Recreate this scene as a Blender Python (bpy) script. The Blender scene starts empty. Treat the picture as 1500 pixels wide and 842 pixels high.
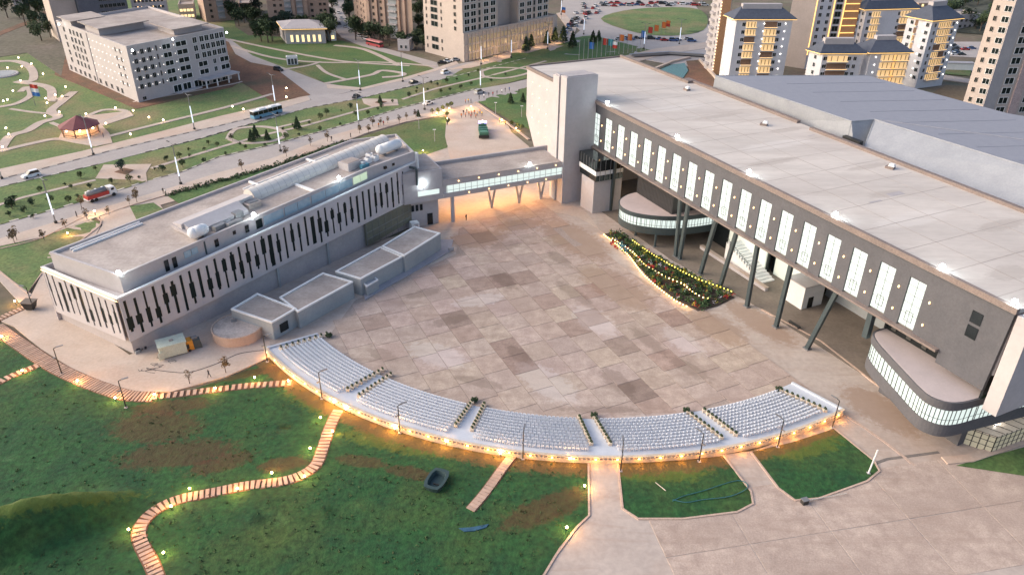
import bpy, bmesh, math, random
from mathutils import Vector, Matrix, geometry
random.seed(7)
R=math.radians
scene=bpy.context.scene; col=scene.collection
# ---------------------------------------------------------------- camera (a drone 80 m above the plaza)
CF=1115.0; TH=R(29.35); RO=R(.55); CH=80.0
_c,_s=math.cos(TH),math.sin(TH); _cr,_sr=math.cos(RO),math.sin(RO)
FW=Vector((0,_c,-_s)); _rt=Vector((1,0,0)); _up=Vector((0,_s,_c))
RT=_rt*_cr+_up*_sr; UP=_up*_cr-_rt*_sr
cam=bpy.data.cameras.new('camera'); co=bpy.data.objects.new('camera',cam); col.objects.link(co)
cam.sensor_width=36; cam.lens=CF/1500*36; cam.clip_end=6000; cam.clip_start=1
m=Matrix((RT,UP,-FW)).transposed().to_4x4(); m.translation=Vector((0,0,CH)); co.matrix_world=m
scene.camera=co
# ---------------------------------------------------------------- dusk daylight under thin cloud
SE,SR=R(26),R(272)
w=bpy.data.worlds.new('World'); scene.world=w; w.use_nodes=True
nt=w.node_tree; sky=nt.nodes.new('ShaderNodeTexSky'); sky.sky_type='NISHITA'; sky.sun_disc=False
sky.sun_elevation=SE; sky.sun_rotation=SR; sky.dust_density=4.5; sky.air_density=1.0; sky.ozone_density=1.0
bg=nt.nodes['Background']; bg.inputs[1].default_value=.14
nt.links.new(sky.outputs[0],bg.inputs[0])
sl=bpy.data.lights.new('sun','SUN'); sl.energy=.8; sl.angle=R(60); sl.color=(1,.92,.84)
so=bpy.data.objects.new('sun',sl); col.objects.link(so)
sd=Vector((math.sin(SR)*math.cos(SE),math.cos(SR)*math.cos(SE),math.sin(SE)))
so.rotation_euler=sd.to_track_quat('Z','Y').to_euler()
vs=scene.view_settings; vs.view_transform='Standard'; vs.look='None'; vs.gamma=1; vs.use_curve_mapping=False; vs.exposure=.98
# ---------------------------------------------------------------- helpers
def G(px,py,z=0.0):
    "ground point seen at a pixel of the survey photograph"
    d=FW+RT*((px-750)/CF)+UP*((421-py)/CF); t=(z-CH)/d.z; p=d*t; return Vector((p.x,p.y,z))
def HT(p,py):
    lo,hi=-5,200
    for _ in range(40):
        mz=(lo+hi)/2; v=Vector((p[0],p[1],mz-CH)); y=421-CF*v.dot(UP)/v.dot(FW)
        if y>py: lo=mz
        else: hi=mz
    return lo
def GS(px,py,z0,o,d,k):
    "point on an inclined plane z=z0+k*along"
    z=z0
    for _ in range(30):
        p=G(px,py,z); z=z0+k*((p.x-o[0])*d[0]+(p.y-o[1])*d[1])
    return p
def gp(pts,z=0): return [G(x,y,z) for x,y in pts]
HO=Vector((18.2,198,0)); HU=Vector((.42894,-.90334,0)); HV=Vector((.90334,.42894,0))
def hp(a,b,z=0): return HO+HU*a+HV*b+Vector((0,0,z))
def srgb(r,g,b):
    f=lambda c:(c/255/12.92 if c<=10 else ((c/255+.055)/1.055)**2.4)
    return (f(r),f(g),f(b))
def M(name,c,c2=None,scale=.5,rough=.85,bump=0,metal=0,emit=None,es=0,objcol=False,fine=.25,c3=None,s3=.06,detail=6,alpha=1,trans=0,stretch=None,contrast=(.35,.65),patches=None,streak=None):
    m=bpy.data.materials.new(name); m.use_nodes=True; t=m.node_tree; N=t.nodes; L=t.links; b=N['Principled BSDF']
    b.inputs['Roughness'].default_value=rough; b.inputs['Metallic'].default_value=metal
    if trans: b.inputs['Transmission Weight'].default_value=trans
    cur=None
    tc=N.new('ShaderNodeNewGeometry'); mp=N.new('ShaderNodeMapping'); L.new(tc.outputs['Position'],mp.inputs[0])
    if stretch: mp.inputs['Scale'].default_value=stretch[:3]; mp.inputs['Rotation'].default_value=(0,0,stretch[3] if len(stretch)>3 else 0)
    def noise(s,d=detail,r=.6):
        n=N.new('ShaderNodeTexNoise'); n.inputs['Scale'].default_value=s; n.inputs['Detail'].default_value=d; n.inputs['Roughness'].default_value=r; L.new(mp.outputs[0],n.inputs['Vector']); return n
    def ramp(n,a,bb):
        r=N.new('ShaderNodeMapRange'); r.inputs[1].default_value=a; r.inputs[2].default_value=bb; r.clamp=True; L.new(n.outputs[0],r.inputs[0]); return r
    def mix(f,a,bb,mode='MIX'):
        x=N.new('ShaderNodeMix'); x.data_type='RGBA'; x.blend_type=mode
        for sk,vv in ((x.inputs[0],f),(x.inputs[6],a),(x.inputs[7],bb)):
            if hasattr(vv,'is_output'): L.new(vv,sk)
            elif isinstance(vv,(int,float)): sk.default_value=vv
            else: sk.default_value=(*vv[:3],1)
        return x.outputs[2]
    base=tuple(c[:3])
    if c2:
        n=noise(scale); cur=mix(ramp(n,*contrast).outputs[0],base,c2)
    if c3:
        n=noise(s3,4); cur=mix(ramp(n,.48,.68).outputs[0],cur if cur else base,c3)
    if fine and (c2 or c3):
        n=noise(scale*9,3); r=ramp(n,.25,.75); f2=N.new('ShaderNodeMapRange'); f2.inputs[3].default_value=1-fine; f2.inputs[4].default_value=1+fine; L.new(r.outputs[0],f2.inputs[0])
        g=N.new('ShaderNodeCombineColor'); [L.new(f2.outputs[0],g.inputs[i]) for i in range(3)]
        cur=mix(1.0,cur,g.outputs[0],'MULTIPLY')
    for (px_,py_,rx_,ry_,az_,cc_,amt_,*na_) in (patches or []):
        na_=na_[0] if na_ else 1.5; ce_=.78+.5*na_; hw_=.13*na_/1.5
        mm=N.new('ShaderNodeMapping'); mm.vector_type='TEXTURE'; mm.inputs['Location'].default_value=(px_,py_,0); mm.inputs['Rotation'].default_value=(0,0,az_); mm.inputs['Scale'].default_value=(rx_,ry_,1e6); L.new(tc.outputs['Position'],mm.inputs[0])
        ln=N.new('ShaderNodeVectorMath'); ln.operation='LENGTH'; L.new(mm.outputs[0],ln.inputs[0]); nn_=noise(.9,9,.72); ad=N.new('ShaderNodeMath'); ad.operation='MULTIPLY_ADD'; L.new(nn_.outputs[0],ad.inputs[0]); ad.inputs[1].default_value=na_; L.new(ln.outputs['Value'],ad.inputs[2])
        rr_=N.new('ShaderNodeMapRange'); rr_.inputs[1].default_value=ce_+hw_; rr_.inputs[2].default_value=ce_-hw_; rr_.inputs[3].default_value=0; rr_.inputs[4].default_value=amt_; L.new(ad.outputs[0],rr_.inputs[0]); cur=mix(rr_.outputs[0],cur,cc_)
    if streak:
        sm_=N.new('ShaderNodeMapping'); sm_.inputs['Rotation'].default_value=(0,0,streak[0]); sm_.inputs['Scale'].default_value=(streak[1],streak[2],1); L.new(tc.outputs['Position'],sm_.inputs[0]); n_=N.new('ShaderNodeTexNoise'); n_.inputs['Scale'].default_value=1; n_.inputs['Detail'].default_value=6; n_.inputs['Roughness'].default_value=.65; n_.inputs['Distortion'].default_value=.6; L.new(sm_.outputs[0],n_.inputs['Vector']); r_=ramp(n_,.5,.72); f_=N.new('ShaderNodeMath'); f_.operation='MULTIPLY'; f_.inputs[1].default_value=streak[4]; L.new(r_.outputs[0],f_.inputs[0]); cur=mix(f_.outputs[0],cur,streak[3])
    if objcol:
        oi=N.new('ShaderNodeObjectInfo'); cur=mix(1.0,cur if cur else base,oi.outputs['Color'],'MULTIPLY')
    if cur: L.new(cur,b.inputs['Base Color'])
    else: b.inputs['Base Color'].default_value=(*base,1)
    if bump:
        n=noise(scale*5,5,.7); bp=N.new('ShaderNodeBump'); bp.inputs['Strength'].default_value=bump; bp.inputs['Distance'].default_value=.3; L.new(n.outputs[0],bp.inputs['Height']); L.new(bp.outputs[0],b.inputs['Normal'])
    if emit:
        b.inputs['Emission Color'].default_value=(*emit,1); b.inputs['Emission Strength'].default_value=es
    return m
ORG={}
class MB:
    def __init__(s): s.v=[]; s.f=[]; s.m=[]
    def add(s,vs,fs,mi=0):
        n=len(s.v); s.v+=[tuple(x) for x in vs]; s.f+=[tuple(i+n for i in f) for f in fs]; s.m+=[mi]*len(fs)
    def hexa(s,p,mi=0):
        "8 points: bottom ring 4, top ring 4"
        s.add(p,[(3,2,1,0),(4,5,6,7),(0,1,5,4),(1,2,6,5),(2,3,7,6),(3,0,4,7)],mi)
    def box(s,c,sz,az=0,mi=0,top=None):
        ca,sa=math.cos(az),math.sin(az); p=[]
        for k,z in ((0,c[2]),(1,c[2]+sz[2])):
            f=1 if (k==0 or top is None) else top
            for x,y in ((-1,-1),(1,-1),(1,1),(-1,1)):
                X=x*sz[0]/2*f;Y=y*sz[1]/2*f; p.append((c[0]+X*ca-Y*sa,c[1]+X*sa+Y*ca,z))
        s.hexa(p,mi)
    def prism(s,poly,z0,z1=None,mi=0,topmi=None,cap0=True):
        "polygon extruded from z0 to z1 (numbers or per point lists)"
        n=len(poly); A=sum(poly[i][0]*poly[(i+1)%n][1]-poly[(i+1)%n][0]*poly[i][1] for i in range(n))
        gz=lambda z,i:(z[i] if isinstance(z,(list,tuple)) else z)
        idx=list(range(n)); 
        if A<0: idx=idx[::-1]
        B=[(poly[i][0],poly[i][1],gz(z0,i)) for i in idx]; T=[(poly[i][0],poly[i][1],gz(z1,i)) for i in idx]
        tri=geometry.tessellate_polygon([[Vector((p[0],p[1],0)) for p in T]])
        up=[]
        for t in tri:
            a,b,c_=[T[i] for i in t]
            up.append(t if (b[0]-a[0])*(c_[1]-a[1])-(b[1]-a[1])*(c_[0]-a[0])>0 else t[::-1])
        s.add(T,up,mi if topmi is None else topmi)
        if cap0: s.add(B,[t[::-1] for t in up],mi)
        s.add(B+T,[(i,(i+1)%n,(i+1)%n+n,i+n) for i in range(n)],mi)
    def tube(s,p0,p1,r0,r1=None,n=8,mi=0,cap=True):
        p0,p1=Vector(p0),Vector(p1); r1=r0 if r1 is None else r1; d=(p1-p0).normalized()
        a=d.orthogonal().normalized(); b=d.cross(a); v=[]
        for p,r in ((p0,r0),(p1,r1)):
            for i in range(n): t=2*math.pi*(i+.5)/n; v.append(p+a*r*math.cos(t)+b*r*math.sin(t))
        f=[(i,(i+1)%n,(i+1)%n+n,i+n) for i in range(n)]
        if cap: f+=[tuple(range(n))[::-1],tuple(range(n,2*n))]
        s.add(v,f,mi)
    def path(s,pts,r,n=6,mi=0):
        for a,b in zip(pts,pts[1:]): s.tube(a,b,r,r,n,mi)
    def ball(s,c,r,mi=0,n=8,k=6,sc=(1,1,1),half=False):
        v=[];f=[]; k0=k
        for j in range(k+1):
            ph=math.pi*j/k*(.5 if half else 1)
            for i in range(n):
                t=2*math.pi*i/n; v.append((c[0]+r*sc[0]*math.sin(ph)*math.cos(t),c[1]+r*sc[1]*math.sin(ph)*math.sin(t),c[2]+r*sc[2]*math.cos(ph)))
        for j in range(k):
            for i in range(n): f.append((j*n+i,(j+1)*n+i,(j+1)*n+(i+1)%n,j*n+(i+1)%n))
        s.add(v,f,mi)
    def strip(s,pts,w,z0,z1,mi=0,seg=None,mi2=None):
        "kerb-like band along a polyline"
        pts=[Vector((p[0],p[1],0)) for p in pts]
        if seg: 
            q=[pts[0]]
            for a,b in zip(pts,pts[1:]):
                k=max(1,round((b-a).length/seg)); q+=[a.lerp(b,(i+1)/k) for i in range(k)]
            pts=q
        n=len(pts); L=[];Rr=[]
        for i,p in enumerate(pts):
            d=(pts[min(i+1,n-1)]-pts[max(i-1,0)]).normalized(); o=Vector((-d.y,d.x,0))*w/2; L.append(p+o); Rr.append(p-o)
        for i in range(n-1):
            a=[Rr[i],Rr[i+1],L[i+1],L[i]]
            zz=z1+.0013*(i%9); s.hexa([(*x.xy,z0) for x in a]+[(*x.xy,zz) for x in a], mi2 if (mi2 is not None and i%2) else mi)
    def build(s,name,mats,parent=None,smooth=False,local=False):
        if parent is not None and not local:
            o=ORG.get(parent.name,Vector()); v=[(a[0]-o.x,a[1]-o.y,a[2]-o.z) for a in s.v]
        else: v=s.v; o=Vector()
        me=bpy.data.meshes.new(name); me.from_pydata(v,[],s.f)
        if not isinstance(mats,(list,tuple)): mats=[mats]
        for mm in mats: me.materials.append(mm)
        if len(mats)>1: me.polygons.foreach_set('material_index',s.m)
        if smooth: me.polygons.foreach_set('use_smooth',[True]*len(s.f))
        me.update(); ob=bpy.data.objects.new(name,me); col.objects.link(ob)
        if parent is not None: ob.parent=parent; ORG[ob.name]=o
        return ob
def tag(o,label=None,cat=None,group=None,kind=None):
    if label: o['label']=label
    if cat: o['category']=cat
    if group: o['group']=group
    if kind: o['kind']=kind
    return o
def thing(name,label,cat,loc=(0,0,0),group=None,rz=0):
    o=bpy.data.objects.new(name,None); col.objects.link(o); o.location=loc; o.rotation_euler=(0,0,rz); o.empty_display_size=.2
    ORG[o.name]=Vector(loc); return tag(o,label,cat,group)
def struct(o,label=None): o['kind']='structure'; o['label']=label or o.name.split('.')[0].replace('_',' '); return o
KIDS={}
def kids(o): return [x for x in bpy.data.objects if x.parent==o]
class Proto:
    "remembers a thing and its parts so copies stay cheap"
    def __init__(s,o): s.o=o; s.used=False; s.tree=[(k,kids(k)) for k in kids(o)]
    def place(s,loc,rz=0,label=None,group=None,sc=None,color=None,cat=None):
        if not s.used: s.used=True; r=s.o; new=[(k,kk) for k,kk in s.tree]
        else:
            r=s.o.copy(); col.objects.link(r); new=[]
            for k,kk in s.tree:
                c=k.copy(); col.objects.link(c); c.parent=r; g2=[]
                for g in kk: d=g.copy(); col.objects.link(d); d.parent=c; g2.append(d)
                new.append((c,g2))
        r.location=loc; r.rotation_euler=(0,0,rz)
        if sc: r.scale=(sc,)*3 if isinstance(sc,(int,float)) else sc
        if label: r['label']=label
        if group: r['group']=group
        elif 'group' in r and s.used and label: pass
        if cat: r['category']=cat
        if color:
            r.color=(*color,1)
            for c,_ in new: c.color=(*color,1)
        return r
def inst(name,me,loc,rz=0,sc=(1,1,1),parent=None,color=None):
    o=bpy.data.objects.new(name,me); col.objects.link(o)
    if parent is not None: o.parent=parent; loc=Vector(loc)-ORG[parent.name]
    o.location=loc; o.rotation_euler=(0,0,rz); o.scale=sc
    if color: o.color=(*color,1)
    return o
def inpoly(p,poly):
    r=False; n=len(poly)
    for i in range(n):
        a,b=poly[i],poly[i-1]
        if (a[1]>p[1])!=(b[1]>p[1]) and p[0]<(b[0]-a[0])*(p[1]-a[1])/(b[1]-a[1])+a[0]: r=not r
    return r
def smooth_pts(pts,k=6,closed=False):
    "Catmull-Rom through points"
    n=len(pts); P=[Vector((p[0],p[1],0)) for p in pts]; out=[]
    rng=range(n if closed else n-1)
    for i in rng:
        if closed: a,b,c_,d=[P[(i+j)%n] for j in (-1,0,1,2)]
        else: a,b,c_,d=P[max(i-1,0)],P[i],P[i+1],P[min(i+2,n-1)]
        for j in range(k):
            t=j/k; out.append(.5*((2*b)+(c_-a)*t+(2*a-5*b+4*c_-d)*t*t+(3*b-a-3*c_+d)*t**3))
    if not closed: out.append(P[-1])
    return out
def point_light(loc,e,c=(1,.62,.28),r=.25,parent=None,name='lamp_light'):
    l=bpy.data.lights.new(name,'POINT'); l.energy=e; l.color=c; l.shadow_soft_size=r
    o=bpy.data.objects.new(name,l); col.objects.link(o)
    if parent is not None: o.parent=parent; loc=Vector(loc)-ORG[parent.name]
    o.location=loc; return o
# ---------------------------------------------------------------- materials
mt={}
HP_=[(*hp(a_,b_).xy,rx_,ry_,R(24),(.36,.315,.285),.5) for a_,b_,rx_,ry_ in ((82,17,5,1.6),(60,10,8,1.8),(30,20,9,1.5),(100,24,7,2),(10,8,8,1.6),(112,9,5,2.4),(45,27,6,1.5),(70,26,7,1.3))]+[(*hp(a_,b_).xy,rx_,ry_,R(24),(.64,.60,.57),.45) for a_,b_,rx_,ry_ in ((20,14,12,2.5),(52,18,12,2.5),(92,12,10,3))]
def PT(pts,c,amt):
    o=[]
    for x,y,rx,ry,az in pts: g=G(x,y); o.append((g.x,g.y,rx,ry,R(az),c,amt))
    return o
SP_=PT([(840,350,16,7,-60),(1110,470,12,4,-62),(1050,480,9,5,-60),(1290,600,9,5,-60),(900,420,14,6,-58),(700,350,9,6,20),(760,330,8,4,20)],(.30,.205,.15),.7)+PT([(735,408,7,2.6,-60),(660,470,5,2,25),(905,560,6,2.5,-62),(760,520,5,2,-60),(840,430,8,2,-58),(950,500,7,1.8,-62),(1010,540,6,2,-50),(620,430,5,2,30),(700,560,6,1.5,-20),(880,600,8,1.2,0),(560,520,4,2,-30),(820,380,6,2,-60),(740,360,5,2.5,20)],(.22,.165,.135),.55)+PT([(960,610,7,1,5),(800,560,9,4,-50),(870,470,8,4,-60),(640,520,8,4,-30),(700,440,7,3,20),(1000,500,7,3,-60)],(.56,.50,.475),.5)
CR_=PT([(70,770,15,2.2,30),(470,585,10,4,-30),(600,650,14,3,-12),(1170,650,9,4,15),(960,690,10,3,0)],srgb(92,104,34),.6)  # first patch paints the mound crest's yellow light into the grass colour
LP_=PT([(262,665,11,4,10),(325,678,6,2.5,25),(415,680,5,2,10),(530,676,5,1.6,-10),(600,692,5,1.6,-15),(250,596,8,2.5,10),(360,548,9,1.6,20),(560,645,6,1.5,-30),(800,745,9,3,30),(230,625,9,5,0)],srgb(84,50,34),.55)
mt['ground']=M('ground earth',srgb(108,92,82),srgb(88,88,68),.05,.95,.3,c3=srgb(120,112,96),s3=.02)
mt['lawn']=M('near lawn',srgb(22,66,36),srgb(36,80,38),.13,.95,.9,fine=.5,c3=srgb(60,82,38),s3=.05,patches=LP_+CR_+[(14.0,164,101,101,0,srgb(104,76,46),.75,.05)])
mt['park']=M('park lawn',srgb(104,118,70),srgb(82,108,62),.15,.95,.6,fine=.4,c3=srgb(128,116,84),s3=.04)
mt['parkd']=M('park lawn green',srgb(66,98,52),srgb(84,106,58),.15,.95,.6,fine=.4,c3=srgb(104,104,66),s3=.04)
mt['slab']=M('plaza concrete slab',(.48,.385,.33),(.355,.275,.235),.5,.9,.2,objcol=True,fine=.17,c3=(.36,.28,.24),s3=.07,streak=(R(50),.045,.35,(.30,.22,.18),.55),patches=SP_)
mt['conc']=M('poured concrete',(.47,.40,.36),(.40,.335,.30),.12,.9,.15,fine=.12,c3=(.40,.31,.26),s3=.05,streak=(R(50),.05,.4,(.32,.23,.18),.5),patches=SP_)
mt['walk']=M('pale walk paving',(.52,.43,.37),(.46,.37,.31),.2,.9,.1,fine=.1,c3=(.48,.35,.28),s3=.06)
mt['asph']=M('worn asphalt',(.40,.36,.345),(.35,.315,.305),.15,.9,.1,fine=.1,c3=(.35,.31,.29),s3=.05)
mt['path']=M('path paving',(.48,.40,.35),(.42,.34,.30),.3,.9,.1,fine=.1)
mt['paint']=M('white road paint',(.72,.70,.68),(.6,.58,.56),.6,.7)
mt['kerbw']=M('kerb white',(.6,.55,.48),(.5,.45,.4),.6,.8)
mt['kerby']=M('kerb dark paint',(.16,.14,.13),(.2,.17,.15),.6,.8)
mt['kerbc']=M('kerb concrete',(.50,.36,.29),(.44,.33,.27),.4,.85)
mt['soil']=M('bare soil',srgb(124,88,68),srgb(98,72,58),.12,.95,.6,fine=.3,c3=srgb(90,78,60),s3=.05)
mt['clad']=M('white facade cladding',(.50,.475,.50),(.455,.43,.455),.25,.6,fine=.04)
mt['grey']=M('grey rendered wall',(.42,.385,.39),(.36,.335,.345),.2,.8,.08,fine=.08)
mt['lgrey']=M('pale rendered wall',(.46,.43,.44),(.41,.38,.39),.15,.8,.05,fine=.06)
mt['bluegrey']=M('blue grey render',(.34,.36,.38),(.29,.31,.33),.2,.8,.05,fine=.06)
mt['roof']=M('roof membrane',(.40,.34,.31),(.30,.255,.235),.2,.9,.1,fine=.15,c3=(.47,.41,.38),s3=.08,streak=(R(-52),.1,.6,(.22,.185,.165),.45))
mt['hroof']=M('hall roof screed',(.57,.52,.48),(.47,.43,.40),.05,.9,.05,fine=.06,c3=(.47,.42,.39),s3=.03,stretch=(1,3.2,1,R(24)),streak=(R(-24),.03,.3,(.40,.345,.31),.5),patches=HP_)
mt['hwall']=M('dark grey hall cladding',(.10,.10,.114),(.083,.084,.097),.3,.75,.05,fine=.12)
mt['dark']=M('dark glass',(.012,.016,.018),rough=.12)
mt['slot']=M('dark green window glass',(.008,.016,.016),rough=.35); mt['slot'].node_tree.nodes['Principled BSDF'].inputs['Specular IOR Level'].default_value=.2
mt['steel']=M('blue grey painted steel',(.05,.07,.078),(.042,.058,.065),.6,.5,fine=.1)
mt['frame']=M('dark window frame',(.05,.05,.05),rough=.5)
mt['lit']=M('lit window glass',(.25,.3,.28),rough=.3,emit=(.92,1,.96),es=.46)
mt['litw']=M('warm lit window',(.5,.4,.25),rough=.4,emit=(1,.72,.34),es=.8)
mt['litband']=M('lit ribbon glass',(.25,.3,.28),rough=.3,emit=(.88,1,.95),es=.42)
mt['lamp']=M('floodlight glow',(1,1,1),emit=(.86,1,1),es=40)
mt['warm']=M('warm bulb',(1,.9,.7),emit=(1,.68,.3),es=26)
mt['warms']=M('warm wall bulb',(1,.9,.7),emit=(1,.55,.2),es=2.2)
mt['wframe']=M('window mullion',(.16,.19,.18),rough=.5)
mt['ledge']=M('soffit ledge stone',(.215,.17,.155),(.18,.145,.135),.4,.8)
mt['blue']=M('blue grey metal roof',(.25,.26,.305),(.23,.24,.285),.6,.75,fine=.06)
mt['bluef']=M('grey metal fascia',(.30,.315,.35),(.26,.275,.31),.3,.7,fine=.08)
mt['white']=M('white paint',(.78,.77,.77),(.7,.7,.71),.4,.6,fine=.04)
mt['seat']=M('white seating deck',(.56,.585,.64),(.5,.53,.59),.4,.6,fine=.05)
mt['chair']=M('white plastic chair',(.72,.735,.78),rough=.45)
mt['leaf']=M('foliage',(.055,.085,.035),(.035,.06,.03),.9,.9,fine=.5)
mt['leaf2']=M('light foliage',(.10,.13,.05),(.06,.09,.035),.9,.9,fine=.5)
mt['bark']=M('bark',(.11,.085,.065),(.08,.06,.05),1,.9)
mt['blackm']=M('black metal',(.025,.025,.025),rough=.5)
mt['greym']=M('grey metal',(.22,.22,.23),rough=.45,metal=.3)
mt['tyre']=M('tyre rubber',(.02,.02,.02),rough=.8)
mt['paintc']=M('vehicle paint',(1,1,1),rough=.35,objcol=True)
mt['cloth']=M('clothing',(1,1,1),rough=.9,objcol=True)
mt['skin']=M('skin',(.16,.09,.06),rough=.7)
mt['trous']=M('dark trousers',(.03,.03,.04),rough=.9)
mt['hair']=M('hair',(.01,.009,.008),rough=.9)
# ================================================================ SETTING
ZC=[0]
def sheet(name,poly,z,mat,th=.3,label=None,z0=None):
    ZC[0]+=1; z=z+.0021*ZC[0]
    b=MB(); b.prism(poly,z-th if z0 is None else z0,z,cap0=False); return struct(b.build(name,mat),label)
b=MB(); b.prism([(-1500,-300),(1500,-300),(1500,2500),(-1500,2500)],-1.2,-.15); struct(b.build('ground',mt['ground']),'bare earth ground between the buildings and far beyond')
def spx(pts,k=4): return smooth_pts(gp(pts),k)
def sclosed(pts,k=4): return smooth_pts(gp(pts),k,True)
# --- seating arc frame
AC=Vector((14.0,164,0)); RI,RO_=65.6,76.1
def ap(r,a,z=0): return Vector((AC.x+r*math.cos(R(a)),AC.y+r*math.sin(R(a)),z))
# --- big plaza base (concrete, carries the separate slabs)
plaza_poly=[G(*q) for q in [(655,160),(700,150),(745,185),(772,240)]]+[hp(-20,0),hp(122,6),G(1420,668),G(1235,612)]+[ap(66.5,a) for a in range(-58,-142,-3)]+[G(390,525),G(330,545),G(250,520),G(300,420),G(600,340),G(625,300),G(600,215)]
plaza=sheet('plaza',[(p.x,p.y) for p in plaza_poly],0.0,mt['conc'],label='stained concrete plaza in front of the halls')
ORG[plaza.name]=Vector()
fore_poly=gp([(800,842),(862,760),(905,745),(945,764),(1060,757),(1105,735),(1160,738),(1210,730),(1290,690),(1235,612),(1395,680),(1500,700),(1500,842)])
fp=[(p.x,p.y) for p in [G(740,930),G(820,800),G(860,755),G(862,676),G(902,676),G(1062,665),G(1104,660),G(1232,612),G(1300,600),G(1420,668),G(1560,640),G(1700,930)]]
fore=sheet('forecourt',fp,-.004,mt['conc'],label='pale concrete forecourt at the bottom right'); ORG[fore.name]=Vector()
# slabs: real pieces with recessed joints, tone per slab
def unit_slab(name,w,d,h):
    b=MB(); b.hexa([(-w/2,-d/2,0),(w/2,-d/2,0),(w/2,d/2,0),(-w/2,d/2,0),(-w/2+.02,-d/2+.02,h),(w/2-.02,-d/2+.02,h),(w/2-.02,d/2-.02,h),(-w/2+.02,d/2-.02,h)])
    me=bpy.data.meshes.new(name); me.from_pydata(b.v,[],b.f); me.materials.append(mt['slab']); return me
SW,SD=5.6,5.0
sm=[unit_slab('paving_slab',SW-.08,SD-.08,.05)]
slab_region=[(p.x,p.y) for p in [hp(2,-14),hp(26,-17),hp(44,-14),hp(72,-9),hp(97,-11)]+[ap(66.8,a) for a in range(-62,-140,-4)]+[G(520,440),G(668,372),G(672,335),hp(9,-33)]]
darks=[(725,408,.66,.60),(650,463,.70,.66),(690,412,.75,.7),(905,565,.62,.58),(750,515,.72,.66),(650,340,.78,.72),(770,530,.7,.63),(920,515,.75,.72),(960,520,.75,.7),(1000,470,.72,.64),(1090,455,.6,.55),(830,475,.78,.72),(860,470,.8,.74),(755,410,.75,.7),(640,400,.8,.75),(720,345,.8,.76),(800,440,.84,.78),(870,420,.86,.78),(940,590,.86,.8),(985,540,.88,.8),(560,480,.85,.8),(690,480,.85,.8)]
sheet('slab_bed',slab_region,.02,M('slab joint bed',(.30,.24,.21),(.36,.29,.255),.3,.95),th=.02,label='dark joints between the plaza slabs')
dk=[(G(x,y),f,g) for x,y,f,g in darks]
rs=random.Random(11); nslab=0
offs=[rs.uniform(0,SW) for _ in range(40)]
for i in range(-1,22):
    for j in range(-22,4):
        a=-2+i*SW+offs[j]*(.45 if j%3 else 1); bb=j*SD-6
        p=hp(a,bb)
        if not inpoly(p,slab_region): continue
        t=rs.gauss(1.0,.035); cc=(t,t*rs.uniform(.97,1.01),t*rs.uniform(.95,1.02))
        for q,f,g in dk:
            e=p-q
            if abs(e.dot(HU))<SW/2 and abs(e.dot(HV))<SD/2: cc=(f,g,g*.98)
        o=inst('paving_slab',sm[0],(p.x,p.y,.03+rs.uniform(0,.015)),math.atan2(HU.y,HU.x),parent=plaza,color=cc); nslab+=1
fm=unit_slab('paving_slab',11.85,9.85,.04)
for i in range(-2,10):
    for j in range(-2,9):
        p=Vector((8+i*12*.978-j*10*.2,42+j*10*.978+i*12*.2,0))
        if not all(inpoly(p+Vector((dx*.978-dy*.2,dy*.978+dx*.2,0)),fp) for dx,dy in ((-6,-5),(6,-5),(6,5),(-6,5))): continue
        if (p-AC).length<84 or p.y>102: continue
        t=rs.gauss(1.02,.02); inst('paving_slab',fm,(p.x,p.y,.006+rs.uniform(0,.01)),math.atan2(.2,.978),parent=fore,color=(t,t*.99,t*.985))
# floor under the raised hall, stone brown
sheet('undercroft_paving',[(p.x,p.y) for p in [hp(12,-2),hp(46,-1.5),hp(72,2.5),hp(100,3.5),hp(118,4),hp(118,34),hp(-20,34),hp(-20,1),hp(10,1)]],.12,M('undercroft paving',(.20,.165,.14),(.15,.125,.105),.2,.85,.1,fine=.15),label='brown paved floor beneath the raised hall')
b=MB(); b.strip([hp(72,2.3),hp(86,4.6),hp(100,3.3),hp(113,3.6)],.35,0,.2); struct(b.build('kerb',mt['kerbc']),'pale kerb along the undercroft')
# curved pale strip and brush marks on the plaza's right side
sheet('apron',[(p.x,p.y) for p in spx([(800,305),(850,305),(885,345),(905,360),(890,345),(850,320),(815,312)])],.05,mt['walk'],label='pale apron at the foot of the tower')
b=MB(); b.strip(spx([(1095,515),(1160,556),(1245,612),(1300,650),(1340,682)]),.5,.0,.05); struct(b.build('drain_channel',mt['kerbc']),'drain channel beside the seating end')
b=MB(); b.strip(gp([(1232,695),(1300,672),(1375,662)]),.5,-.01,.04); struct(b.build('drain_channel',mt['kerby']),'drain grating across the forecourt road')
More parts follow.
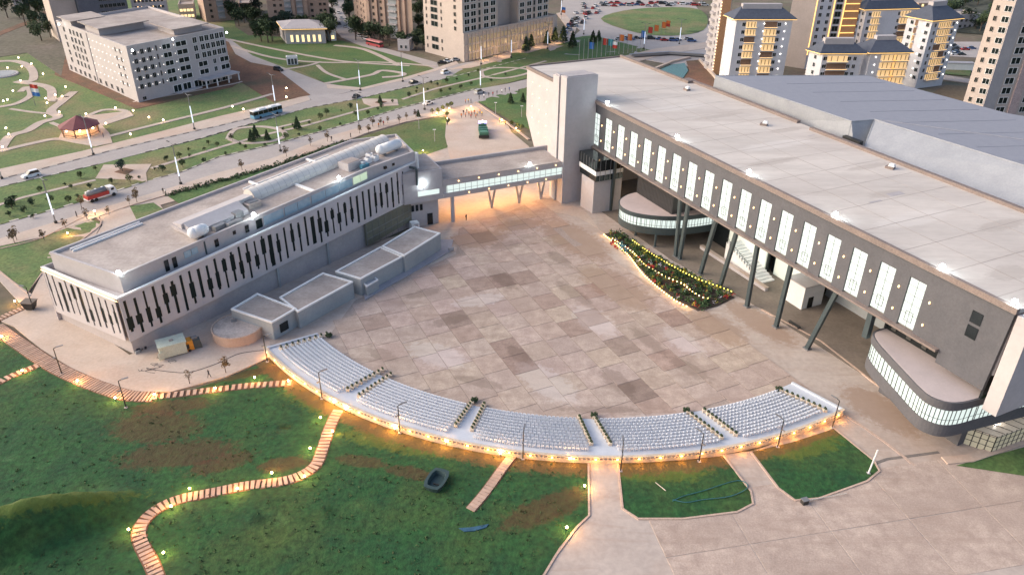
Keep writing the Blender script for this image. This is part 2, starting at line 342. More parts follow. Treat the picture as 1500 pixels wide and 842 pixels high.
# --- near lawns
def lawn(name,poly,z,mat,label,step=1.5,mounds=(),rough=.06,seed=1):
    "grid of grass ground with soft mounds, trimmed to an outline"
    ZC[0]+=1; z=z+.0021*ZC[0]
    poly=[(p[0],p[1]) for p in poly]; tri=geometry.tessellate_polygon([[Vector((x,y,0)) for x,y in poly]])
    bm=bmesh.new(); vs_=[bm.verts.new((x,y,0)) for x,y in poly]
    for t in tri:
        try: bm.faces.new([vs_[i] for i in t])
        except ValueError: pass
    xs=[p[0] for p in poly]; ys=[p[1] for p in poly]
    for ax,lo,hi in ((0,min(xs),max(xs)),(1,min(ys),max(ys))):
        k=lo+step
        while k<hi:
            c_=Vector((0,0,0)); c_[ax]=k; n=Vector((0,0,0)); n[ax]=1
            bmesh.ops.bisect_plane(bm,geom=bm.verts[:]+bm.edges[:]+bm.faces[:],plane_co=c_,plane_no=n); k+=step
    bmesh.ops.triangulate(bm,faces=bm.faces[:])
    rg=random.Random(seed); bd={v.index for e in bm.edges if e.is_boundary for v in e.verts}
    bm.verts.index_update(); bd={v for e in bm.edges if e.is_boundary for v in e.verts}
    for v in bm.verts:
        hh=z+(0 if v in bd else rg.uniform(0,rough))
        for (mx,my,rx,ry,az,h) in mounds:
            dx,dy=v.co.x-mx,v.co.y-my; X=dx*math.cos(az)+dy*math.sin(az); Y=-dx*math.sin(az)+dy*math.cos(az)
            q=(X/rx)**2+(Y/ry)**2
            if q<1: hh+=h*(1-q)**1.5
        v.co.z=hh
    bmesh.ops.recalc_face_normals(bm,faces=bm.faces[:])
    if sum(f.normal.z for f in bm.faces)<0: bmesh.ops.reverse_faces(bm,faces=bm.faces[:])
    me=bpy.data.meshes.new(name); bm.to_mesh(me); bm.free(); me.materials.append(mat)
    me.polygons.foreach_set('use_smooth',[True]*len(me.polygons))
    o=bpy.data.objects.new(name,me); col.objects.link(o); return struct(o,label)
walk_outer=[(0,455),(0,490),(60,520),(130,563),(190,580),(250,580),(330,575),(425,562)]
mc=G(66,784)
main_poly=[G(-80,940),G(-80,450),G(0,492),G(60,522),G(130,566),G(190,583),G(250,580),G(330,555),G(392,528)]+[ap(76.2,a) for a in range(-141,-96,3)]+[G(862,676),G(862,755),G(820,800),G(740,930)]
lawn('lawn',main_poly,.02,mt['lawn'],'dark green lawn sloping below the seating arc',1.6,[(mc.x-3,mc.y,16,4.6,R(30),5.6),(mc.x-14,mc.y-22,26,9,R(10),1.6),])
isl1=gp([(905,678),(912,745),(935,760),(1000,760),(1080,750),(1103,738),(1100,720),(1060,668),(1000,674),(950,677)])
isl2=gp([(1100,662),(1140,715),(1165,733),(1200,730),(1270,705),(1288,690),(1280,675),(1222,628),(1160,648)])
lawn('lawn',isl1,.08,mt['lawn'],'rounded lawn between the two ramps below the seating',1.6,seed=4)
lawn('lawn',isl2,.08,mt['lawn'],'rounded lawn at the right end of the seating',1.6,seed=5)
for isl,tx in ((isl1,'left lawn'),(isl2,'right lawn')):
    b=MB(); b.strip(isl[:8] if isl is isl1 else isl[:8],.3,-.05,.16); struct(b.build('kerb',mt['kerbc']),'pink concrete kerb edging the '+tx)
b=MB(); b.strip(gp([(862,676),(863,755),(845,772),(815,812),(780,870)]),.3,-.05,.14); struct(b.build('kerb',mt['kerbc']),'pink concrete kerb edging the main lawn')
lawn('verge',gp([(1400,682),(1500,655),(1600,630),(1600,720),(1500,697)]),.06,mt['parkd'],'grass verge at the right edge',2,seed=8)
b=MB(); b.strip(gp([(1383,675),(1420,672),(1500,645),(1580,620)]),1.6,-.02,.22); struct(b.build('kerb',mt['walk']),'broad pale kerb below the glass entrance box')
# --- walks round the museum (brown edge strip of timber-like slabs is built later)
sheet('walk',[(p.x,p.y) for p in gp([(0,470),(40,445),(62,400),(72,370),(100,330),(125,318),(148,330),(140,345),(95,375),(75,400),(90,450),(190,520),(300,470),(395,500),(398,522),(330,552),(250,574),(190,573),(130,555),(60,511),(20,478)])],.04,mt['walk'],label='pale paved walk around the museum corner')
sheet('walk',[(p.x,p.y) for p in gp([(300,470),(190,520),(230,540),(340,520),(400,505),(430,480),(420,470)])],.02,mt['conc'],label='service yard paving beside the round tank')
sheet('path',[(p.x,p.y) for p in gp([(-20,395),(0,398),(55,437),(40,450),(30,445),(0,412),(-20,405)])],.05,mt['path'],label='narrow path leading to the museum corner')
# driveway between the road and the museum, plaza entrance driveway
sheet('driveway',[(p.x,p.y) for p in gp([(180,296),(250,280),(265,292),(235,300),(265,350),(90,430),(72,372),(140,345),(150,330),(146,318)])],-.02,mt['walk'],label='paved driveway behind the museum')
# --- park ground
B=0.02
pk=gp([(-300,-40),(330,-40),(345,40),(470,120),(420,150),(320,172),(160,212),(0,250),(-300,330)])
lawn('park_lawn',pk,-.02,mt['park'],'park lawn around the curving paths',14,rough=0,seed=9)
lawn('median_lawn',gp([(-200,330),(0,274),(144,241),(294,204),(450,159),(530,144),(664,113),(770,87),(830,70),(830,100),(744,122),(637,146),(525,178),(400,212),(267,252),(171,279),(80,306),(0,328),(-200,390)]),.0,mt['park'],'long grass median between the two roads',8,rough=.05)
lawn('park_lawn',gp([(335,55),(370,52),(500,60),(620,90),(640,104),(600,117),(530,131),(478,122),(440,105),(370,80)]),.0,mt['parkd'],'triangular park lawn beside the junction',8,rough=.05)
lawn('park_lawn',gp([(-60,368),(0,361),(61,349),(125,318),(147,326),(135,345),(95,378),(62,400),(40,430),(0,398),(-60,380)]),.0,mt['park'],'grass slope between the near road and the museum corner',3,rough=.1)
lawn('verge',gp([(190,302),(225,297),(265,325),(235,330),(200,322)]),.0,mt['park'],'small grass triangle beside the driveway',3,rough=.1)
lawn('verge',gp([(245,287),(330,263),(400,245),(450,226),(485,213),(514,206),(545,196),(594,181),(655,170),(655,190),(660,215),(600,235),(480,255),(350,300),(265,300)]),.0,mt['parkd'],'dark green verge between the near road and the museum',3,rough=.1)
lawn('verge',gp([(697,147),(770,128),(830,100),(830,250),(775,190),(745,175)]),.0,mt['parkd'],'green lawn beside the entrance driveway',3,rough=.1)
lawn('park_lawn',gp([(700,88),(830,55),(870,52),(960,75),(830,100),(744,115),(640,138),(650,112)]),.01,mt['parkd'],'green lawn beyond the near road',6,rough=.1)
# --- roads
def road(name,up,lo,z,mat,label): return sheet(name,[(p.x,p.y) for p in gp(up)+gp(lo)[::-1]],z,mat,label=label)
road('road',[(-200,388),(0,329),(80,307),(171,280),(214,266),(267,253),(321,231),(400,213),(525,179),(589,159),(637,147),(699,131),(744,123),(770,117),(860,92)],[(-200,412),(0,350),(80,326),(184,295),(265,271),(321,253),(400,232),(485,199),(536,185),(594,172),(637,164),(700,150),(760,137),(770,131),(870,108)],.02,mt['asph'],'near dual carriageway road behind the museum')
road('pavement',[(-200,412),(0,350),(80,326),(184,295),(265,271),(321,253),(400,232),(485,199),(536,185),(594,172),(637,164),(655,160)],[(-200,425),(0,361),(61,348),(180,305),(248,284),(330,262),(400,243),(450,224),(485,211),(514,204),(541,194),(594,179),(655,168),(660,166)],.07,mt['walk'],'pale pavement along the near road')
road('road',[(-200,310),(0,262),(61,247),(160,221),(240,202),(321,184),(374,171),(458,146),(530,132),(592,118),(637,105),(672,94),(770,76),(830,57),(860,45)],[(-200,330),(0,274),(144,241),(203,226),(294,203),(355,185),(450,159),(530,144),(600,127),(664,113),(707,104),(770,86),(830,68),(870,55)],.02,mt['asph'],'far dual carriageway road beyond the median')
road('pavement',[(-200,297),(0,248),(120,222),(160,212),(240,192),(321,171),(400,153),(450,140)],[(-200,310),(0,262),(61,247),(160,221),(240,202),(321,184),(374,171),(455,147)],.07,mt['walk'],'pale pavement along the far road')
road('pavement',[(478,124),(530,129),(592,114),(637,101),(668,90)],[(480,130),(530,132),(592,118),(637,105),(672,94)],.07,mt['walk'],'pavement beside the triangular park')
road('road',[(200,25),(300,50),(337,58),(370,82),(475,122),(530,131)],[(200,35),(300,64),(337,76),(370,104),(425,132),(458,147)],.03,mt['asph'],'side road coming down to the junction')
sheet('service_road',[(p.x,p.y) for p in gp([(480,-30),(507,-30),(503,20),(520,45),(560,70),(640,92),(645,104),(600,88),(530,68),(500,55),(483,35)])],.02,mt['asph'],label='straight service road between the brick towers')
sheet('road',[(p.x,p.y) for p in gp([(700,100),(830,62),(850,45),(820,20),(830,-20),(1000,-20),(1040,40),(1040,100),(990,96),(930,85),(870,92),(830,100)])],.0,mt['asph'],label='wide junction beside the roundabout')
sheet('pavement',[(p.x,p.y) for p in gp([(655,103),(740,78),(820,52),(830,40),(815,20),(825,18),(845,40),(838,60),(760,82),(690,100)])],.06,mt['walk'],label='warm lit pavement along the podium')
lawn('roundabout_lawn',sclosed([(880,28),(930,14),(1010,12),(1035,24),(1030,45),(985,53),(930,48)]),.15,mt['park'],'round grass island of the roundabout',8,rough=.1)
# entrance driveway sheet (joins plaza)
sheet('driveway',[(p.x,p.y) for p in gp([(655,163),(695,150),(720,170),(775,215),(790,260),(760,250),(660,235),(652,200)])],.012,mt['walk'],label='entrance driveway from the near road to the plaza')
# kerbs with painted blocks
def kerb(pts,label,seg=2.2,w=.45,h=.17,m=('kerbw','kerby')):
    b=MB(); b.strip(gp(pts),w,-.05,h,0,seg,1); struct(b.build('kerb',[mt[m[0]],mt[m[1]]]),label)
kerb([(-200,388),(0,329),(80,307),(171,280),(214,266)],'painted kerb along the near road, left part',2.2,.6,.2,('kerbw','park'))
kerb([(225,263),(267,252),(321,230),(400,212),(525,178),(589,158),(637,146),(699,130)],'painted kerb along the near road, middle part',1.9,.5)
kerb([(-200,311),(0,263),(61,248),(160,222),(240,203),(321,185),(374,172)],'black and white kerb along the far road')
kerb([(0,274),(144,241)],'kerb on the far side of the median, left'); kerb([(203,226),(294,203),(355,185),(450,159),(530,144),(600,127),(664,113),(770,86)],'kerb on the far side of the median',2,.4)
for pts,t in (([(180,305),(248,285),(330,263),(400,244),(450,225),(485,212)],'verge'),([(0,398),(40,430),(62,400)],'grass slope')):
    b=MB(); b.strip(gp(pts),.3,-.05,.2); struct(b.build('kerb',mt['kerbc']),'plain kerb of the '+t)
b=MB(); b.strip(spx([(0,365),(61,349),(125,318),(146,322),(145,332),(120,352),(92,378),(70,398)]),.35,-.05,.2); struct(b.build('kerb',mt['kerbc']),'curved kerb round the grass slope')
b=MB(); b.strip(gp([(697,150),(745,182),(775,205)]),.8,-.05,.25); struct(b.build('kerb',mt['kerbc']),'pale kerb right of the entrance driveway')
# lane dashes
b=MB()
def dashes(pts,n,L=3,wd=.22,z=.03):
    P=gp(pts); tot=[(y-x).length for x,y in zip(P,P[1:])]; T=sum(tot)
    for i in range(n):
        s=T*(i+.5)/n
        for (x,y),l in zip(zip(P,P[1:]),tot):
            if s<=l: break
            s-=l
        d=(y-x).normalized(); p=x+d*s; b.box((p.x,p.y,z-.02),(L,wd,.024),math.atan2(d.y,d.x))
dashes([(-100,370),(0,340),(80,317),(184,288),(265,262),(321,242),(400,223),(525,187),(594,166),(637,156),(744,130)],34)
dashes([(-100,292),(0,268),(144,232),(294,194),(374,176),(450,152),(600,123),(664,104),(770,81)],34)
struct(b.build('lane_marking',mt['paint']),'white lane dashes on both roads')
b=MB()
for (x,y) in ((290,243),(318,236),(345,229)): 
    p=G(x,y); b.box((p.x,p.y,.02),(5,.35,.014),math.atan2(*(G(400,213)-G(267,253)).yx))
struct(b.build('road_marking',mt['paint']),'white turning marks on the near road')
# park paths
def pth(pts,w,label='narrow pale path through the park grass',z=.06,k=5,mat='path'):
    ZC[0]+=1; b=MB(); b.strip(smooth_pts(gp(pts),k),w,-.1,z+.0021*ZC[0]); return struct(b.build('path',mt[mat]),label)
pth([(-60,334),(0,300),(70,281),(140,264)],1.4,'path through the left median grass',k=2)
pth([(222,247),(330,214),(400,195),(450,184),(520,164),(577,150)],1.5,'path through the middle median grass',k=2)
pth([(590,146),(640,130),(700,116),(770,98),(800,90)],1.5,'path through the far median grass',k=2)
sheet('median_square',[(p.x,p.y) for p in gp([(152,242),(222,241),(214,254),(216,268),(200,264),(140,262)])],.08,mt['walk'],label='paved crossing square in the median with a planted diamond')
sheet('median_square',[(p.x,p.y) for p in gp([(530,145),(582,146),(584,155),(545,157),(533,152)])],.08,mt['walk'],label='second paved crossing square further along the median')
b=MB(); b.prism([(p.x,p.y) for p in gp([(168,253),(182,247),(196,250),(186,257)])],.0,.25); struct(b.build('planting_bed',mt['soil']),'dark planted diamond in the median square')
b=MB(); b.prism([(p.x,p.y) for p in gp([(549,151),(556,148),(567,150),(558,153)])],.0,.25); struct(b.build('planting_bed',mt['soil']),'planted diamond in the far median square')
pth([(334,204),(345,190),(380,186),(408,190),(418,199),(395,208),(355,210),(336,204)],1.8,'oval path loop in the median',k=5)
pth([(404,188),(455,176)],1.5,'short path beside the oval loop')
pth([(705,105),(725,100),(765,101),(775,107),(740,115),(710,113),(705,105)],1.8,'oval path loop in the far median')
# upper left park
pth([(-40,94),(20,90),(45,100),(48,118),(25,120),(60,125),(75,132),(78,148),(100,140),(108,135),(90,150),(75,163),(85,172),(60,180),(40,192),(15,200),(0,220)],3.2,'wide winding path in the upper left park')
pth([(0,157),(25,152),(45,140),(40,128),(30,135)],2.5,'short curling path in the upper left park')
pth([(15,160),(50,165),(85,168)],1.4,'thin path crossing the upper left park')
pth([(95,190),(130,185),(185,165),(150,162),(110,180)],2.0,'path leading toward the gazebo'); pth([(0,222),(50,210),(90,204),(150,212)],2.4,'lower path in the upper left park')
pth([(75,180),(95,190),(90,205)],1.5,'link path by the gazebo')
sheet('gazebo_terrace',[(p.x,p.y) for p in gp([(85,205),(95,185),(130,170),(190,163),(196,170),(150,185),(160,195),(165,210),(140,215),(110,210)])],.05,mt['walk'],label='pale terrace around the lit gazebo')
pth([(160,200),(240,180),(330,158),(400,138)],2.0,'long straight path above the far road',k=2)
pth([(195,150),(340,124),(352,120)],1.2,'low wall line in front of the white office block',k=2)
# central triangle paths
pth([(335,58),(400,72),(500,90),(600,97)],1.8); pth([(340,68),(400,85),(470,92),(560,92),(640,98)],1.8); pth([(490,67),(530,72),(560,84),(585,97)],2.4,'curved path joining the street'); pth([(410,103),(450,97),(470,91)],1.8); pth([(465,96),(480,108),(510,118)],1.6)
pth([(476,123),(510,117),(545,110),(560,104),(590,108),(585,112),(560,114)],2.4,'pink path curl at the point of the park')
sheet('soil_patch',[(p.x,p.y) for p in gp([(90,45),(200,20),(335,62),(345,80),(420,120),(350,122),(340,128),(200,160),(140,135),(80,110)])],.0,mt['soil'],label='bare earth around the white office block')
sheet('soil_patch',[(p.x,p.y) for p in gp([(345,88),(400,98),(455,140),(400,150),(352,120)])],.01,mt['soil'],label='bare earth beside the side road')

sheet('hill_slope',[(p.x,p.y) for p in gp([(-120,100),(0,84),(40,78),(90,112),(100,60),(70,-40),(-120,-60)])],.02,M('dark scrub slope',(.13,.115,.085),(.09,.085,.055),.06,.95,.6,fine=.4,c3=(.16,.13,.11),s3=.03),label='dark scrubby slope at the far upper left')
pth([(-40,66),(0,50),(35,36),(60,26),(72,12),(60,-10)],5,'dirt road on the slope at the far upper left',.09,mat='soil')
# ================================================================ MUSEUM (long white building, left)
MN=Vector((-69.3,115.1,0)); MD=Vector((.6119,.79093,0)); MP=Vector((.79093,-.6119,0))
def mp_(a,p,z=0): return MN+MD*a+MP*p+Vector((0,0,z))
ztop=lambda a:12.0+.057*a
zbot=lambda a:3.05+.055*a
zpar=lambda a:15.2+.05*a
mus=thing('museum_building','long white museum with piano key slot windows and barrel roof light','building',mp_(37,-12))
LN=74.9; LW=23.6
# lower walls (recessed 0.5) 
b=MB()
foot=[mp_(.6,-.7),mp_(LN-.3,-.7),mp_(80.4,-12.4),mp_(71,-18.6),mp_(-2,-23)]
b.prism([(p.x,p.y) for p in foot],-.1,[zbot(0)+.4,zbot(LN)+.4,zbot(80)+.4,zbot(71)+.4,zbot(0)+.4])
low=b.build('lower_wall',mt['grey'],mus)
# glass core behind the cladding
def bil(a,b_,c_,d,s,t,n,off): return a.lerp(b_,s).lerp(d.lerp(c_,s),t)+n*off
def facade(name_a,A,B,C,D,n,pitch,count,first,rg,label_none=None):
    "cladding module by module with stepped slot openings; A,B bottom, C,D top"
    W=(B-A).length
    for i in range(count):
        x0=first+(i-.5)*pitch; x1=x0+pitch
        x0=max(x0,0); x1=min(x1,W)
        c_=first+i*pitch; kind=rg.choice('ABCDEFAG'); nw=rg.uniform(.2,.3); ww=rg.uniform(.42,.56)
        if kind in 'AF': ww=nw+.1
        if kind=='G': nw=ww=rg.uniform(.45,.6)
        lo=rg.uniform(.05,.2); hi=rg.uniform(.82,.95); side=rg.choice((-1,0,1))
        w0=rg.uniform(lo+.05,.55); w1=min(w0+rg.uniform(.2,.38),hi-.03)
        rows=[(0,lo,None),(lo,w0,(c_-nw,c_+nw)),(w0,w1,(c_-ww-(side<0)*.12,c_+ww+(side>0)*.12)),(w1,hi,(c_-nw,c_+nw)),(hi,1,None)]
        if kind=='F': rows=[(0,lo,None),(lo,hi,(c_-nw-.05,c_+nw+.05)),(hi,1,None)]
        bm_=MB(); wn=MB()
        for (t0,t1,op) in rows:
            segs=[(x0,x1)] if op is None else [(x0,op[0]),(op[1],x1)]
            for (u0,u1) in segs:
                if u1-u0<.01: continue
                q=[]
                for off in (-.16,0):
                    q+=[bil(A,B,C,D,u/W,t,n,off) for u,t in ((u0,t0),(u1,t0),(u1,t1),(u0,t1))]
                bm_.hexa(q)
            if op:
                q=[]
                for off in (-.4,-.12):
                    q+=[bil(A,B,C,D,u/W,t,n,off) for u,t in ((op[0]-.02,t0),(op[1]+.02,t0),(op[1]+.02,t1),(op[0]-.02,t1))]
                wn.hexa(q)
        bm_.build('facade_panel',mt['clad'],mus); wn.build('window',mt['slot'],mus)
rg=random.Random(5)
A=mp_(0,0,zbot(0));B_=mp_(LN,0,zbot(LN));C_=mp_(LN,0,ztop(LN));D_=mp_(0,0,ztop(0))
facade('p',A,B_,C_,D_,MP,1.826,41,1.1,rg)
# left end face
A2=mp_(-2.6,-LW,2.0);B2=mp_(0,0,zbot(0));C2=mp_(0,0,ztop(0));D2=mp_(-2.6,-LW,11.6)
n2=(Vector((0,0,1)).cross(B2-A2)); n2.z=0; n2=-n2.normalized()
if n2.dot(-MD)<0: n2=-n2
facade('q',A2,B2,C2,D2,n2,2.05,11,1.2,rg)
# core body behind, dark so the slots read deep, and parapet rim
b=MB(); core=[mp_(.7,-.6),mp_(LN-.2,-.6),mp_(80.2,-12.2),mp_(71,-18.4),mp_(-1.7,-22.6)]
b.prism([(p.x,p.y) for p in core],[zbot(0)-.3,zbot(75),zbot(80),zbot(71),1.6],[ztop(0)-.7,ztop(75)-.7,ztop(80)-.7,ztop(71)-.7,10.8])
b.build('terrace_deck',mt['lgrey'],mus)
b=MB()
for P_,Q,zz in ((D_,C_,0),(D2,C2,0)):
    d=(Q-P_); d.z=0; d.normalize(); nn=Vector((d.y,-d.x,0)); 
    if nn.dot(MP if P_ is D_ else n2)<0: nn=-nn
    q=[]
    for z in (-.02,.28): q+=[P_+nn*.06+Vector((0,0,z)),Q+nn*.06+Vector((0,0,z)),Q-nn*.5+Vector((0,0,z)),P_-nn*.5+Vector((0,0,z))]
    b.hexa(q)
b.build('parapet',mt['white'],mus)
# far end and back walls
b=MB()
for P_,Q,za,zb in ((mp_(LN,0),mp_(81,-12.4),ztop(75),ztop(80)),(mp_(81,-12.4),mp_(71.3,-18.9),ztop(80),ztop(71)),(mp_(71.3,-18.9),mp_(-2.6,-23.6),ztop(71),ztop(-2))):
    d=(Q-P_).normalized(); nn=Vector((d.y,-d.x,0))*.3
    b.hexa([P_,Q,Q-nn,P_-nn,P_+Vector((0,0,za)),Q+Vector((0,0,zb)),Q-nn+Vector((0,0,zb)),P_-nn+Vector((0,0,za))])
b.build('rear_wall',mt['lgrey'],mus)
# yellow LED line on the left top edge
b=MB(); b.tube(D2+n2*.12+Vector((0,0,-.35)),C2+n2*.12+Vector((0,0,-.35)),.07,.07,6); b.build('led_strip',M('warm led strip',(1,.8,.5),emit=(1,.62,.25),es=1.6),mus)
# penthouse storey
pen=[(2.2,-1.9),(61,-1.9),(74.7,-.25),(80.8,-12.4),(71.3,-18.9),(-1.1,-21.2)]
PP=[mp_(a,p) for a,p in pen]
b=MB(); b.prism([(p.x,p.y) for p in PP],[ztop(a)-.8 for a,p in pen],[zpar(a)-.55 for a,p in pen],0,1); b.build('penthouse',[mt['lgrey'],mt['roof']],mus)
b=MB()
for i in range(6):
    P_,Q=PP[i],PP[(i+1)%6]; z0,z1=zpar(pen[i][0]),zpar(pen[(i+1)%6][0]); d=(Q-P_).normalized(); nn=Vector((-d.y,d.x,0)); 
    if nn.dot(mp_(37,-11)-P_)<0: nn=-nn
    q=[]
    for dz in (-.75,0): q+=[P_-nn*.05+Vector((0,0,z0+dz)),Q-nn*.05+Vector((0,0,z1+dz)),Q+nn*.4+Vector((0,0,z1+dz)),P_+nn*.4+Vector((0,0,z0+dz))]
    b.hexa(q)
b.build('roof_parapet',mt['lgrey'],mus)
def mwin(nm,a0,a1,t0,t1,mat,p=-1.9,depth=.12,n=1,frame=None):
    for i in range(n):
        x0=a0+(a1-a0)*i/n+.08; x1=a0+(a1-a0)*(i+1)/n-.08
        zl=ztop(x0); h=zpar(x0)-zl-.5
        q=[]
        for o in (0,depth): q+=[mp_(x0,p+o,ztop(x0)+h*t0),mp_(x1,p+o,ztop(x1)+h*t0),mp_(x1,p+o,ztop(x1)+h*t1),mp_(x0,p+o,ztop(x0)+h*t1)]
        b=MB(); b.hexa(q); b.build(nm,mat,mus)
glassb=M('pale blue glass',(.27,.38,.47),(.36,.46,.53),.8,.15,fine=.05)
mwin('glass_panel',32.5,37.5,.12,.9,glassb,n=1); mwin('glass_panel',37.7,44.5,.12,.9,glassb,n=2); mwin('glass_panel',44.8,56.5,.12,.9,glassb,n=3)
mwin('glass_panel',56.7,61,.15,.9,M('green lit glass',(.42,.48,.36),rough=.2,emit=(.8,1,.7),es=.25),n=2)
mwin('window',30.6,32.2,.1,.85,mt['slot']); mwin('door',10.4,11.4,.0,.85,mt['dark']); mwin('window',12,13,.0,.8,mt['dark']); mwin('window',14.5,17.5,.35,.85,glassb,n=2); mwin('window',21,22,.15,.75,mt['dark']); mwin('window',25.2,26,.5,.8,mt['dark']); mwin('window',28,29,.2,.8,mt['dark']); mwin('downpipe',18.8,19.2,-.05,1,mt['steel'],depth=.2)
for a in (66,68.5): 
    b=MB(); q=mp_(a,-1.2,zpar(a)-1.6); b.box((q.x,q.y,q.z),(.7,.7,.6),math.atan2(MD.y,MD.x)); b.build('window',mt['dark'],mus)
# glass curtain wall under the slots at the far end
q=[]
for o in (-.5,.15): q+=[mp_(57.5,o,.5),mp_(73.5,o,2),mp_(73.5,o,zbot(73.5)-.05),mp_(57.5,o,zbot(57.5)-.05)]
b=MB(); b.hexa(q); cw=b.build('curtain_wall',M('grey green glazing',(.17,.18,.14),(.13,.135,.105),.15,.3,fine=.1),mus)
b=MB()
for i in range(0,9):
    a=57.5+i*2; b.tube(mp_(a,.17,.6),mp_(a,.17,zbot(a)-.1),.06,.06,4)
for t in (.33,.66): b.tube(mp_(57.5,.17,.5+5*t),mp_(73.5,.17,1.5+5*t),.06,.06,4)
b.build('mullion',mt['greym'],cw)
for a in (33,46.5):
    b=MB(); q=mp_(a,-.5,0); b.box((q.x,q.y,0),(.5,.5,zbot(a)),math.atan2(MD.y,MD.x)); b.build('downpipe',mt['bluegrey'],mus)
# vertical light fin at the far corner
b=MB(); q=mp_(LN+.25,.1,0); b.box((q.x,q.y,0),(.5,.9,ztop(LN)+2.4),math.atan2(MD.y,MD.x)); b.build('corner_fin',mt['white'],mus)
# barrel roof light
def barrel(name,a0,a1,pc,w,h,mat,ribs=0,zoff=0.0,parent=mus):
    b=MB(); K=10; ring=[]
    for a in (a0,a1):
        for k in range(K+1):
            t=math.pi*k/K; ring.append(mp_(a,pc-w/2*math.cos(t),zpar(a)-.55+zoff+h*math.sin(t)+.25))
    b.add(ring,[(k,k+1,K+2+k,K+1+k) for k in range(K)]+[tuple(range(K+1)),tuple(range(K+1,2*K+2))[::-1]])
    q=[]
    for z in (-.6,.28): q+=[mp_(a0-.1,pc-w/2-.1,zpar(a0)-.55+z+zoff),mp_(a1+.1,pc-w/2-.1,zpar(a1)-.55+z+zoff),mp_(a1+.1,pc+w/2+.1,zpar(a1)-.55+z+zoff),mp_(a0-.1,pc+w/2+.1,zpar(a0)-.55+z+zoff)]
    b.hexa(q); o=b.build(name,mat,parent,smooth=False)
    if ribs:
        r_=MB()
        for i in range(ribs+1):
            a=a0+(a1-a0)*i/ribs
            for k in range(K):
                t0,t1=math.pi*k/K,math.pi*(k+1)/K
                r_.tube(mp_(a,pc-w/2*math.cos(t0),zpar(a)-.28+zoff+h*math.sin(t0)),mp_(a,pc-w/2*math.cos(t1),zpar(a)-.28+zoff+h*math.sin(t1)),.05,.05,4)
        r_.build('rib',mt['lgrey'],o)
    return o
barrel('barrel_roof_light',36,75.5,-11.2,4.2,1.9,M('milky roof glazing',(.66,.62,.58),(.6,.56,.52),.3,.4,fine=.06),24)
# secondary shed roof with raised lid
q=[]
for z in (-.5,.9): q+=[mp_(19,-5.2,zpar(19)+z-.55),mp_(31.5,-5.2,zpar(31)+z-.55),mp_(31.5,-8.4,zpar(31)+z+.6),mp_(19,-8.4,zpar(19)+z+.6)]
b=MB(); b.hexa(q); q=[]
for z in (-.9,1.0): q+=[mp_(18.5,-8.3,zpar(19)+z+.4),mp_(35,-8.3,zpar(35)+z+.4),mp_(35,-11.6,zpar(35)+z-.2),mp_(18.5,-11.6,zpar(19)+z-.2)]
b.hexa(q); b.build('pitched_roof_light',mt['lgrey'],mus)
q=[]
for z in (0,.6): q+=[mp_(18.2,-5,zpar(19)+z-.5),mp_(19.0,-5,zpar(19)+z-.5),mp_(19.0,-11.5,zpar(19)+z),mp_(18.2,-11.5,zpar(19)+z)]
b=MB(); b.hexa(q); b.build('roof_edge',mt['grey'],mus)
# roof channel walls and beams
def rbeam(a0,a1,p0,p1,z0,z1):
    q=[]
    for z in (z0,z1): q+=[mp_(a0,p0,zpar(a0)-.55+z),mp_(a1,p0,zpar(a1)-.55+z),mp_(a1,p1,zpar(a1)-.55+z),mp_(a0,p1,zpar(a0)-.55+z)]
    b=MB(); b.hexa(q); b.build('roof_beam',mt['white'],mus)
for a0,a1,p in ((38,62,-16.4),(2,16,-20.0)): rbeam(a0,a1,p,p+.25,-.4,.35); rbeam(a0,a1,p+1.1,p+1.35,-.4,.35)
rbeam(41,41.5,-18.6,-13.4,-.2,.4); rbeam(57,57.5,-18.6,-13.4,-.2,.4); rbeam(46,46.6,-8.8,-2.3,-.2,.4)
def mlamp(a,p,z,e=60,par=mus,pos=None):
    q=pos if pos is not None else mp_(a,p,z); b=MB(); b.tube(q+Vector((0,0,-1.2)),q,.06,.06,6); o=b.build('floodlight_post',mt['greym'],par)
    h=MB(); h.ball(q,.4,0,10,8,(1,1,.8)); h.build('floodlight',mt['lamp'],o)
    point_light(q+Vector((.0,0,1.0)),e,(.86,1,1),.4,o,'floodlight_lamp')
mlamp(2.0,-1.4,zpar(2)+.9); mlamp(30.2,-1.4,zpar(30)+.9); mlamp(52.5,-1.4,zpar(52)+.9)
# ----- things standing on the museum roof
def on_roof(a,p): return mp_(a,p,zpar(a)-.55)
def capsule(a0,a1,p,r,label):
    t=thing('water_tank',label,'tank',on_roof((a0+a1)/2,p))
    b=MB(); z=zpar((a0+a1)/2)-.55+r+.3; P0=mp_(a0,p,z);P1=mp_(a1,p,z); b.tube(P0,P1,r,r,14); 
    b.ball(P0,r,0,14,8); b.ball(P1,r,0,14,8); b.build('tank_shell',mt['white'],t,True)
    c_=MB(); 
    for f in (.15,.85): q=P0.lerp(P1,f); c_.box((q.x,q.y,z-r-.3),(.4,r*1.5,.5),math.atan2(MD.y,MD.x))
    c_.build('cradle',mt['greym'],t)
capsule(18.4,20.4,-4.0,1.15,'white rounded water tank at the edge of the museum roof beside the sloping roof light')
capsule(69,74.5,-5.6,1.2,'long white capsule tank near the far end of the museum roof')
t=thing('roof_equipment','folded grey and white ventilation ducts on the museum roof beside the floodlight','roof equipment',on_roof(27,-4))
b=MB()
for a,p,sz,h in ((24,-4.2,(3,1.2),.9),(27,-3.6,(4,1.0),.7),(29.2,-5.6,(2.2,1.6),1.3)):
    q=on_roof(a,p); b.box((q.x,q.y,q.z-.2),(sz[0],sz[1],h+.2),math.atan2(MD.y,MD.x)+.15,top=.85)
b.build('duct',mt['greym'],t); b=MB()
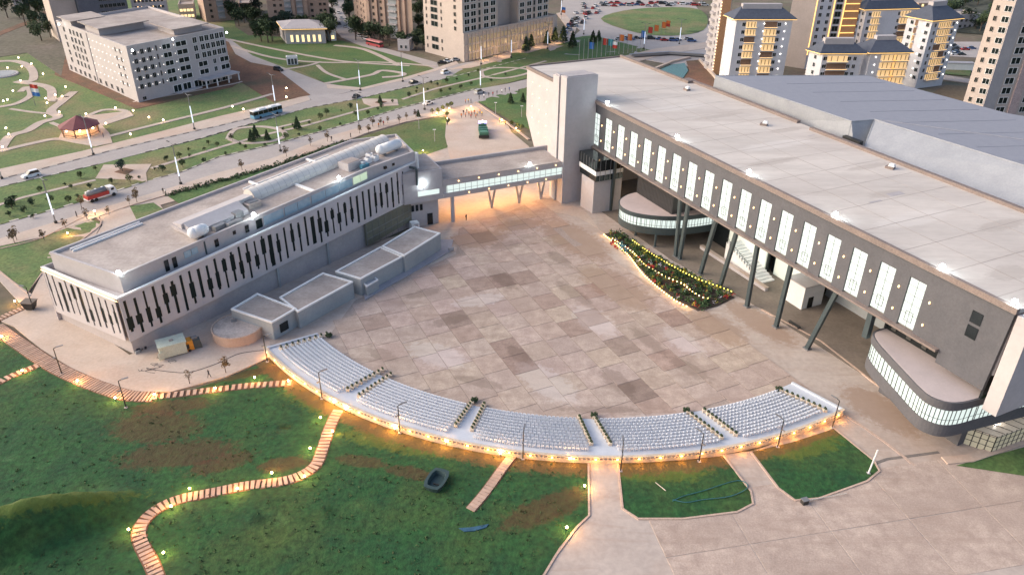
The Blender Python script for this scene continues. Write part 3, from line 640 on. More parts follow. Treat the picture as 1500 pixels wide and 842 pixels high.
for a,p in ((26,-6),(30.6,-6.6)): q=on_roof(a,p); b.box((q.x,q.y,q.z),(2.6,1.5,.5),math.atan2(MD.y,MD.x)-.2); b.box((q.x,q.y,q.z+.5),(1.4,.9,.3),math.atan2(MD.y,MD.x)-.2)
b.build('duct_cover',mt['white'],t)
t=thing('roof_hut','small square roof hut with a flat pink roof between the roof lights','hut',on_roof(34,-7.5)); b=MB(); q=on_roof(34,-7.5); b.box((q.x,q.y,q.z-.3),(3,2.4,1.3),math.atan2(MD.y,MD.x)); b.box((q.x,q.y,q.z+1.0),(3.3,2.7,.15),math.atan2(MD.y,MD.x)); b.build('hut_wall',mt['roof'],t); b=MB(); b.box((q.x,q.y,q.z+1.15),(2.2,1.7,.2),math.atan2(MD.y,MD.x)); b.build('hatch',mt['greym'],t)
t=thing('lift_housing','square grey lift housing next to the white air units','lift housing',on_roof(60,-6.6)); b=MB(); q=on_roof(60.2,-6.4); b.box((q.x,q.y,q.z-.3),(4.2,3.4,1.9),math.atan2(MD.y,MD.x)); b.build('housing_wall',mt['grey'],t); b=MB(); b.box((q.x,q.y,q.z+1.6),(3.4,2.6,.12),math.atan2(MD.y,MD.x)); b.build('housing_lid',mt['roof'],t)
lab=['white air unit closest to the blue tank','middle white air unit in the roof row','white air unit next to the long capsule tank','low white air unit behind the others']
for i,(a,p) in enumerate(((62.6,-4.6),(64.6,-5.2),(66.4,-4.8),(66.6,-7.0))):
    q=on_roof(a,p); t=thing('air_unit',lab[i]+' on the museum roof','air unit',q,'air units on the museum roof'); b=MB(); b.box((q.x,q.y,q.z),(1.5,1.2,1.2),math.atan2(MD.y,MD.x)+.1*i); b.build('casing',mt['white'],t); f=MB(); f.tube((q.x,q.y,q.z+1.2),(q.x,q.y,q.z+1.32),.45,.45,10); f.build('fan_guard',mt['greym'],t)
q=on_roof(61.8,-3.4); t=thing('tank','small blue tank at the front edge of the museum roof','tank',q); b=MB(); b.box((q.x,q.y,q.z),(2.2,.9,1.0),math.atan2(MD.y,MD.x)); b.build('tank_body',M('blue tank paint',(.06,.2,.28),rough=.5),t); b=MB(); b.tube((q.x,q.y,q.z+1),(q.x,q.y,q.z+1.15),.25,.25,8); b.build('tank_cap',mt['greym'],t)
q=on_roof(75.6,-9.5); t=thing('roof_vent','flat reddish roof vent at the far end of the museum roof','vent',q); b=MB(); b.box((q.x,q.y,q.z),(1.6,1.2,.35),.3); b.build('vent_base',mt['ledge'],t); b=MB(); b.box((q.x,q.y,q.z+.35),(1.9,1.5,.1),.3); b.build('vent_cap',mt['roof'],t)
# ================================================================ ANNEX BLOCKS
def block(nm,label,pts,z,h,wall,roofm,par=.35,cat='annex',extra=None):
    P=[G(x,y,z) for x,y in pts]; c_=sum(P,Vector())/len(P); t=thing(nm,label,cat,(c_.x,c_.y,0))
    b=MB(); b.prism([(p.x,p.y) for p in P],-.2,z-.3); b.build('wall',wall,t)
    b=MB(); b.prism([tuple(c_.xy+(p.xy-c_.xy)*.985) for p in P],z-.3,z-.26); b.build('roof',roofm,t)
    b=MB(); n=len(P)
    for i in range(n):
        a,q=P[i],P[(i+1)%n]; d=(q-a).normalized(); nn=Vector((-d.y,d.x,0))
        if nn.dot(c_-a)<0: nn=-nn
        w_=par
        r_=[]
        for zz in (z-.3,z): r_+=[(*(a-nn*.03-d*.03).xy,zz),(*(q-nn*.03+d*.03).xy,zz),(*(q+nn*w_).xy,zz),(*(a+nn*w_).xy,zz)]
        for k in range(8): r_[k]=(r_[k][0],r_[k][1],r_[k][2]+i*.003)
        b.hexa(r_)
    b.build('parapet',mt['white'] if wall is not mt['grey'] else mt['lgrey'],t); return t,P
t1,P1=block('annex_block','low blue grey annex with a dark hatch beside the seating end',[(338,452),(377,429),(434,451),(398,472)],4,4,mt['bluegrey'],mt['roof'])
d=(P1[2]-P1[3]).normalized(); nn=Vector((d.y,-d.x,0)); 
if nn.y>0: nn=-nn
q=P1[3].lerp(P1[2],.42)+nn*.04; b=MB(); b.box((q.x,q.y,.8),(2.0,.2,1.8),math.atan2(d.y,d.x)); b.build('hatch',mt['dark'],t1)
block('annex_block','middle annex with a long flat pink roof between the other two',[(409,435),(473,399),(517,412),(436,456)],3.9,4,mt['bluegrey'],mt['roof'])
block('annex_block','long annex beside the ramp with a flat brown roof, nearer part',[(491,397),(557,361),(590,375),(528,408)],4.1,4,mt['bluegrey'],mt['roof'])
block('annex_block','far annex against the glazed museum wall, below the corner',[(559,360),(607,331),(645,341),(592,374)],4.5,4,mt['bluegrey'],mt['roof'])
t,P=block('stair_box','small open topped concrete box lit from inside beside the annex',[(522,405),(541,400),(554,409),(537,419)],2.6,2.6,mt['bluegrey'],mt['lgrey'],.25,'stair box')
q=sum(P,Vector())/4; point_light((q.x,q.y,3.2),60,(.8,1,.8),.3,t)
rp=[G(535,440),G(660,369),G(664,352),G(645,352),G(530,425)]
b=MB(); b.prism([(p.x,p.y) for p in rp],-.1,.25,0); struct(b.build('ramp',M('ramp concrete',(.33,.32,.36),(.28,.275,.31),.2,.85,fine=.1)),'grey sloping ramp along the annex')
q=G(661,368); b=MB(); b.box((q.x,q.y,.2),(1.2,.5,.8),.5); tag(b.build('stone_block',mt['grey']),'grey end block at the foot of the annex ramp','block')
# ================================================================ GREAT HALL (right)
hall=thing('exhibition_hall','huge dark hall with a white flat roof, tall lit windows and leaning columns','building',hp(45,15))
AZ=math.atan2(HU.y,HU.x)
def hq(pts,z0,z1): return [hp(a,b,z0) for a,b in pts]+[hp(a,b,z1) for a,b in pts]
def hbox(B,a0,a1,b0,b1,z0,z1,mi=0): B.hexa(hq([(a0,b0),(a1,b0),(a1,b1),(a0,b1)],z0,z1),mi)
HR=26.95
# roof with low upstands
b=MB(); b.prism([tuple(hp(a,bb).xy) for a,bb in [(-33,-.3),(119.6,-.3),(123,34),(2,34.2),(-1,32),(-33,32)]],HR-1.0,HR-.25); b.build('roof',mt['hroof'],hall)
b=MB()
hbox(b,-33.2,119.8,-.45,.25,HR-.9,HR); hbox(b,-33.2,-32.6,.25,32.2,HR-.9,HR+.1); hbox(b,-32.6,-1,31.6,32.3,HR-.9,HR+.5); hbox(b,-1,2,31.7,34.3,HR-.9,HR+.45)
hbox(b,2,42,33.3,34.3,HR-.9,HR+.4); hbox(b,47,124,32.2,33.2,HR-.9,HR+.4)
b.build('parapet',mt['ledge'],hall)
# roof screed joints as proud seams
b=MB()
for a in range(4,120,8): hbox(b,a,a+.1,.3,31,HR-.3,HR-.235)
for bb in (8,16,24): hbox(b,-2,119,bb,bb+.1,HR-.3,HR-.236)
b.build('roof_seam',mt['roof'],hall)
b=MB()
for a,bb,l,w_ in ((82,17,6,2.2),(83.5,11,5,.9),(50,29,3,.6)): hbox(b,a,a+w_*.6,bb,bb+l*.6,HR-.3,HR-.228)
b.build('roof_patch',mt['grey'],hall)
# facade wall with window openings
WA=[1.6+5.715*i for i in range(19)]; WW=1.52; Z0,Z1,ZT=15.25,23.6,26.2
b=MB(); x=.0
for a in WA:
    hbox(b,x,a-WW,0,.6,Z0-.3,ZT); hbox(b,a-WW,a+WW,0,.6,Z1,ZT); x=a+WW
hbox(b,x,111,0,.6,Z0-.3,ZT)
b.build('facade_wall',mt['hwall'],hall)
b=MB(); b.hexa([hp(111,-.02,12.5),hp(119,-.02,12.5),hp(119,.6,12.5),hp(111,.6,12.5),hp(111,-.02,ZT),hp(119.5,-.02,ZT),hp(119.5,.6,ZT),hp(111,.6,ZT)])
b.build('end_wall',mt['hwall'],hall)
b=MB()
for z in (20.2,22.6): hbox(b,113.9,115.6,-.12,.02,z-.95,z+.95)
b.build('window',mt['dark'],hall)
wme=None
def lit_window():
    b=MB(); b.hexa([(-WW,.22,0),(WW,.22,0),(WW,.5,0),(-WW,.5,0),(-WW,.22,8.35),(WW,.22,8.35),(WW,.5,8.35),(-WW,.5,8.35)]); 
    f=MB()
    def bar(x0,x1,z0,z1): f.hexa([(x0,.15,z0),(x1,.15,z0),(x1,.23,z0),(x0,.23,z0),(x0,.15,z1),(x1,.15,z1),(x1,.23,z1),(x0,.23,z1)])
    for z in (0,2.2,4.0,5.5,7.0,8.25): bar(-WW,WW,z,z+.06)
    for x in (-WW,-.05,WW-.12): bar(x,x+.07,.12,8.25)
    for z in (.9,2.6): bar(-.7,.7,z,z+.1)
    for x in (-.7,.6): bar(x,x+.1,1.0,2.6)
    return b,f
b,f=lit_window(); w0=b.build('lit_window',[mt['lit']],hall,local=True); fr=f.build('window_frame',mt['wframe'],w0,local=True)
for i,a in enumerate(WA):
    o=w0 if i==0 else inst('lit_window',w0.data,(0,0,0),parent=hall)
    o.parent=hall; o.location=hp(a,0,Z0)-ORG[hall.name]; o.rotation_euler=(0,0,AZ); ORG[o.name]=Vector()
    if i: 
        g=bpy.data.objects.new('window_frame',fr.data); col.objects.link(g); g.parent=o
# ledge below
b=MB(); hbox(b,-.2,111,-.9,.5,14.6,14.95); b.build('ledge',mt['ledge'],hall)
b=MB(); hbox(b,0,119,.6,33,14.7,15.2); hbox(b,0,119,30,33.3,15.2,26); hbox(b,118,119.4,.7,30,15.2,26); b.build('upper_floor',mt['grey'],hall)
b=MB()
for i,a in enumerate(WA[:-1]+[WA[-1]]):
    for z in (17.2,21.2):
        p=hp(a+2.86,-.15,z); b.ball(p,.14,0,8,6,(1,1,1.6))
wl=b.build('wall_lamp',mt['warms'],hall)
def hlamp(a,bb,z,e=1100):
    q=hp(a,bb,z); mlamp(0,0,0,e,hall,q)
for (x,y) in ((887,152),(990,202),(1098,253),(1225,315),(1384,391),(1495,441)):
    p=G(x,y,27.5); dd=p-HO; hlamp(dd.dot(HU),-.35,27.8,30)
# left part of the hall: blank wall with chamfered end
prof=[(-33,26.2),(-33,12),(-26,2),(-24,0),(.3,0),(.3,26.2)]
b=MB(); A_=[hp(a,-.2,z) for a,z in prof]; B_=[hp(a,.6,z) for a,z in prof]; n=len(prof)
b.add(A_+B_,[tuple(range(n)),tuple(range(n,2*n))[::-1]]+[(i,i+n,(i+1)%n+n,(i+1)%n) for i in range(n)]); b.build('side_wall',mt['lgrey'],hall)
b=MB(); b.hexa([hp(-32.5,.7,12),hp(-.5,.7,0),hp(-.5,31.5,0),hp(-32.5,31.5,12),hp(-32.8,.7,26),hp(-.5,.7,26),hp(-.5,31.5,26),hp(-32.8,31.5,26)]); b.build('body',mt['lgrey'],hall)
b=MB(); hbox(b,-15,-13,-.5,-.19,6,24.5); b.build('slit_window',mt['dark'],hall)
b=MB(); rl=random.Random(3)
for z in (9,12.5,16,19.5,23):
    for a in (-29,-24.5,-20):
        if z<12 and a<-26: continue
        b.ball(hp(a,-.3,z),.15,0,6,4)
b.build('wall_lamp',mt['warms'],hall)
b=MB(); hbox(b,120,122.2,-.2,33,10,26); b.build('end_panel',mt['lgrey'],hall)
# twin lift towers
b=MB(); hbox(b,.5,3.6,-9.4,-.3,0,33); b.build('tower',mt['lgrey'],hall); b=MB(); hbox(b,3.75,6.8,-9.0,-.1,0,33.3); b.build('tower',mt['lgrey'],hall)
b=MB(); hbox(b,1,3.2,-9,-.8,33,33.25); hbox(b,4.2,6.4,-8.6,-.6,33.3,33.5); b.build('tower_cap',mt['grey'],hall)
# glazed pier under the left end of the facade
b=MB(); b.hexa(hq([(10.2,-5.2),(15.6,-4.7),(16.5,3),(9,3)],0,9)); b.build('pier',mt['lgrey'],hall)
b=MB(); hbox(b,8.5,16.6,-4.9,3,9,10.6); hbox(b,8.0,16.9,-5.0,3,11.8,14.6); b.build('glass_band',mt['dark'],hall); b=MB(); hbox(b,8.2,16.7,-5.05,3,10.6,11.8); b.build('white_band',mt['white'],hall)
b=MB()
for i in range(6): hbox(b,9+1.4*i,9.1+1.4*i,-5.1,-4.98,11.8,14.6)
for i in range(5): hbox(b,16.9,16.98,-4+1.5*i,-3.9+1.5*i,9,14.6)
b.build('mullion',mt['greym'],hall)
# teal corner above the first window
b=MB(); hbox(b,-.1,.28,-.3,-.2,15,26); b.build('corner_trim',mt['steel'],hall)
# leaning steel columns: base and head both surveyed
cols=[((883,311),(898,233)),((985,377),(989,290)),((991,381),(1006,296)),((1023,402),(1048,320)),((1063,419),(1077,338)),((1098,448),(1108,356)),((1143,477),(1158,385)),((1190,508),(1225,425))]
for bq,tq in cols:
    p0=G(*bq); dd=p0-HO; p0=hp(dd.dot(HU),.4,0); p1=G(tq[0],tq[1],14.7); dd=p1-HO; p1=hp(dd.dot(HU),.2,14.7)
    b=MB(); q=[]
    for p in (p0,p1): q+=[p-HU*.42-HV*.32,p+HU*.42-HV*.32,p+HU*.42+HV*.32,p-HU*.42+HV*.32]
    b.hexa(q); o=b.build('column',mt['steel'],hall)
    k=MB(); k.box((p0.x,p0.y,-.02),(1.3,1.1,.22),AZ); k.build('base_plate',mt['greym'],o)
p=hp(99.5,.6,0); b=MB(); b.hexa(hq([(97.2,.3),(98.2,.3),(98.2,1.3),(97.2,1.3)],9,14.7)); b.build('column',mt['steel'],hall)
# recessed ground floor: dark glass with lit bays
b=MB(); hbox(b,17,41,16,17,0,14.7); hbox(b,41,60,13.5,14.5,0,14.7); hbox(b,60,72,15.5,16.5,0,14.7); hbox(b,72,118,19,20,0,14.7); b.build('ground_floor_wall',mt['dark'],hall)
b=MB(); hbox(b,73,118,18.6,19.02,0,5.5); b.build('base_wall',mt['bluegrey'],hall)
b=MB()
for i in range(12): hbox(b,18+i*1.9,18.1+i*1.9,15.85,16,0,14)
for z in (3,6,9,12): hbox(b,17,41,15.86,15.99,z,z+.1)
b.build('mullion',mt['frame'],hall)
b=MB()
for a in (18.6,20.5,22.4,24.3):
    for z in (.2,3.2): hbox(b,a,a+1.4,15.8,15.84,z,z+2.2)
b.build('lit_window',mt['litw'],hall)
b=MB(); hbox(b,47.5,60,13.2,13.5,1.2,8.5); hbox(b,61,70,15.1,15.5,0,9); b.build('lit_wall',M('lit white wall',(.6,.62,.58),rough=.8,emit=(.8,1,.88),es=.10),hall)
q=hp(56,9,9); point_light(q,350,(.88,1,.93),1.5,hall,'soffit_lamp'); point_light(hp(68,11,8),260,(.88,1,.93),1.5,hall,'soffit_lamp')
point_light(hp(21,10,6),500,(1,.62,.25),1,hall,'soffit_lamp')
# white kiosk block, stairs and rail under the hall
b=MB(); hbox(b,70.5,75.5,9.5,15,0,5.2); t=thing('kiosk','white square block standing under the raised hall','kiosk',hp(73,12)); b.build('kiosk_wall',mt['white'],t); b=MB(); hbox(b,70.3,75.7,9.3,15.1,5.2,5.4); b.build('kiosk_roof',mt['lgrey'],t); b=MB(); hbox(b,75.5,75.54,11,12.4,.12,2.6); b.build('door',mt['dark'],t)
t=thing('staircase','white stairs with a dark railing beneath the hall','stairs',hp(58,10))
b=MB()
for i in range(14): hbox(b,51+i*.9,51.9+i*.9,9.5,13.2,.12,4.6-i*.32)
b.build('step',mt['white'],t); b=MB()
for i in range(12): hbox(b,51.3+i*.9,51.38+i*.9,9.4,9.48,4.4-i*.32,5.6-i*.32)
for i in range(12): hbox(b,51+i*.9,51.9+i*.9,9.4,9.47,5.55-i*.32,5.65-i*.32)
b.build('railing',mt['blackm'],t)
t=thing('planter_wall','long low pale wall edging the floor beneath the hall','wall',hp(58,8)); b=MB(); hbox(b,44,66.5,8,8.8,.1,.9); b.build('wall_body',mt['lgrey'],t); b=MB(); hbox(b,43.9,66.6,7.9,8.9,.9,1.0); b.build('coping',mt['conc'],t)
# ---- rounded ribbon-window pods
def pod(name,label,outline,z,roofmat,mull,dark,k=3,closed_back=None):
    P=[hp(a,bb) for a,bb in outline]; c_=sum(P,Vector())/len(P); t=thing(name,label,'pavilion',(c_.x,c_.y,0))
    pts=[tuple(p.xy) for p in P]
    def shr(f): return [tuple((c_+(p-c_)*f).xy) for p in P]
    b=MB(); b.prism(shr(.985),z[0],z[1]); b.build('lower_fascia',dark,t)
    b=MB(); b.prism(shr(.975),z[1]-.01,z[2]+.01); g=b.build('ribbon_window',mt['litband'],t)
    b=MB(); b.prism(pts,z[2],z[3]); b.build('upper_fascia',dark,t)
    b=MB(); b.prism(shr(.965),z[3]-.01,z[3]+.06); b.build('roof',roofmat,t)
    b=MB(); n=len(P); L=0
    for i in range(n-1):
        a,q=c_+(P[i]-c_)*.98,c_+(P[i+1]-c_)*.98; l=(q-a).length; s=0
        while L+mull<=l+1e-6 if False else s<l:
            p=a.lerp(q,s/l); b.box((p.x,p.y,z[1]),(.09,.09,z[2]-z[1]),0); s+=mull
        b.tube((a.x,a.y,(z[1]+z[2])/2-.5),(q.x,q.y,(z[1]+z[2])/2-.5),.04,.04,4)
    b.build('mullion',mt['frame'],g); return t
def arcp(pts,k=6): 
    q=smooth_pts([(a,b_) for a,b_ in pts],k); return [(p.x,p.y) for p in q]
o1=arcp([(24.2,3),(24.6,-.5),(26.6,-4),(29.5,-5.8),(32.5,-6),(35.5,-4.7),(38.8,-1.2),(41,3),(42.2,9),(42.6,15)],4)+[(24.2,15)]
pod('rounded_pavilion','half round pavilion with a pink roof and lit ribbon window under the hall',o1,(3.2,5.0,7.0,8.0),M('pavilion roof',(.50,.41,.40),(.44,.36,.35),.3,.8,fine=.05),.8,mt['steel'])
b=MB(); hbox(b,24.6,39.4,2.2,15.2,8,14.6); dk_=b.build('glass_block',M('dark ribbed glass',(.045,.045,.05),rough=.35),hall)
b=MB()
for i in range(26): hbox(b,24.8+i*.57,24.86+i*.57,2.1,2.22,8,14.6)
for z in (9.6,11.5,13.2): hbox(b,24.6,39.4,2.1,2.21,z,z+.08)
b.build('mullion',mt['frame'],dk_)
for q in ((931,345),(959,362)):
    p=G(*q); t=thing('post','dark round post carrying the half round pavilion, '+('left one' if q[0]<940 else 'right one'),'post',p,'posts under the half round pavilion'); b=MB(); b.tube((p.x,p.y,0),(p.x,p.y,3.25),.28,.28,8); b.build('shaft',mt['steel'],t); b=MB(); b.box((p.x,p.y,0),(.9,.9,.18)); b.build('foot',mt['greym'],t)
o2=arcp([(98.6,3.2),(98.9,.6),(101.3,-1.1),(105.2,-2.6),(109.2,-4.0),(113,-5.3),(115.5,-5.7),(117.6,-4.6),(118.6,-2.2),(119.1,3),(120.4,14),(122,28)],4)+[(104,28),(99.5,12)]
pod('corner_pavilion','long curved corner pavilion with lit ribbon glazing at the right end',o2,(4.3,6.5,9.3,10.7),M('corner pavilion roof',(.47,.41,.415),(.42,.365,.37),.3,.8,fine=.05),1.0,mt['hwall'])
b=MB(); hbox(b,98.5,118.6,3.6,4.2,10.7,14.7); q=b.build('clerestory',mt['dark'],hall); b=MB()
for i in range(7): hbox(b,100+i*3,100.9+i*3,3.45,3.6,11.2,13.6)
b.build('mullion',mt['frame'],q)
b=MB(); hbox(b,118.6,119.0,.6,30,10.7,15); hbox(b,119.0,121.5,4,30,10.7,13.5); b.build('end_glazing',mt['dark'],hall); b=MB(); hbox(b,102,117.5,2,20,0,4.3); b.build('pavilion_base',mt['hwall'],hall)
# glass entrance box
t=thing('glass_entrance','glass entrance box with a lit translucent roof below the corner pavilion','entrance',hp(120,10))
q=[hp(117.4,3.4),hp(120.8,5.4),hp(121.5,24),hp(116.8,24)]
b=MB(); b.prism([tuple(p.xy) for p in q],0,3.0); b.build('glass_wall',M('smoky glass',(.22,.21,.17),rough=.2,emit=(1,.9,.65),es=.12),t)
b=MB(); b.prism([tuple(p.xy) for p in q],3.0,3.15); b.build('glass_roof',M('glass roof',(.42,.36,.30),(.38,.33,.28),.3,.3,emit=(1,.85,.65),es=.1),t)
b=MB()
for P_,Q in zip(q,q[1:]+q[:1]):
    l=(Q-P_).length; n=int(l/1.1)+1
    for i in range(n+1): p=P_.lerp(Q,i/n); b.box((p.x,p.y,0),(.12,.12,3.2),AZ)
    for z in (1.0,2.0,2.95): b.tube(P_+Vector((0,0,z)),Q+Vector((0,0,z)),.06,.06,4)
for i in range(12): f=i/11; b.tube(q[0].lerp(q[3],f)+Vector((0,0,3.2)),q[1].lerp(q[2],f)+Vector((0,0,3.2)),.05,.05,4)
b.build('frame',mt['frame'],t)
for f in (.25,.6): p=q[0].lerp(q[2],f); point_light((p.x,p.y,3.6),60,(1,.95,.85),.2,t)
# ---- link bridge
br=thing('link_bridge','white link bridge with a lit ribbon window joining the two halls','bridge',hp(1.5,-26))
b=MB(); hbox(b,-4,6.4,-42,-8.8,7.0,8.2); hbox(b,-4,5.9,-42,-8.8,8.2,10.2); hbox(b,-4,6.4,-42,-8.8,10.2,11.6); b.build('deck',mt['lgrey'],br)
b=MB(); hbox(b,5.9,6.15,-41,-9,8.2,10.2); g=b.build('ribbon_window',mt['litband'],br); b=MB()
for i in range(21): hbox(b,6.15,6.22,-41+i*1.6,-40.93+i*1.6,8.2,10.2)
hbox(b,6.15,6.21,-41,-9,8.8,8.86); b.build('mullion',mt['greym'],g)
b=MB(); hbox(b,-4,6.4,-42,-9.4,11.6,11.75); b.build('roof',mt['roof'],br); b=MB(); hbox(b,-4.6,-4,-42,-8,11,12.6); b.build('parapet',mt['grey'],br)
b=MB()
for i in range(6):
    for z in (7.6,11): b.ball(hp(6.5,-38+i*5.4+(2.7 if z<9 else 0),z),.17,0,8,5)
b.build('wall_lamp',mt['warms'],br)
for bb in (-39.5,-27,-19,-12.5):
    for s in ((0,) if bb<-39 else (-1.3,1.3)):
        b=MB(); b.tube(hp(1.5 if bb>-39 else 5.6,bb,0),hp(1.5 if bb>-39 else 5.6,bb+s,7.05),.35 if bb>-39 else .55,.3 if bb>-39 else .5,8); b.build('leg',mt['lgrey'],br)
for bb in (-35,-26,-17): point_light(hp(0,bb,6.3),1500,(1,.5,.16),.3,br,'soffit_lamp')
mlamp(0,0,0,30,br,hp(6.6,-18.6,12.6)); 
# ---- corner stair block at the museum end of the bridge
sb=thing('stair_block','pale stair block between the museum corner and the link bridge','building',hp(4,-46))
b=MB(); hbox(b,-6,6,-52,-42.05,6.8,14.6); b.build('upper_wall',mt['lgrey'],sb); b=MB(); hbox(b,-6,4.8,-51.5,-43,0,6.8); b.build('lower_wall',mt['lgrey'],sb)
b=MB(); hbox(b,-5.6,5.6,-51.6,-42.5,14.6,14.75); b.build('roof',mt['roof'],sb)
b=MB(); hbox(b,5.98,6.1,-48.5,-43,8.4,9.6); b.build('ribbon_window',mt['litband'],sb)
b=MB(); hbox(b,4.8,4.95,-46,-44.6,0,3); b.build('door',mt['dark'],sb)
for i in range(3): b=MB(); hbox(b,4.8,4.92,-50+i*1.1,-49.3+i*1.1,4.2,5.8); b.build('window',mt['dark'],sb)
b=MB(); b.path([hp(4,-50,14.7),hp(4,-50,15.6),hp(5.6,-48.6,15.6),hp(6.3,-48.6,15.2),hp(6.3,-48.6,11.5)],.3,8); b.build('duct',mt['steel'],sb)
mlamp(0,0,0,12,sb,hp(6.5,-47.2,11.4))
for q,e in ((hp(9,-44,1.6),160),(hp(8,-49,1.6),120)): pass
t=thing('utility_cabinet','small white utility cabinet below the stair block','cabinet',hp(6.6,-50)); b=MB(); hbox(b,5.6,7.6,-51,-49,0,2.2); b.build('cabinet_body',mt['white'],t); b=MB(); hbox(b,7.6,7.65,-50.6,-49.4,.2,2); b.build('door',mt['lgrey'],t)
# ---- blue metal hall behind
bl=thing('metal_hall','low wide hall with blue grey metal roofs behind the white roof','building',hp(60,70))
Zb=30.0
b=MB(); v1=[(7,35.8,Zb-4.5),(53.5,36.4,Zb-4.5),(60,80,Zb-4),(24,76,Zb-4)]
b.add([hp(8.8,35.2,Zb),hp(53.8,37.2,Zb),hp(54.9,43,Zb),hp(92,46,Zb),hp(150,50,Zb),hp(150,110,Zb+.2),hp(63.5,75.4,Zb),hp(25,73.5,Zb)],[(7,6,5,4,3,2,1,0)]); b.build('roof',mt['blue'],bl)
b=MB(); b.add([hp(6.2,36.4,18),hp(53.9,36.4,18),hp(53.8,37.2,Zb-.02),hp(8.8,35.2,Zb-.02)],[(0,1,2,3)]); 
b.add([hp(59.5,36.2,18),hp(150,36.2,18),hp(150,50,Zb-.02),hp(92,46,Zb-.02),hp(54.9,43,Zb-.02),hp(59.5,36.2,26)],[(0,1,2,3,4,5)])
b.add([hp(53.9,36.4,18),hp(59.5,36.2,18),hp(59.5,36.2,26),hp(54.9,43,Zb-.02),hp(53.8,37.2,Zb-.02)],[(0,1,2,3,4)])
b.build('fascia',mt['bluef'],bl)
b=MB()
for P_,Q in (((8.8,35.2),(53.8,37.2)),((53.8,37.2),(54.9,43)),((54.9,43),(92,46)),((92,46),(150,50)),((25,73.5),(8.8,35.2))): b.tube(hp(*P_,Zb),hp(*Q,Zb),.16,.16,5)
b.tube(hp(54.9,43,Zb),hp(59.5,36.2,26),.14,.14,5); b.tube(hp(53.8,37.2,Zb),hp(53.9,36.4,18),.14,.14,5)
b.build('trim',mt['bluef'],bl)
b=MB()
for i in range(1,14): 
    a=14+i*9.0; b.tube(hp(a,47+ (0 if a<54 else 0),Zb+.02),hp(a+9,72,Zb+.02),.06,.06,4)
b.tube(hp(55,43.2,Zb+.03),hp(80,62,Zb+.03),.12,.12,4); b.build('roof_seam',mt['blue'],bl)
b=MB(); b.prism([tuple(hp(a,bb).xy) for a,bb in [(12,38),(150,52),(150,108),(62,74),(26,72)]],-.1,18.5); b.build('body',mt['bluegrey'],bl)
b=MB(); hbox(b,54.2,59,35,36.1,24,27.2); b.build('louvre',mt['blackm'],bl)
# small things on the big roof
for i,(x,y,l) in enumerate(((1006,131,'white roof vent with a red side near the back edge of the hall roof'),(1304,245,'white and orange roof vent near the rear parapet on the right'),(1119,182,'small brown roof hatch in the middle of the hall roof'))):
    p=G(x,y,HR); t=thing('roof_vent',l,'vent',(p.x,p.y,HR-.25)); b=MB(); b.box((p.x,p.y,HR-.3),(1.6,1.2,.5),AZ+.3*i); b.build('vent_base',mt['ledge'],t); b=MB(); b.box((p.x+.3,p.y,HR+.2),(1.2,.9,.55),AZ+.3*i,top=.7); b.build('vent_cap',mt['white'],t)
ORDN=['first','second','third','fourth','fifth','sixth','seventh','eighth','ninth','tenth','eleventh','twelfth','thirteenth','fourteenth','fifteenth','sixteenth','seventeenth','eighteenth','nineteenth','twentieth']+['twenty '+w_ for w_ in ('first','second','third','fourth','fifth','sixth','seventh','eighth','ninth')]+['thirtieth']+['thirty '+w_ for w_ in ('first','second','third','fourth','fifth')]
# ================================================================ SEATING ARC
st=thing('seating_terrace','curved white seating terrace with a lit outer rim facing the plaza','terrace',ap(71,-99))
NR=11; A0,A1=-141.5,-57.5
rows=[66.0+i*.8 for i in range(NR)]
def ring(B,r0,r1,a0,a1,z0,z1,mi=0,n=None):
    n=n or max(2,int((a1-a0)/1.2)); 
    for i in range(n):
        t0=a0+(a1-a0)*i/n; t1=a0+(a1-a0)*(i+1)/n
        B.hexa([ap(r0,t0,z0),ap(r1,t0,z0),ap(r1,t1,z0),ap(r0,t1,z0),ap(r0,t0,z1),ap(r1,t0,z1),ap(r1,t1,z1),ap(r0,t1,z1)],mi)
def zrow(i): return .1+.07*i
for i in range(NR):
    b=MB(); ring(b,rows[i]-.4,rows[i]+.4,A0,A1,-.1,zrow(i)); b.build('terrace_step',mt['seat'],st)
b=MB(); ring(b,rows[-1]+.4,75.7,A0,A1,-.1,zrow(NR)); b.build('rear_walkway',mt['seat'],st)
b=MB(); ring(b,75.75,76.1,A0-.3,A1+.3,-.1,.62); ring(b,75.68,76.16,A0-.3,A1+.3,1.15,1.28); rim=b.build('rim_wall',M('rim stone',(.62,.5,.38),(.55,.44,.33),.5,.8),st)
b=MB(); nb=170
b.box((0,0,.62),(.22,.16,.53)); bme=bpy.data.meshes.new('baluster'); bme.from_pydata(b.v,[],b.f); bme.materials.append(mt['kerbw'])
for i in range(nb):
    a=A0+(A1-A0)*(i+.5)/nb; p=ap(75.92,a); inst('baluster',bme,(p.x,p.y,0),R(a),parent=rim)
for a in (A0,A1):
    b=MB(); b.hexa([ap(65.6,a,-.1),ap(76,a,-.1),ap(76,a+.35,-.1),ap(65.6,a+.35,-.1),ap(65.6,a,.35),ap(76,a,1.28),ap(76,a+.35,1.28),ap(65.6,a+.35,.35)]); b.build('end_wall',mt['seat'],st)
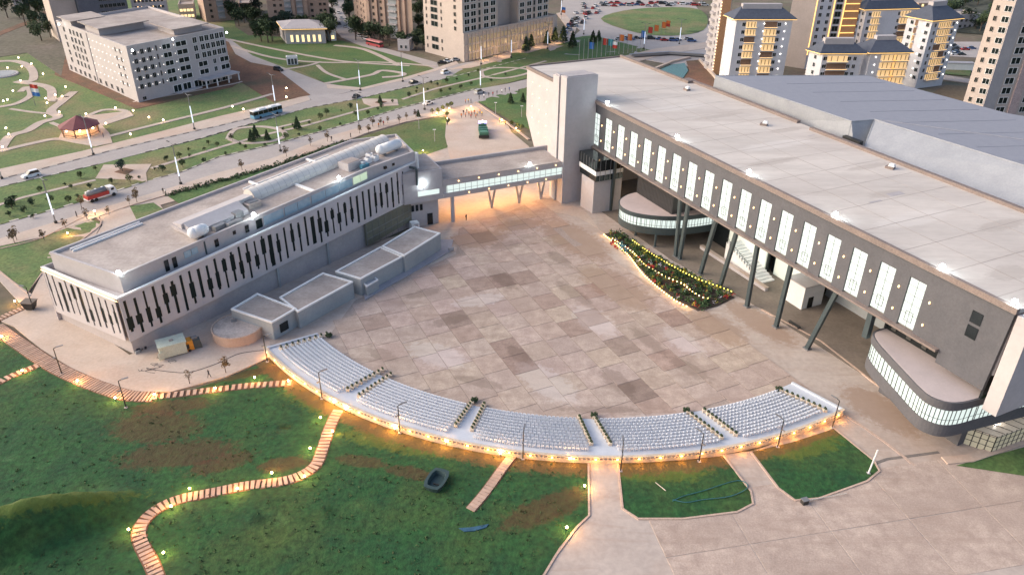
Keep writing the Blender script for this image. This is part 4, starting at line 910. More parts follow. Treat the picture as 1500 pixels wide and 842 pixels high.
# aisles: planter lines surveyed as pixel pairs
lines=[((481,491),(410,518),'left end line'),((562,543),(508,579),'left row of the first aisle'),((574,550),(525,588),'right row of the first aisle'),((692,590),(667,631),'left row of the second aisle'),((710,594),(691,637),'right row of the second aisle'),((848,613),(866,658),'left row of the middle aisle'),((870,612),(894,658),'right row of the middle aisle'),((1006,605),(1057,650),'left row of the fourth aisle'),((1030,603),(1078,645),'right row of the fourth aisle'),((1142,574),(1209,610),'right end line')]
LP=[(G(*a),G(*q)) for a,q,_ in lines]
def lang(L,r):
    a,q=L; best=0
    for k in range(61):
        p=a.lerp(q,k/50-.1); 
        if (p-AC).length>=r: break
    return math.degrees(math.atan2(p.y-AC.y,p.x-AC.x))
aisles=[(None,0),(1,2),(3,4),(5,6),(7,8),(9,None)]
# chairs
b=MB(); b.box((0,0,.40),(.46,.44,.05)); b.hexa([(-.23,-.24,.42),(.23,-.24,.42),(.23,-.20,.42),(-.23,-.20,.42),(-.21,-.34,.88),(.21,-.34,.88),(.21,-.30,.88),(-.21,-.30,.88)])
for x in (-.19,.19):
    for y in (-.18,.18): b.hexa([(x-.03,y-.03,0),(x+.03,y-.03,0),(x+.03,y+.03,0),(x-.03,y+.03,0),(x*.9-.025,y*.9-.025,.4),(x*.9+.025,y*.9-.025,.4),(x*.9+.025,y*.9+.025,.4),(x*.9-.025,y*.9+.025,.4)])
cm=bpy.data.meshes.new('chair'); cm.from_pydata(b.v,[],b.f); cm.materials.append(mt['chair']); chb=(b.v[:],b.f[:])
seats=[]
for i in range(NR):
    r=rows[i]+.12
    for s in range(5):
        i0=aisles[s][1]; i1=aisles[s+1][0]
        a0=lang(LP[i0],r)+.5; a1=lang(LP[i1],r)-.5
        pitch=math.degrees(.66/r); n=int((a1-a0)/pitch)
        for k in range(n): a=a0+(a1-a0)*(k+.5)/n; seats.append((ap(r,a,zrow(i)),R(a)+math.pi/2,i,s))
cr_=random.Random(2)
seats.sort(key=lambda t:t[0].y)   # nearest to the camera first
for i,(p,az,rw,bk) in enumerate(seats[:300]):
    o=inst('chair',cm,p,az+math.pi+cr_.uniform(-.08,.08) if False else az+cr_.uniform(-.06,.06))
    tag(o,'white plastic chair in the %s row from the plaza of the %s seating block'%(ORDN[rw],['leftmost','second','third','fourth','rightmost'][bk]),'chair','white chairs in the curved seating')
b=MB()
for p,az,_,_ in seats[300:]:
    ca,sa=math.cos(az),math.sin(az); b.add([(p.x+x*ca-y*sa,p.y+x*sa+y*ca,p.z+z) for x,y,z in chb[0]],chb[1])
tag(b.build('chairs',mt['chair']),'rest of the white chairs filling the curved seating','chairs',kind='stuff')
# planters with small dark shrubs
def leafball(B,c,r,n,rg,mi=0,s=.16,flat=1):
    for _ in range(n):
        d=Vector((rg.gauss(0,1),rg.gauss(0,1),rg.gauss(0,1))).normalized()*r*rg.uniform(.45,1)**.6; d.z*=flat
        u=Vector((rg.gauss(0,1),rg.gauss(0,1),rg.gauss(0,1))).normalized(); v=u.orthogonal().normalized(); k=s*rg.uniform(.6,1.4); p=Vector(c)+d
        B.add([p-u*k,p+v*k*.6,p+u*k,p-v*k*.6],[(0,1,2,3)],mi)
b=MB(); b.hexa([(-.33,-.33,0),(.33,-.33,0),(.33,.33,0),(-.33,.33,0),(-.4,-.4,.6),(.4,-.4,.6),(.4,.4,.6),(-.4,.4,.6)])
pm=thing('planter','x','planter'); b.build('pot',M('cream planter',(.72,.6,.46),(.66,.54,.42),1,.7),pm,local=True); rg=random.Random(4); b=MB(); leafball(b,(0,0,.8),.27,46,rg,0,.13); b.build('plant',mt['leaf'],pm,local=True)
pr=Proto(pm)
for (L,(a_,q_,nm)) in zip(LP,lines):
    for k in range(9):
        p=L[0].lerp(L[1],(k+.25)/8.6); r=(p-AC).length; z=max(.05,.1+.07*(r-66)/.8+.05)
        pr.place((p.x,p.y,min(z,.85)),random.uniform(-.2,.2),ORDN[k]+' cream planter from the plaza in the '+nm,'planters in the '+nm,.85)
# dark corner bushes at the front of aisles
bm_=thing('bush','x','bush'); b=MB(); rg=random.Random(6); leafball(b,(0,0,.6),.6,120,rg,0,.18,.8); b.build('foliage',mt['leaf'],bm_,local=True); b=MB(); b.tube((0,0,-.1),(0,0,.6),.1,.07,6); b.build('stem',mt['bark'],bm_,local=True); prb=Proto(bm_)
for x,y,nm in ((482,494,'left front corner of the seating'),(695,589,'front of the second aisle'),(870,611,'front of the middle aisle'),(1005,604,'front of the fourth aisle'),(1140,573,'right front corner of the seating')):
    prb.place(G(x,y),0,'dark round bush at the '+nm)
# warm lamps fixed to the outer face of the rim
for i in range(34):
    a=A0+1+(A1-A0-2)*i/33; p=ap(76.24,a,.95); b=MB(); b.box((p.x,p.y,.85),(.14,.3,.18),R(a)); o=b.build('rim_lamp',mt['warms'],st); q=ap(76.75,a,.95); point_light(q,55,(1,.42,.07),.15,o)
# modern lamp posts along the rim and walk
def garden_lamp(px,py,ang,label,h=5.6,lit=False):
    p=G(px,py); t=thing('lamp_post',label,'lamp post',p,'slim dark garden lamp posts')
    b=MB(); b.tube((p.x,p.y,-.1),(p.x,p.y,h-.8),.11,.08,8); d=Vector((math.cos(ang),math.sin(ang),0)); b.tube((p.x,p.y,h-.8),(p.x,p.y,h-.15),.08,.07,8); b.tube((p.x,p.y,h-.15),p+d*.5+Vector((0,0,h)),.07,.06,8); b.build('pole',mt['blackm'],t)
    b=MB(); q=p+d*1.0+Vector((0,0,h-.03)); b.box((q.x,q.y,q.z),(1.1,.28,.1),ang); b.build('lamp_head',mt['greym'],t)
    b=MB(); q=p-d*.3+Vector((0,0,h*.63)); b.box((q.x,q.y,q.z),(.55,.22,.16),ang); b.build('side_lamp',mt['greym'],t)
    b=MB(); b.box((p.x,p.y,-.05),(.5,.5,.22)); b.build('base',mt['lgrey'],t)
for x,y,a,l in ((50,455,2.9,'at the top end of the striped walk by the dark bin'),(91,548,.6,'beside the striped walk left of the museum corner'),(185,597,.6,'on the lawn corner where two walks meet'),(392,530,.5,'at the left end of the seating arc'),(472,584,.6,'behind the first block of chairs'),(586,634,.6,'behind the second block of chairs'),(766,672,1.4,'beside the narrow plank path'),(909,690,1.5,'at the corner of the ramp on the lawn'),(1024,676,2.2,'behind the fourth block of chairs'),(1139,655,2.2,'behind the right block of chairs'),(1219,626,2.2,'at the right end of the seating arc')):
    garden_lamp(x,y,a,'slim dark lamp post '+l)
p=G(1272,693); t=thing('pole','short pale leaning pole at the lawn edge right of the seating','pole',p); b=MB(); b.tube((p.x,p.y,0),(p.x+.3,p.y,4.6),.13,.11,8); b.build('shaft',mt['white'],t); b=MB(); b.box((p.x,p.y,-.02),(.5,.5,.15)); b.build('foot',mt['lgrey'],t)
p=G(1178,737); t=thing('bin','black box standing on the forecourt edge below the right lawn','bin',p); b=MB(); b.box((p.x,p.y,0),(.9,.7,.75),.3); b.build('box_body',mt['blackm'],t); b=MB(); b.box((p.x,p.y,.75),(1,.8,.1),.3); b.build('lid',mt['greym'],t)
# glowing globe lawn lights
gl=thing('lawn_light','x','lawn light'); b=MB(); b.tube((0,0,-.05),(0,0,.55),.06,.05,6); b.build('stem',mt['blackm'],gl,local=True); b=MB(); b.ball((0,0,.7),.16,0,10,7); b.build('globe',mt['warm'],gl,local=True); gp_=Proto(gl)
LL=[(190,780,'left of the lower bend of the plank path'),(241,814,'inside the lower bend of the plank path'),(279,720,'above the upper bend of the plank path'),(252,746,'inside the upper bend of the plank path'),(349,720,'right below the plank path before the red soil'),(399,697,'above the plank path near the red soil'),(447,702,'below the plank path as it turns uphill'),(455,661,'left of the climbing plank path'),(488,636,'right of the climbing plank path'),(470,616,'left of the climbing plank path higher up'),(490,593,'at the top of the climbing path by the rim'),(507,603,'right of the top of the climbing path'),(115,562,'below the long striped walk, left'),(170,587,'near the lamp post on the lawn corner'),(227,582,'below the walk near the people'),(316,573,'on the dashed plank path'),(374,557,'above the dashed plank path'),(423,562,'at the right end of the dashed plank path'),(856,716,'at the right edge of the main lawn'),(830,777,'near the forecourt corner of the main lawn'),(34,547,'on the small path at the far left'),(4,497,'by the left picture edge'),(23,445,'beside the narrow path by the bin'),(579,631,'under the lamp post behind the second block'),(654,651,'behind the second aisle'),(733,668,'left of the narrow plank path'),(834,676,'at the middle aisle rim'),(100,345,'on the grass behind the museum')]
for x,y,l in LL:
    p=G(x,y,.05); o=gp_.place(p,0,'small glowing globe lamp '+l,'globe lawn lights'); q=point_light((0,0,0),230,(1,.48,.12),.2); q.parent=o; q.location=(0,0,1.1)
# stepping plank paths: every plank a piece
plk=None
def planks(name,label,pts,w,sp,k=8,L=.42):
    P=smooth_pts(gp(pts),k); t=thing(name,label,'path',(P[0].x,P[0].y,0)); d=0; tot=0
    b=MB(); b.box((0,0,-.06),(L,w,.16)); me=bpy.data.meshes.new('plank'); me.from_pydata(b.v,[],b.f); me.materials.append(mt['plank'])
    bd=MB(); bd.strip(P,w+.35,-.05,.075); bd.build('path_bed',mt['soil'],t)
    rem=0; n=0
    for a,q in zip(P,P[1:]):
        l=(q-a).length
        if l<1e-6: continue
        dd=(q-a).normalized(); s=rem
        while s<=l and n<300:
            p=a+dd*s; f=random.uniform(.86,1.1); inst('plank',me,(p.x,p.y,.1),math.atan2(dd.y,dd.x)+random.uniform(-.05,.05),parent=t,color=(f,f*.98,f*.96)); n+=1; s+=sp
        rem=s-l
    return t
mt['plank']=M('stepping plank',(.50,.355,.285),(.43,.30,.24),.8,.85,objcol=True,fine=.08)
planks('plank_path','winding plank path climbing the dark lawn to the seating rim',[(232,850),(222,825),(208,798),(204,780),(212,762),(232,745),(262,732),(310,722),(360,712),(410,706),(440,697),(462,682),(472,660),(480,635),(490,612),(497,600)],1.7,.78,10,.52)
planks('plank_path','dashed plank path running right to the seating end',[(228,582),(300,573),(360,566),(430,561)],1.5,1.05,6,.55)
planks('plank_path','striped plank walk along the edge of the museum paving',[(-5,480),(30,505),(75,535),(120,557),(160,572),(190,580),(228,582)],2.6,.62,8,.36)
planks('plank_path','short plank path at the far left lawn',[(-5,562),(20,550),(45,540),(70,530)],1.5,.95,4,.5)
planks('plank_path','short plank path beside the dark bin',[(-5,470),(15,460),(38,450)],1.5,.8,4,.45)
planks('plank_path','narrow straight plank path from the rim down the lawn',[(751,667),(735,688),(712,720),(690,746)],1.35,.66,6,.6)
# ================================================================ CITY BEHIND
UW={}
def unit_window(mat,fmat,sill=True):
    k=(mat.name,fmat.name)
    if k in UW: return UW[k]
    b=MB()
    def bx(x0,x1,y0,y1,z0,z1,m): b.hexa([(x0,y0,z0),(x1,y0,z0),(x1,y1,z0),(x0,y1,z0),(x0,y0,z1),(x1,y0,z1),(x1,y1,z1),(x0,y1,z1)],m)
    bx(-.5,.5,-.05,.04,0,1,0)
    for x0,x1,z0,z1 in ((-.56,-.5,-.03,1.03),(.5,.56,-.03,1.03),(-.5,.5,1,1.05),(-.58,.58,-.07,0)): bx(x0,x1,-.05,.1,z0,z1,1)
    bx(-.02,.02,.04,.08,0,1,1)
    me=bpy.data.meshes.new('window'); me.from_pydata([(x,-y,z) for x,y,z in b.v],[],[f[::-1] for f in b.f]); me.materials.append(mat); me.materials.append(fmat); me.polygons.foreach_set('material_index',b.m); UW[k]=me; return me
def out_dir(P0,P1):
    d=(P1-P0).normalized(); n=Vector((d.y,-d.x,0))
    if n.dot(-P0)<0: n=-n
    return d,n
def wins(t,P0,P1,us,zs,w,h,mat,fmat,name='window',skip=None):
    d,n=out_dir(P0,P1); L=(P1-P0).length; me=unit_window(mat,fmat)
    az=math.atan2(n.y,n.x)+math.pi/2
    for u in us:
        for z in zs:
            if skip and skip.random()<.04: continue
            p=P0+d*(u*L); inst(name,me,(p.x,p.y,z),az,(w,1.2,h),parent=t)
def fbox(B,P0,P1,u0,u1,o0,o1,z0,z1,mi=0):
    d,n=out_dir(P0,P1); L=(P1-P0).length; a=P0+d*(u0*L); c_=P0+d*(u1*L); q=[]
    for z in (z0,z1): q+=[(*(a+n*o1).xy,z),(*(c_+n*o1).xy,z),(*(c_+n*o0).xy,z),(*(a+n*o0).xy,z)]
    if (c_-a).cross(n).z>0: q=q[:4][::-1]+q[4:][::-1]
    B.hexa(q,mi)
class Bld:
    def __init__(s,nm,label,Lp,N,Rp,top=None,h=None,wall=None,roofm=None,cat='apartment block',parapet=.7,z0=-.1,depth=None,group=None):
        s.N=G(*N); s.R=G(*Rp); 
        if Lp: s.L=G(*Lp)
        else: d,n=out_dir(s.N,s.R); s.L=s.N-n*depth
        s.h=h if h else HT(s.N,top); s.B=s.L+(s.R-s.N); c_=(s.N+s.B)/2
        s.t=thing(nm,label,cat,(c_.x,c_.y,0),group); s.c=c_
        b=MB(); b.prism([tuple(p.xy) for p in (s.L,s.N,s.R,s.B)],z0,s.h-.25,0,1); s.wall=b.build('wall',[wall,roofm or mt['roof']],s.t)
        if parapet:
            b=MB()
            for k,(a,q) in enumerate(((s.L,s.N),(s.N,s.R),(s.R,s.B),(s.B,s.L))): fbox2(b,a,q,c_,s.h-.3,s.h+parapet+k*.004)
            b.build('parapet',wall,s.t)
    def hip(s,mat,over=1.2,rise=4,cap=True):
        c_=s.c; P=[c_+(p-c_)*(1+over*2/(p-c_).length) for p in (s.L,s.N,s.R,s.B)]; z=s.h+.1
        mid0=(P[0]+P[1])/2; mid1=(P[2]+P[3])/2; L=(mid1-mid0).length; w=min(L*.32,(P[1]-P[0]).length/2)
        r0=mid0+(mid1-mid0).normalized()*w; r1=mid1-(mid1-mid0).normalized()*w
        V=[Vector((*p.xy,z)) for p in P]+[Vector((*p.xy,z+.35)) for p in P]+[Vector((*r0.xy,z+.35+rise)),Vector((*r1.xy,z+.35+rise))]
        b=MB(); b.add(V,[(3,2,1,0),(0,1,5,4),(1,2,6,5),(2,3,7,6),(3,0,4,7),(4,5,8),(5,6,9,8),(6,7,9),(7,4,8,9)]); r=b.build('roof',mat,s.t)
        if cap:
            b=MB(); m=r0.lerp(r1,.5); a=math.atan2((r1-r0).y,(r1-r0).x); b.box((m.x,m.y,z+rise-1.0),((r1-r0).length*.9+2,2.4,2.2),a); b.build('roof_cap',mt['lgrey'],r)
        e=MB(); 
        for a,q in ((P[0],P[1]),(P[1],P[2])): e.tube((a.x,a.y,z-.06),(q.x,q.y,z-.06),.1,.1,5)
        e.build('eave_light',mt['gold'],s.t); return r
def fbox2(b,a,q,c_,z0,z1,w=.35):
    d=(q-a).normalized(); n=Vector((-d.y,d.x,0)); 
    if n.dot(c_-a)<0: n=-n
    r_=[]
    for zz in (z0,z1): r_+=[(*(a-n*.04-d*.04).xy,zz),(*(q-n*.04+d*.04).xy,zz),(*(q+n*w).xy,zz),(*(a+n*w).xy,zz)]
    b.hexa(r_)
mt['gold']=M('gold light strip',(1,.7,.3),emit=(1,.56,.15),es=.85)
mt['glow']=M('lit balcony wall',(.7,.55,.35),rough=.8,emit=(1,.62,.24),es=.30)
mt['brick']=M('brown brick tower',(.40,.29,.235),(.35,.25,.20),.2,.85,fine=.12)
mt['beige']=M('beige render',(.50,.425,.385),(.45,.38,.345),.2,.85,fine=.08)
mt['wgrey']=M('white render',(.60,.60,.64),(.54,.54,.58),.15,.8,fine=.06)
mt['rblue']=M('blue roof tiles',(.075,.09,.125),(.06,.07,.10),.8,.7,fine=.2)
mt['brown']=M('brown render',(.24,.15,.10),(.2,.125,.085),.3,.85)
rz=random.Random(9)
# --- white office block, upper left
of=Bld('office_block','white L shaped office block with rows of dark windows and tiny lights, upper left',(102,103),(204,151),(340,116),top=71,wall=mt['lgrey'],cat='office block')
F_=(of.N,of.R); Lf=(of.L,of.N); zs=[1.6+3.05*i for i in range(6)]
for i,z in enumerate(zs[1:]):
    wins(of.t,*F_,[.06,.13,.2],[z],1.3,1.7,mt['slot'],mt['lgrey'])
    wins(of.t,*F_,[.27],[z],.6,1.9,mt['slot'],mt['lgrey'])
    wins(of.t,*F_,[.37],[z],3.4,1.7,mt['slot'],mt['white'])
    wins(of.t,*F_,[.52],[z],4.6,1.7,mt['slot'],mt['white'])
    if i>1: wins(of.t,*F_,[.665,.74,.795,.855,.91,.96],[z],1.8,2.1,mt['slot'],mt['white'])
    else: wins(of.t,*F_,[.71,.95],[z],4,1.8,mt['slot'],mt['white']); wins(of.t,*F_,[.84],[z],1.4,1.8,mt['slot'],mt['white'])
wins(of.t,*F_,[.4,.5,.62,.7,.82,.93],[.4],3.4,2.6,mt['slot'],mt['white'])
wins(of.t,*F_,[.06],[.6],1.4,1.2,mt['slot'],mt['lgrey'])
for z in zs[1:]:
    wins(of.t,*Lf,[.84,.90],[z],.8,1.6,mt['slot'],mt['lgrey']); wins(of.t,*Lf,[.1,.2,.255,.31,.365],[z],1.5,1.9,mt['slot'],mt['lgrey'])
wins(of.t,*Lf,[.05,.12,.2,.27,.34,.42,.5,.58,.66,.74,.8],[.9],1.7,1.8,mt['slot'],mt['lgrey'])
b=MB(); 
for z in zs[1:]:
    for u in (.03,.095,.165,.235,.31,.445): fb=F_[0].lerp(F_[1],u); d,n=out_dir(*F_); p=fb+n*.1; b.ball((p.x,p.y,z+.8),.09,0,6,4)
    for u in [.48+.055*k for k in range(9)]: fb=Lf[0].lerp(Lf[1],u); d,n=out_dir(*Lf); p=fb+n*.1; b.ball((p.x,p.y,z+.8),.09,0,6,4)
b.build('wall_light',M('white wall bulb',(1,1,1),emit=(1,.93,.8),es=3),of.t)
b=MB(); fbox(b,*Lf,.44,.46,-.1,.25,0,of.h); fbox(b,*Lf,.46,1.0,-.1,.02,1,of.h-.1); b.build('wall_pier',mt['lgrey'],of.t)
b=MB(); fbox(b,*F_,.62,1.02,-.3,4.5,2.9,3.4); fbox(b,*F_,.36,.62,0,2.2,0,.6); b.build('canopy',mt['lgrey'],of.t)
b=MB()
for u in (.63,.75,.88,1.0): fbox(b,*F_,u,u+.01,4.0,4.4,0,2.9)
b.build('canopy_post',mt['white'],of.t)
b=MB()
q0=of.L.lerp(of.N,.45); 
def roofbox(B,bl_,f0,f1,g0,g1,z0,z1):
    e=lambda f,g:(bl_.N+(bl_.R-bl_.N)*f+(bl_.L-bl_.N)*g)
    P=[e(f0,g0),e(f1,g0),e(f1,g1),e(f0,g1)]; B.prism([tuple(p.xy) for p in P],z0,z1)
roofbox(b,of,.05,.5,.42,.62,of.h-.3,of.h+2.6); roofbox(b,of,.55,.85,.1,.3,of.h-.3,of.h+2.2); roofbox(b,of,.0,.3,.75,.9,of.h-.3,of.h+2.5); b.build('penthouse',mt['lgrey'],of.t)
b=MB(); roofbox(b,of,.02,.53,.38,.68,of.h+2.6,of.h+2.9); roofbox(b,of,.5,.9,.06,.34,of.h+2.2,of.h+2.5); roofbox(b,of,-.02,.33,.72,.94,of.h+2.5,of.h+2.75); b.build('penthouse_roof',mt['roof'],of.t)
for (x,y,e) in ((86,36,200),(194,74,200),(253,58,300),(332,48,200)):
    p=G(x,y,of.h+.6); b=MB(); b.ball(p,.35,0,8,5); b.build('floodlight',M('flood small',(1,1,1),emit=(.9,1,1),es=14),of.t) if x==86 else b.build('floodlight',bpy.data.materials['flood small'],of.t)
# --- blocks behind the office
T1=Bld('tower_block','blank pale tower wall behind the white office, far upper left',None,(88,62),(124,58),h=45,wall=mt['beige'],depth=18,cat='tower block'); wins(T1.t,T1.N,T1.R,[.5],[20+6*i for i in range(4)],1.6,1.6,mt['slot'],mt['lgrey'])
b=MB(); fbox(b,T1.N,T1.R,.3,.7,0,.25,19,44); b.build('wall_pier',mt['beige'],T1.t)
T2=Bld('tower_block','dark blue glazed tower behind the white office',None,(128,60),(197,52),h=48,wall=M('dark blue cladding',(.11,.125,.16),(.09,.1,.13),.3,.6),depth=16,cat='tower block')
wins(T2.t,T2.N,T2.R,[.46+.09*i for i in range(6)],[8+3.2*i for i in range(12)],1.6,1.6,mt['slot'],mt['greym'])
T3=Bld('tower_block','pale tower with many tiny bright lights behind the white office',None,(202,50),(252,47),h=48,wall=mt['lgrey'],depth=16,cat='tower block')
wins(T3.t,T3.N,T3.R,[.12+.11*i for i in range(8)],[6+3.0*i for i in range(13)],1.2,1.4,mt['slot'],mt['white']); 
b=MB(); 
for i in range(13):
    for k in range(8):
        if rz.random()<.6: p=T3.N.lerp(T3.R,.17+.11*k); d,n=out_dir(T3.N,T3.R); p=p+n*.1; b.ball((p.x,p.y,7+3*i),.2,0,5,4)
b.build('wall_light',mt['warms'],T3.t)
# --- brown towers
def brick_tower(label,Lp,N,Rp,h,cols,depth=16,lc=None):
    B=Bld('apartment_tower',label,Lp,N,Rp,h=h,wall=mt['brick'],depth=depth,cat='apartment tower')
    zs=[2+3.05*i for i in range(int((h-3)/3.05))]; zs=zs[:13]
    W=(B.R-B.N).length
    for (u,w,kind) in cols:
        if kind=='w': wins(B.t,B.N,B.R,[u],zs,w,1.4,mt['slot'],mt['brick'])
        elif kind=='b':
            b=MB(); fbox(b,B.N,B.R,u-w/2/W,u+w/2/W,-.1,.08,1,h-1); b.build('balcony_recess',mt['bluegrey'],B.t); wins(B.t,B.N,B.R,[u],zs,w*.7,1.9,mt['dark'],mt['bluegrey'])
            for z in zs: b=MB(); fbox(b,B.N,B.R,u-w/2/W,u+w/2/W,.1,.9,z-.5,z+.35); b.build('balcony',mt['grey'],B.t)
        else: b=MB(); fbox(b,B.N,B.R,u-w/2/W,u+w/2/W,0,.9,0,h-.5); b.build('wall_pier',mt['brick'],B.t)
    if lc: wins(B.t,B.L,B.N,lc,zs,1.3,1.4,mt['slot'],mt['brick'])
    return B
brick_tower('brown brick apartment tower with pale balcony strips, left of the service road',None,(396,43),(485,40),52,[(.12,1.3,'w'),(.22,1.3,'w'),(.33,3.4,'b'),(.42,1.6,'p'),(.52,3.2,'b'),(.62,2,'p'),(.72,1.3,'w'),(.86,1.3,'w'),(.93,1.3,'w')])
brick_tower('brown brick apartment tower furthest left behind the park',None,(303,33),(349,29),45,[(.2,1.3,'w'),(.5,3.5,'b'),(.8,1.3,'w')])
brick_tower('tall brown brick tower right of the service road with ribbed corner',(521,41),(540,55),(606,64),62,[(.07,1.0,'p'),(.16,1.2,'w'),(.25,.9,'p'),(.33,1.2,'w'),(.42,.9,'p'),(.58,5,'b'),(.73,1.0,'p'),(.85,1.2,'p')],lc=[.3,.6,.8])
# --- beige tower on lit podium
pd=Bld('podium_tower','beige twin tower block on a warm lit podium with a row of tall windows',(623,76),(680,91),(815,59),top=52,wall=mt['beige'],cat='tower block')
h0=pd.h
for (u0,u1,g0,g1,hh) in ((.0,.345,.02,1,64),(.345,.56,.22,1,58),(.56,.9,.02,1,62)):
    b=MB(); e=lambda f,g:(pd.N+(pd.R-pd.N)*f+(pd.L-pd.N)*g); P=[e(u0,g0),e(u1,g0),e(u1,g1),e(u0,g1)]; b.prism([tuple(p.xy) for p in P],h0-.2,hh); b.build('tower',mt['beige'],pd.t)
def pu(f,g=.02): return pd.N+(pd.R-pd.N)*f+(pd.L-pd.N)*g
zt=[h0+1.2+3.05*i for i in range(10)]
wins(pd.t,pu(0),pu(.345),[.12,.3],zt,3.1,2.0,mt['slot'],mt['white']); wins(pd.t,pu(0),pu(.345),[.47],zt,1.2,2.0,mt['slot'],mt['greym']); wins(pd.t,pu(0),pu(.345),[.66,.86],zt,3.1,2.0,mt['slot'],mt['white'])
wins(pd.t,pu(.56),pu(.9),[.12,.35],zt,3.1,2.0,mt['slot'],mt['white']); wins(pd.t,pu(.56),pu(.9),[.52],zt,1.2,2.0,mt['slot'],mt['greym']); wins(pd.t,pu(.56),pu(.9),[.7,.9],zt,3.1,2.0,mt['slot'],mt['white'])
wins(pd.t,pu(.345,.22),pu(.56,.22),[.25],zt,1.2,1.5,mt['slot'],mt['beige'])
zl=[2.5,6]+zt
wins(pd.t,pd.L,pd.N,[.28],zl,4.4,2.0,mt['slot'],mt['greym']); wins(pd.t,pd.L,pd.N,[.08,.46],zl,.9,1.6,mt['slot'],mt['beige']); wins(pd.t,pd.L,pd.N,[.8],zt,1.5,1.7,mt['slot'],mt['beige'])
podl=M('podium window warm',(.2,.15,.1),(.12,.09,.07),.2,.3,emit=(1,.75,.42),es=.12)
wins(pd.t,pd.N,pd.R,[.06+.036*i for i in range(25) if i not in (7,14,15)],[.6],1.5,2.4,podl,mt['beige']); wins(pd.t,pd.N,pd.R,[.06+.036*i for i in range(25)],[4],1.5,2.6,podl,mt['beige']); wins(pd.t,pd.N,pd.R,[.06+.036*i for i in range(25)],[7.6],1.5,2.3,podl,mt['beige'])
b=MB()
for i in range(26): fbox(b,pd.N,pd.R,.04+.036*i,.046+.036*i,0,.35,0,h0)
fbox(b,pd.N,pd.R,0,1,0,.3,3.3,3.7); fbox(b,pd.N,pd.R,0,1,0,.3,7.0,7.3); b.build('pilaster',mt['beige'],pd.t)
for u in (.12,.3,.5,.7,.9): p=pd.N.lerp(pd.R,u); d,n=out_dir(pd.N,pd.R); p=p+n*5; point_light((p.x,p.y,3.5),420,(1,.62,.3),.5,pd.t)
# --- white apartments with blue hip roofs
def white_block(label,Lp,N,Rp,top,cols,lcols,depth=None,hip=True,rise=4,wall='wgrey'):
    B=Bld('apartment_block',label,Lp,N,Rp,top=top,wall=mt[wall],parapet=0,depth=depth); W=(B.R-B.N).length; nf=int((B.h-1)/2.9); zs=[B.h-2.5-2.9*i for i in range(nf) if B.h-2.5-2.9*i>.3][:9]
    for (f0,f1,cc) in ((B.N,B.R,cols),(B.L,B.N,lcols)):
        W=(f1-f0).length
        for (u,w,kind) in cc:
            if kind=='w': wins(B.t,f0,f1,[u],zs,w,1.35,mt['slot'],mt[wall])
            elif kind=='l': 
                b=MB()
                for z in zs: p=f0.lerp(f1,u); d,n=out_dir(f0,f1); p=p+n*.15; b.ball((p.x,p.y,z+1),.22,0,6,4)
                b.build('wall_light',bpy.data.materials['white wall bulb'],B.t)
            else:
                for z in zs:
                    b=MB(); s=MB(); k_=MB(); lit=rz.random()<.72
                    fbox(b if lit else k_,f0,f1,u-w/2/W,u+w/2/W,.0,.06,z-.35,z+1.75)
                    fbox(s,f0,f1,u-w/2/W,u+w/2/W,.06,1.1,z-.65,z-.35)
                    p0=f0.lerp(f1,u-w/2/W);p1=f0.lerp(f1,u+w/2/W); d,n=out_dir(f0,f1); 
                    s.tube((*(p0+n*1.15).xy,z-.3),(*(p1+n*1.15).xy,z-.3),.07,.07,4,1)
                    for q in (.2,.5,.8): fbox(s,f0,f1,u-w/2/W+q*w/W,u-w/2/W+q*w/W+.25/W,.06,.12,z-.35,z+1.6,2)
                    s.build('balcony',[mt[wall],mt['gold'],mt['brown']],B.t); (b if lit else k_).build('balcony_back',mt['glow'] if lit else mt['brown'],B.t)
    if hip: B.hip(mt['rblue'],.75,rise)
    return B
white_block('white apartment block with dark hip roof right beside the tall brown lit tower',(1052,119),(1065,127),(1144,127),29,[(.14,1.3,'w'),(.27,4.2,'b'),(.5,.5,'l'),(.62,5,'b'),(.77,1.3,'w'),(.88,.5,'l')],[(.3,1.2,'l'),(.7,1.2,'l')])
white_block('low white apartment block with gold lit balconies, left of the two small ones',(1174,136),(1193,142),(1250,142),79,[(.08,1.6,'w'),(.38,8,'b'),(.68,1.3,'w'),(.82,1.2,'w')],[(.5,1,'w')])
white_block('low white apartment block with gold lit balconies, right of the two small ones',None,(1261,142),(1316,141),78,[(.15,1.3,'l'),(.48,6,'b'),(.8,6,'b')],[(.5,1,'w')],depth=12)
white_block('grey white apartment block with hip roof standing behind the two small ones',(1237,97),(1250,103),(1322,100),15,[(.08,1.3,'w'),(.2,4,'b'),(.66,1.3,'w'),(.78,5,'b')],[(.3,1.3,'w'),(.7,1.3,'w')])
white_block('tall white apartment block with brightly lit balconies and dark hip roof at the right',(1306,121),(1340,130),(1379,125),31,[(.14,1.0,'w'),(.38,3.6,'b'),(.62,3,'b'),(.8,1.0,'w'),(.92,1,'l')],[(.22,1.3,'w'),(.4,1.3,'b'),(.72,.5,'l'),(.85,1.3,'w')],rise=5)
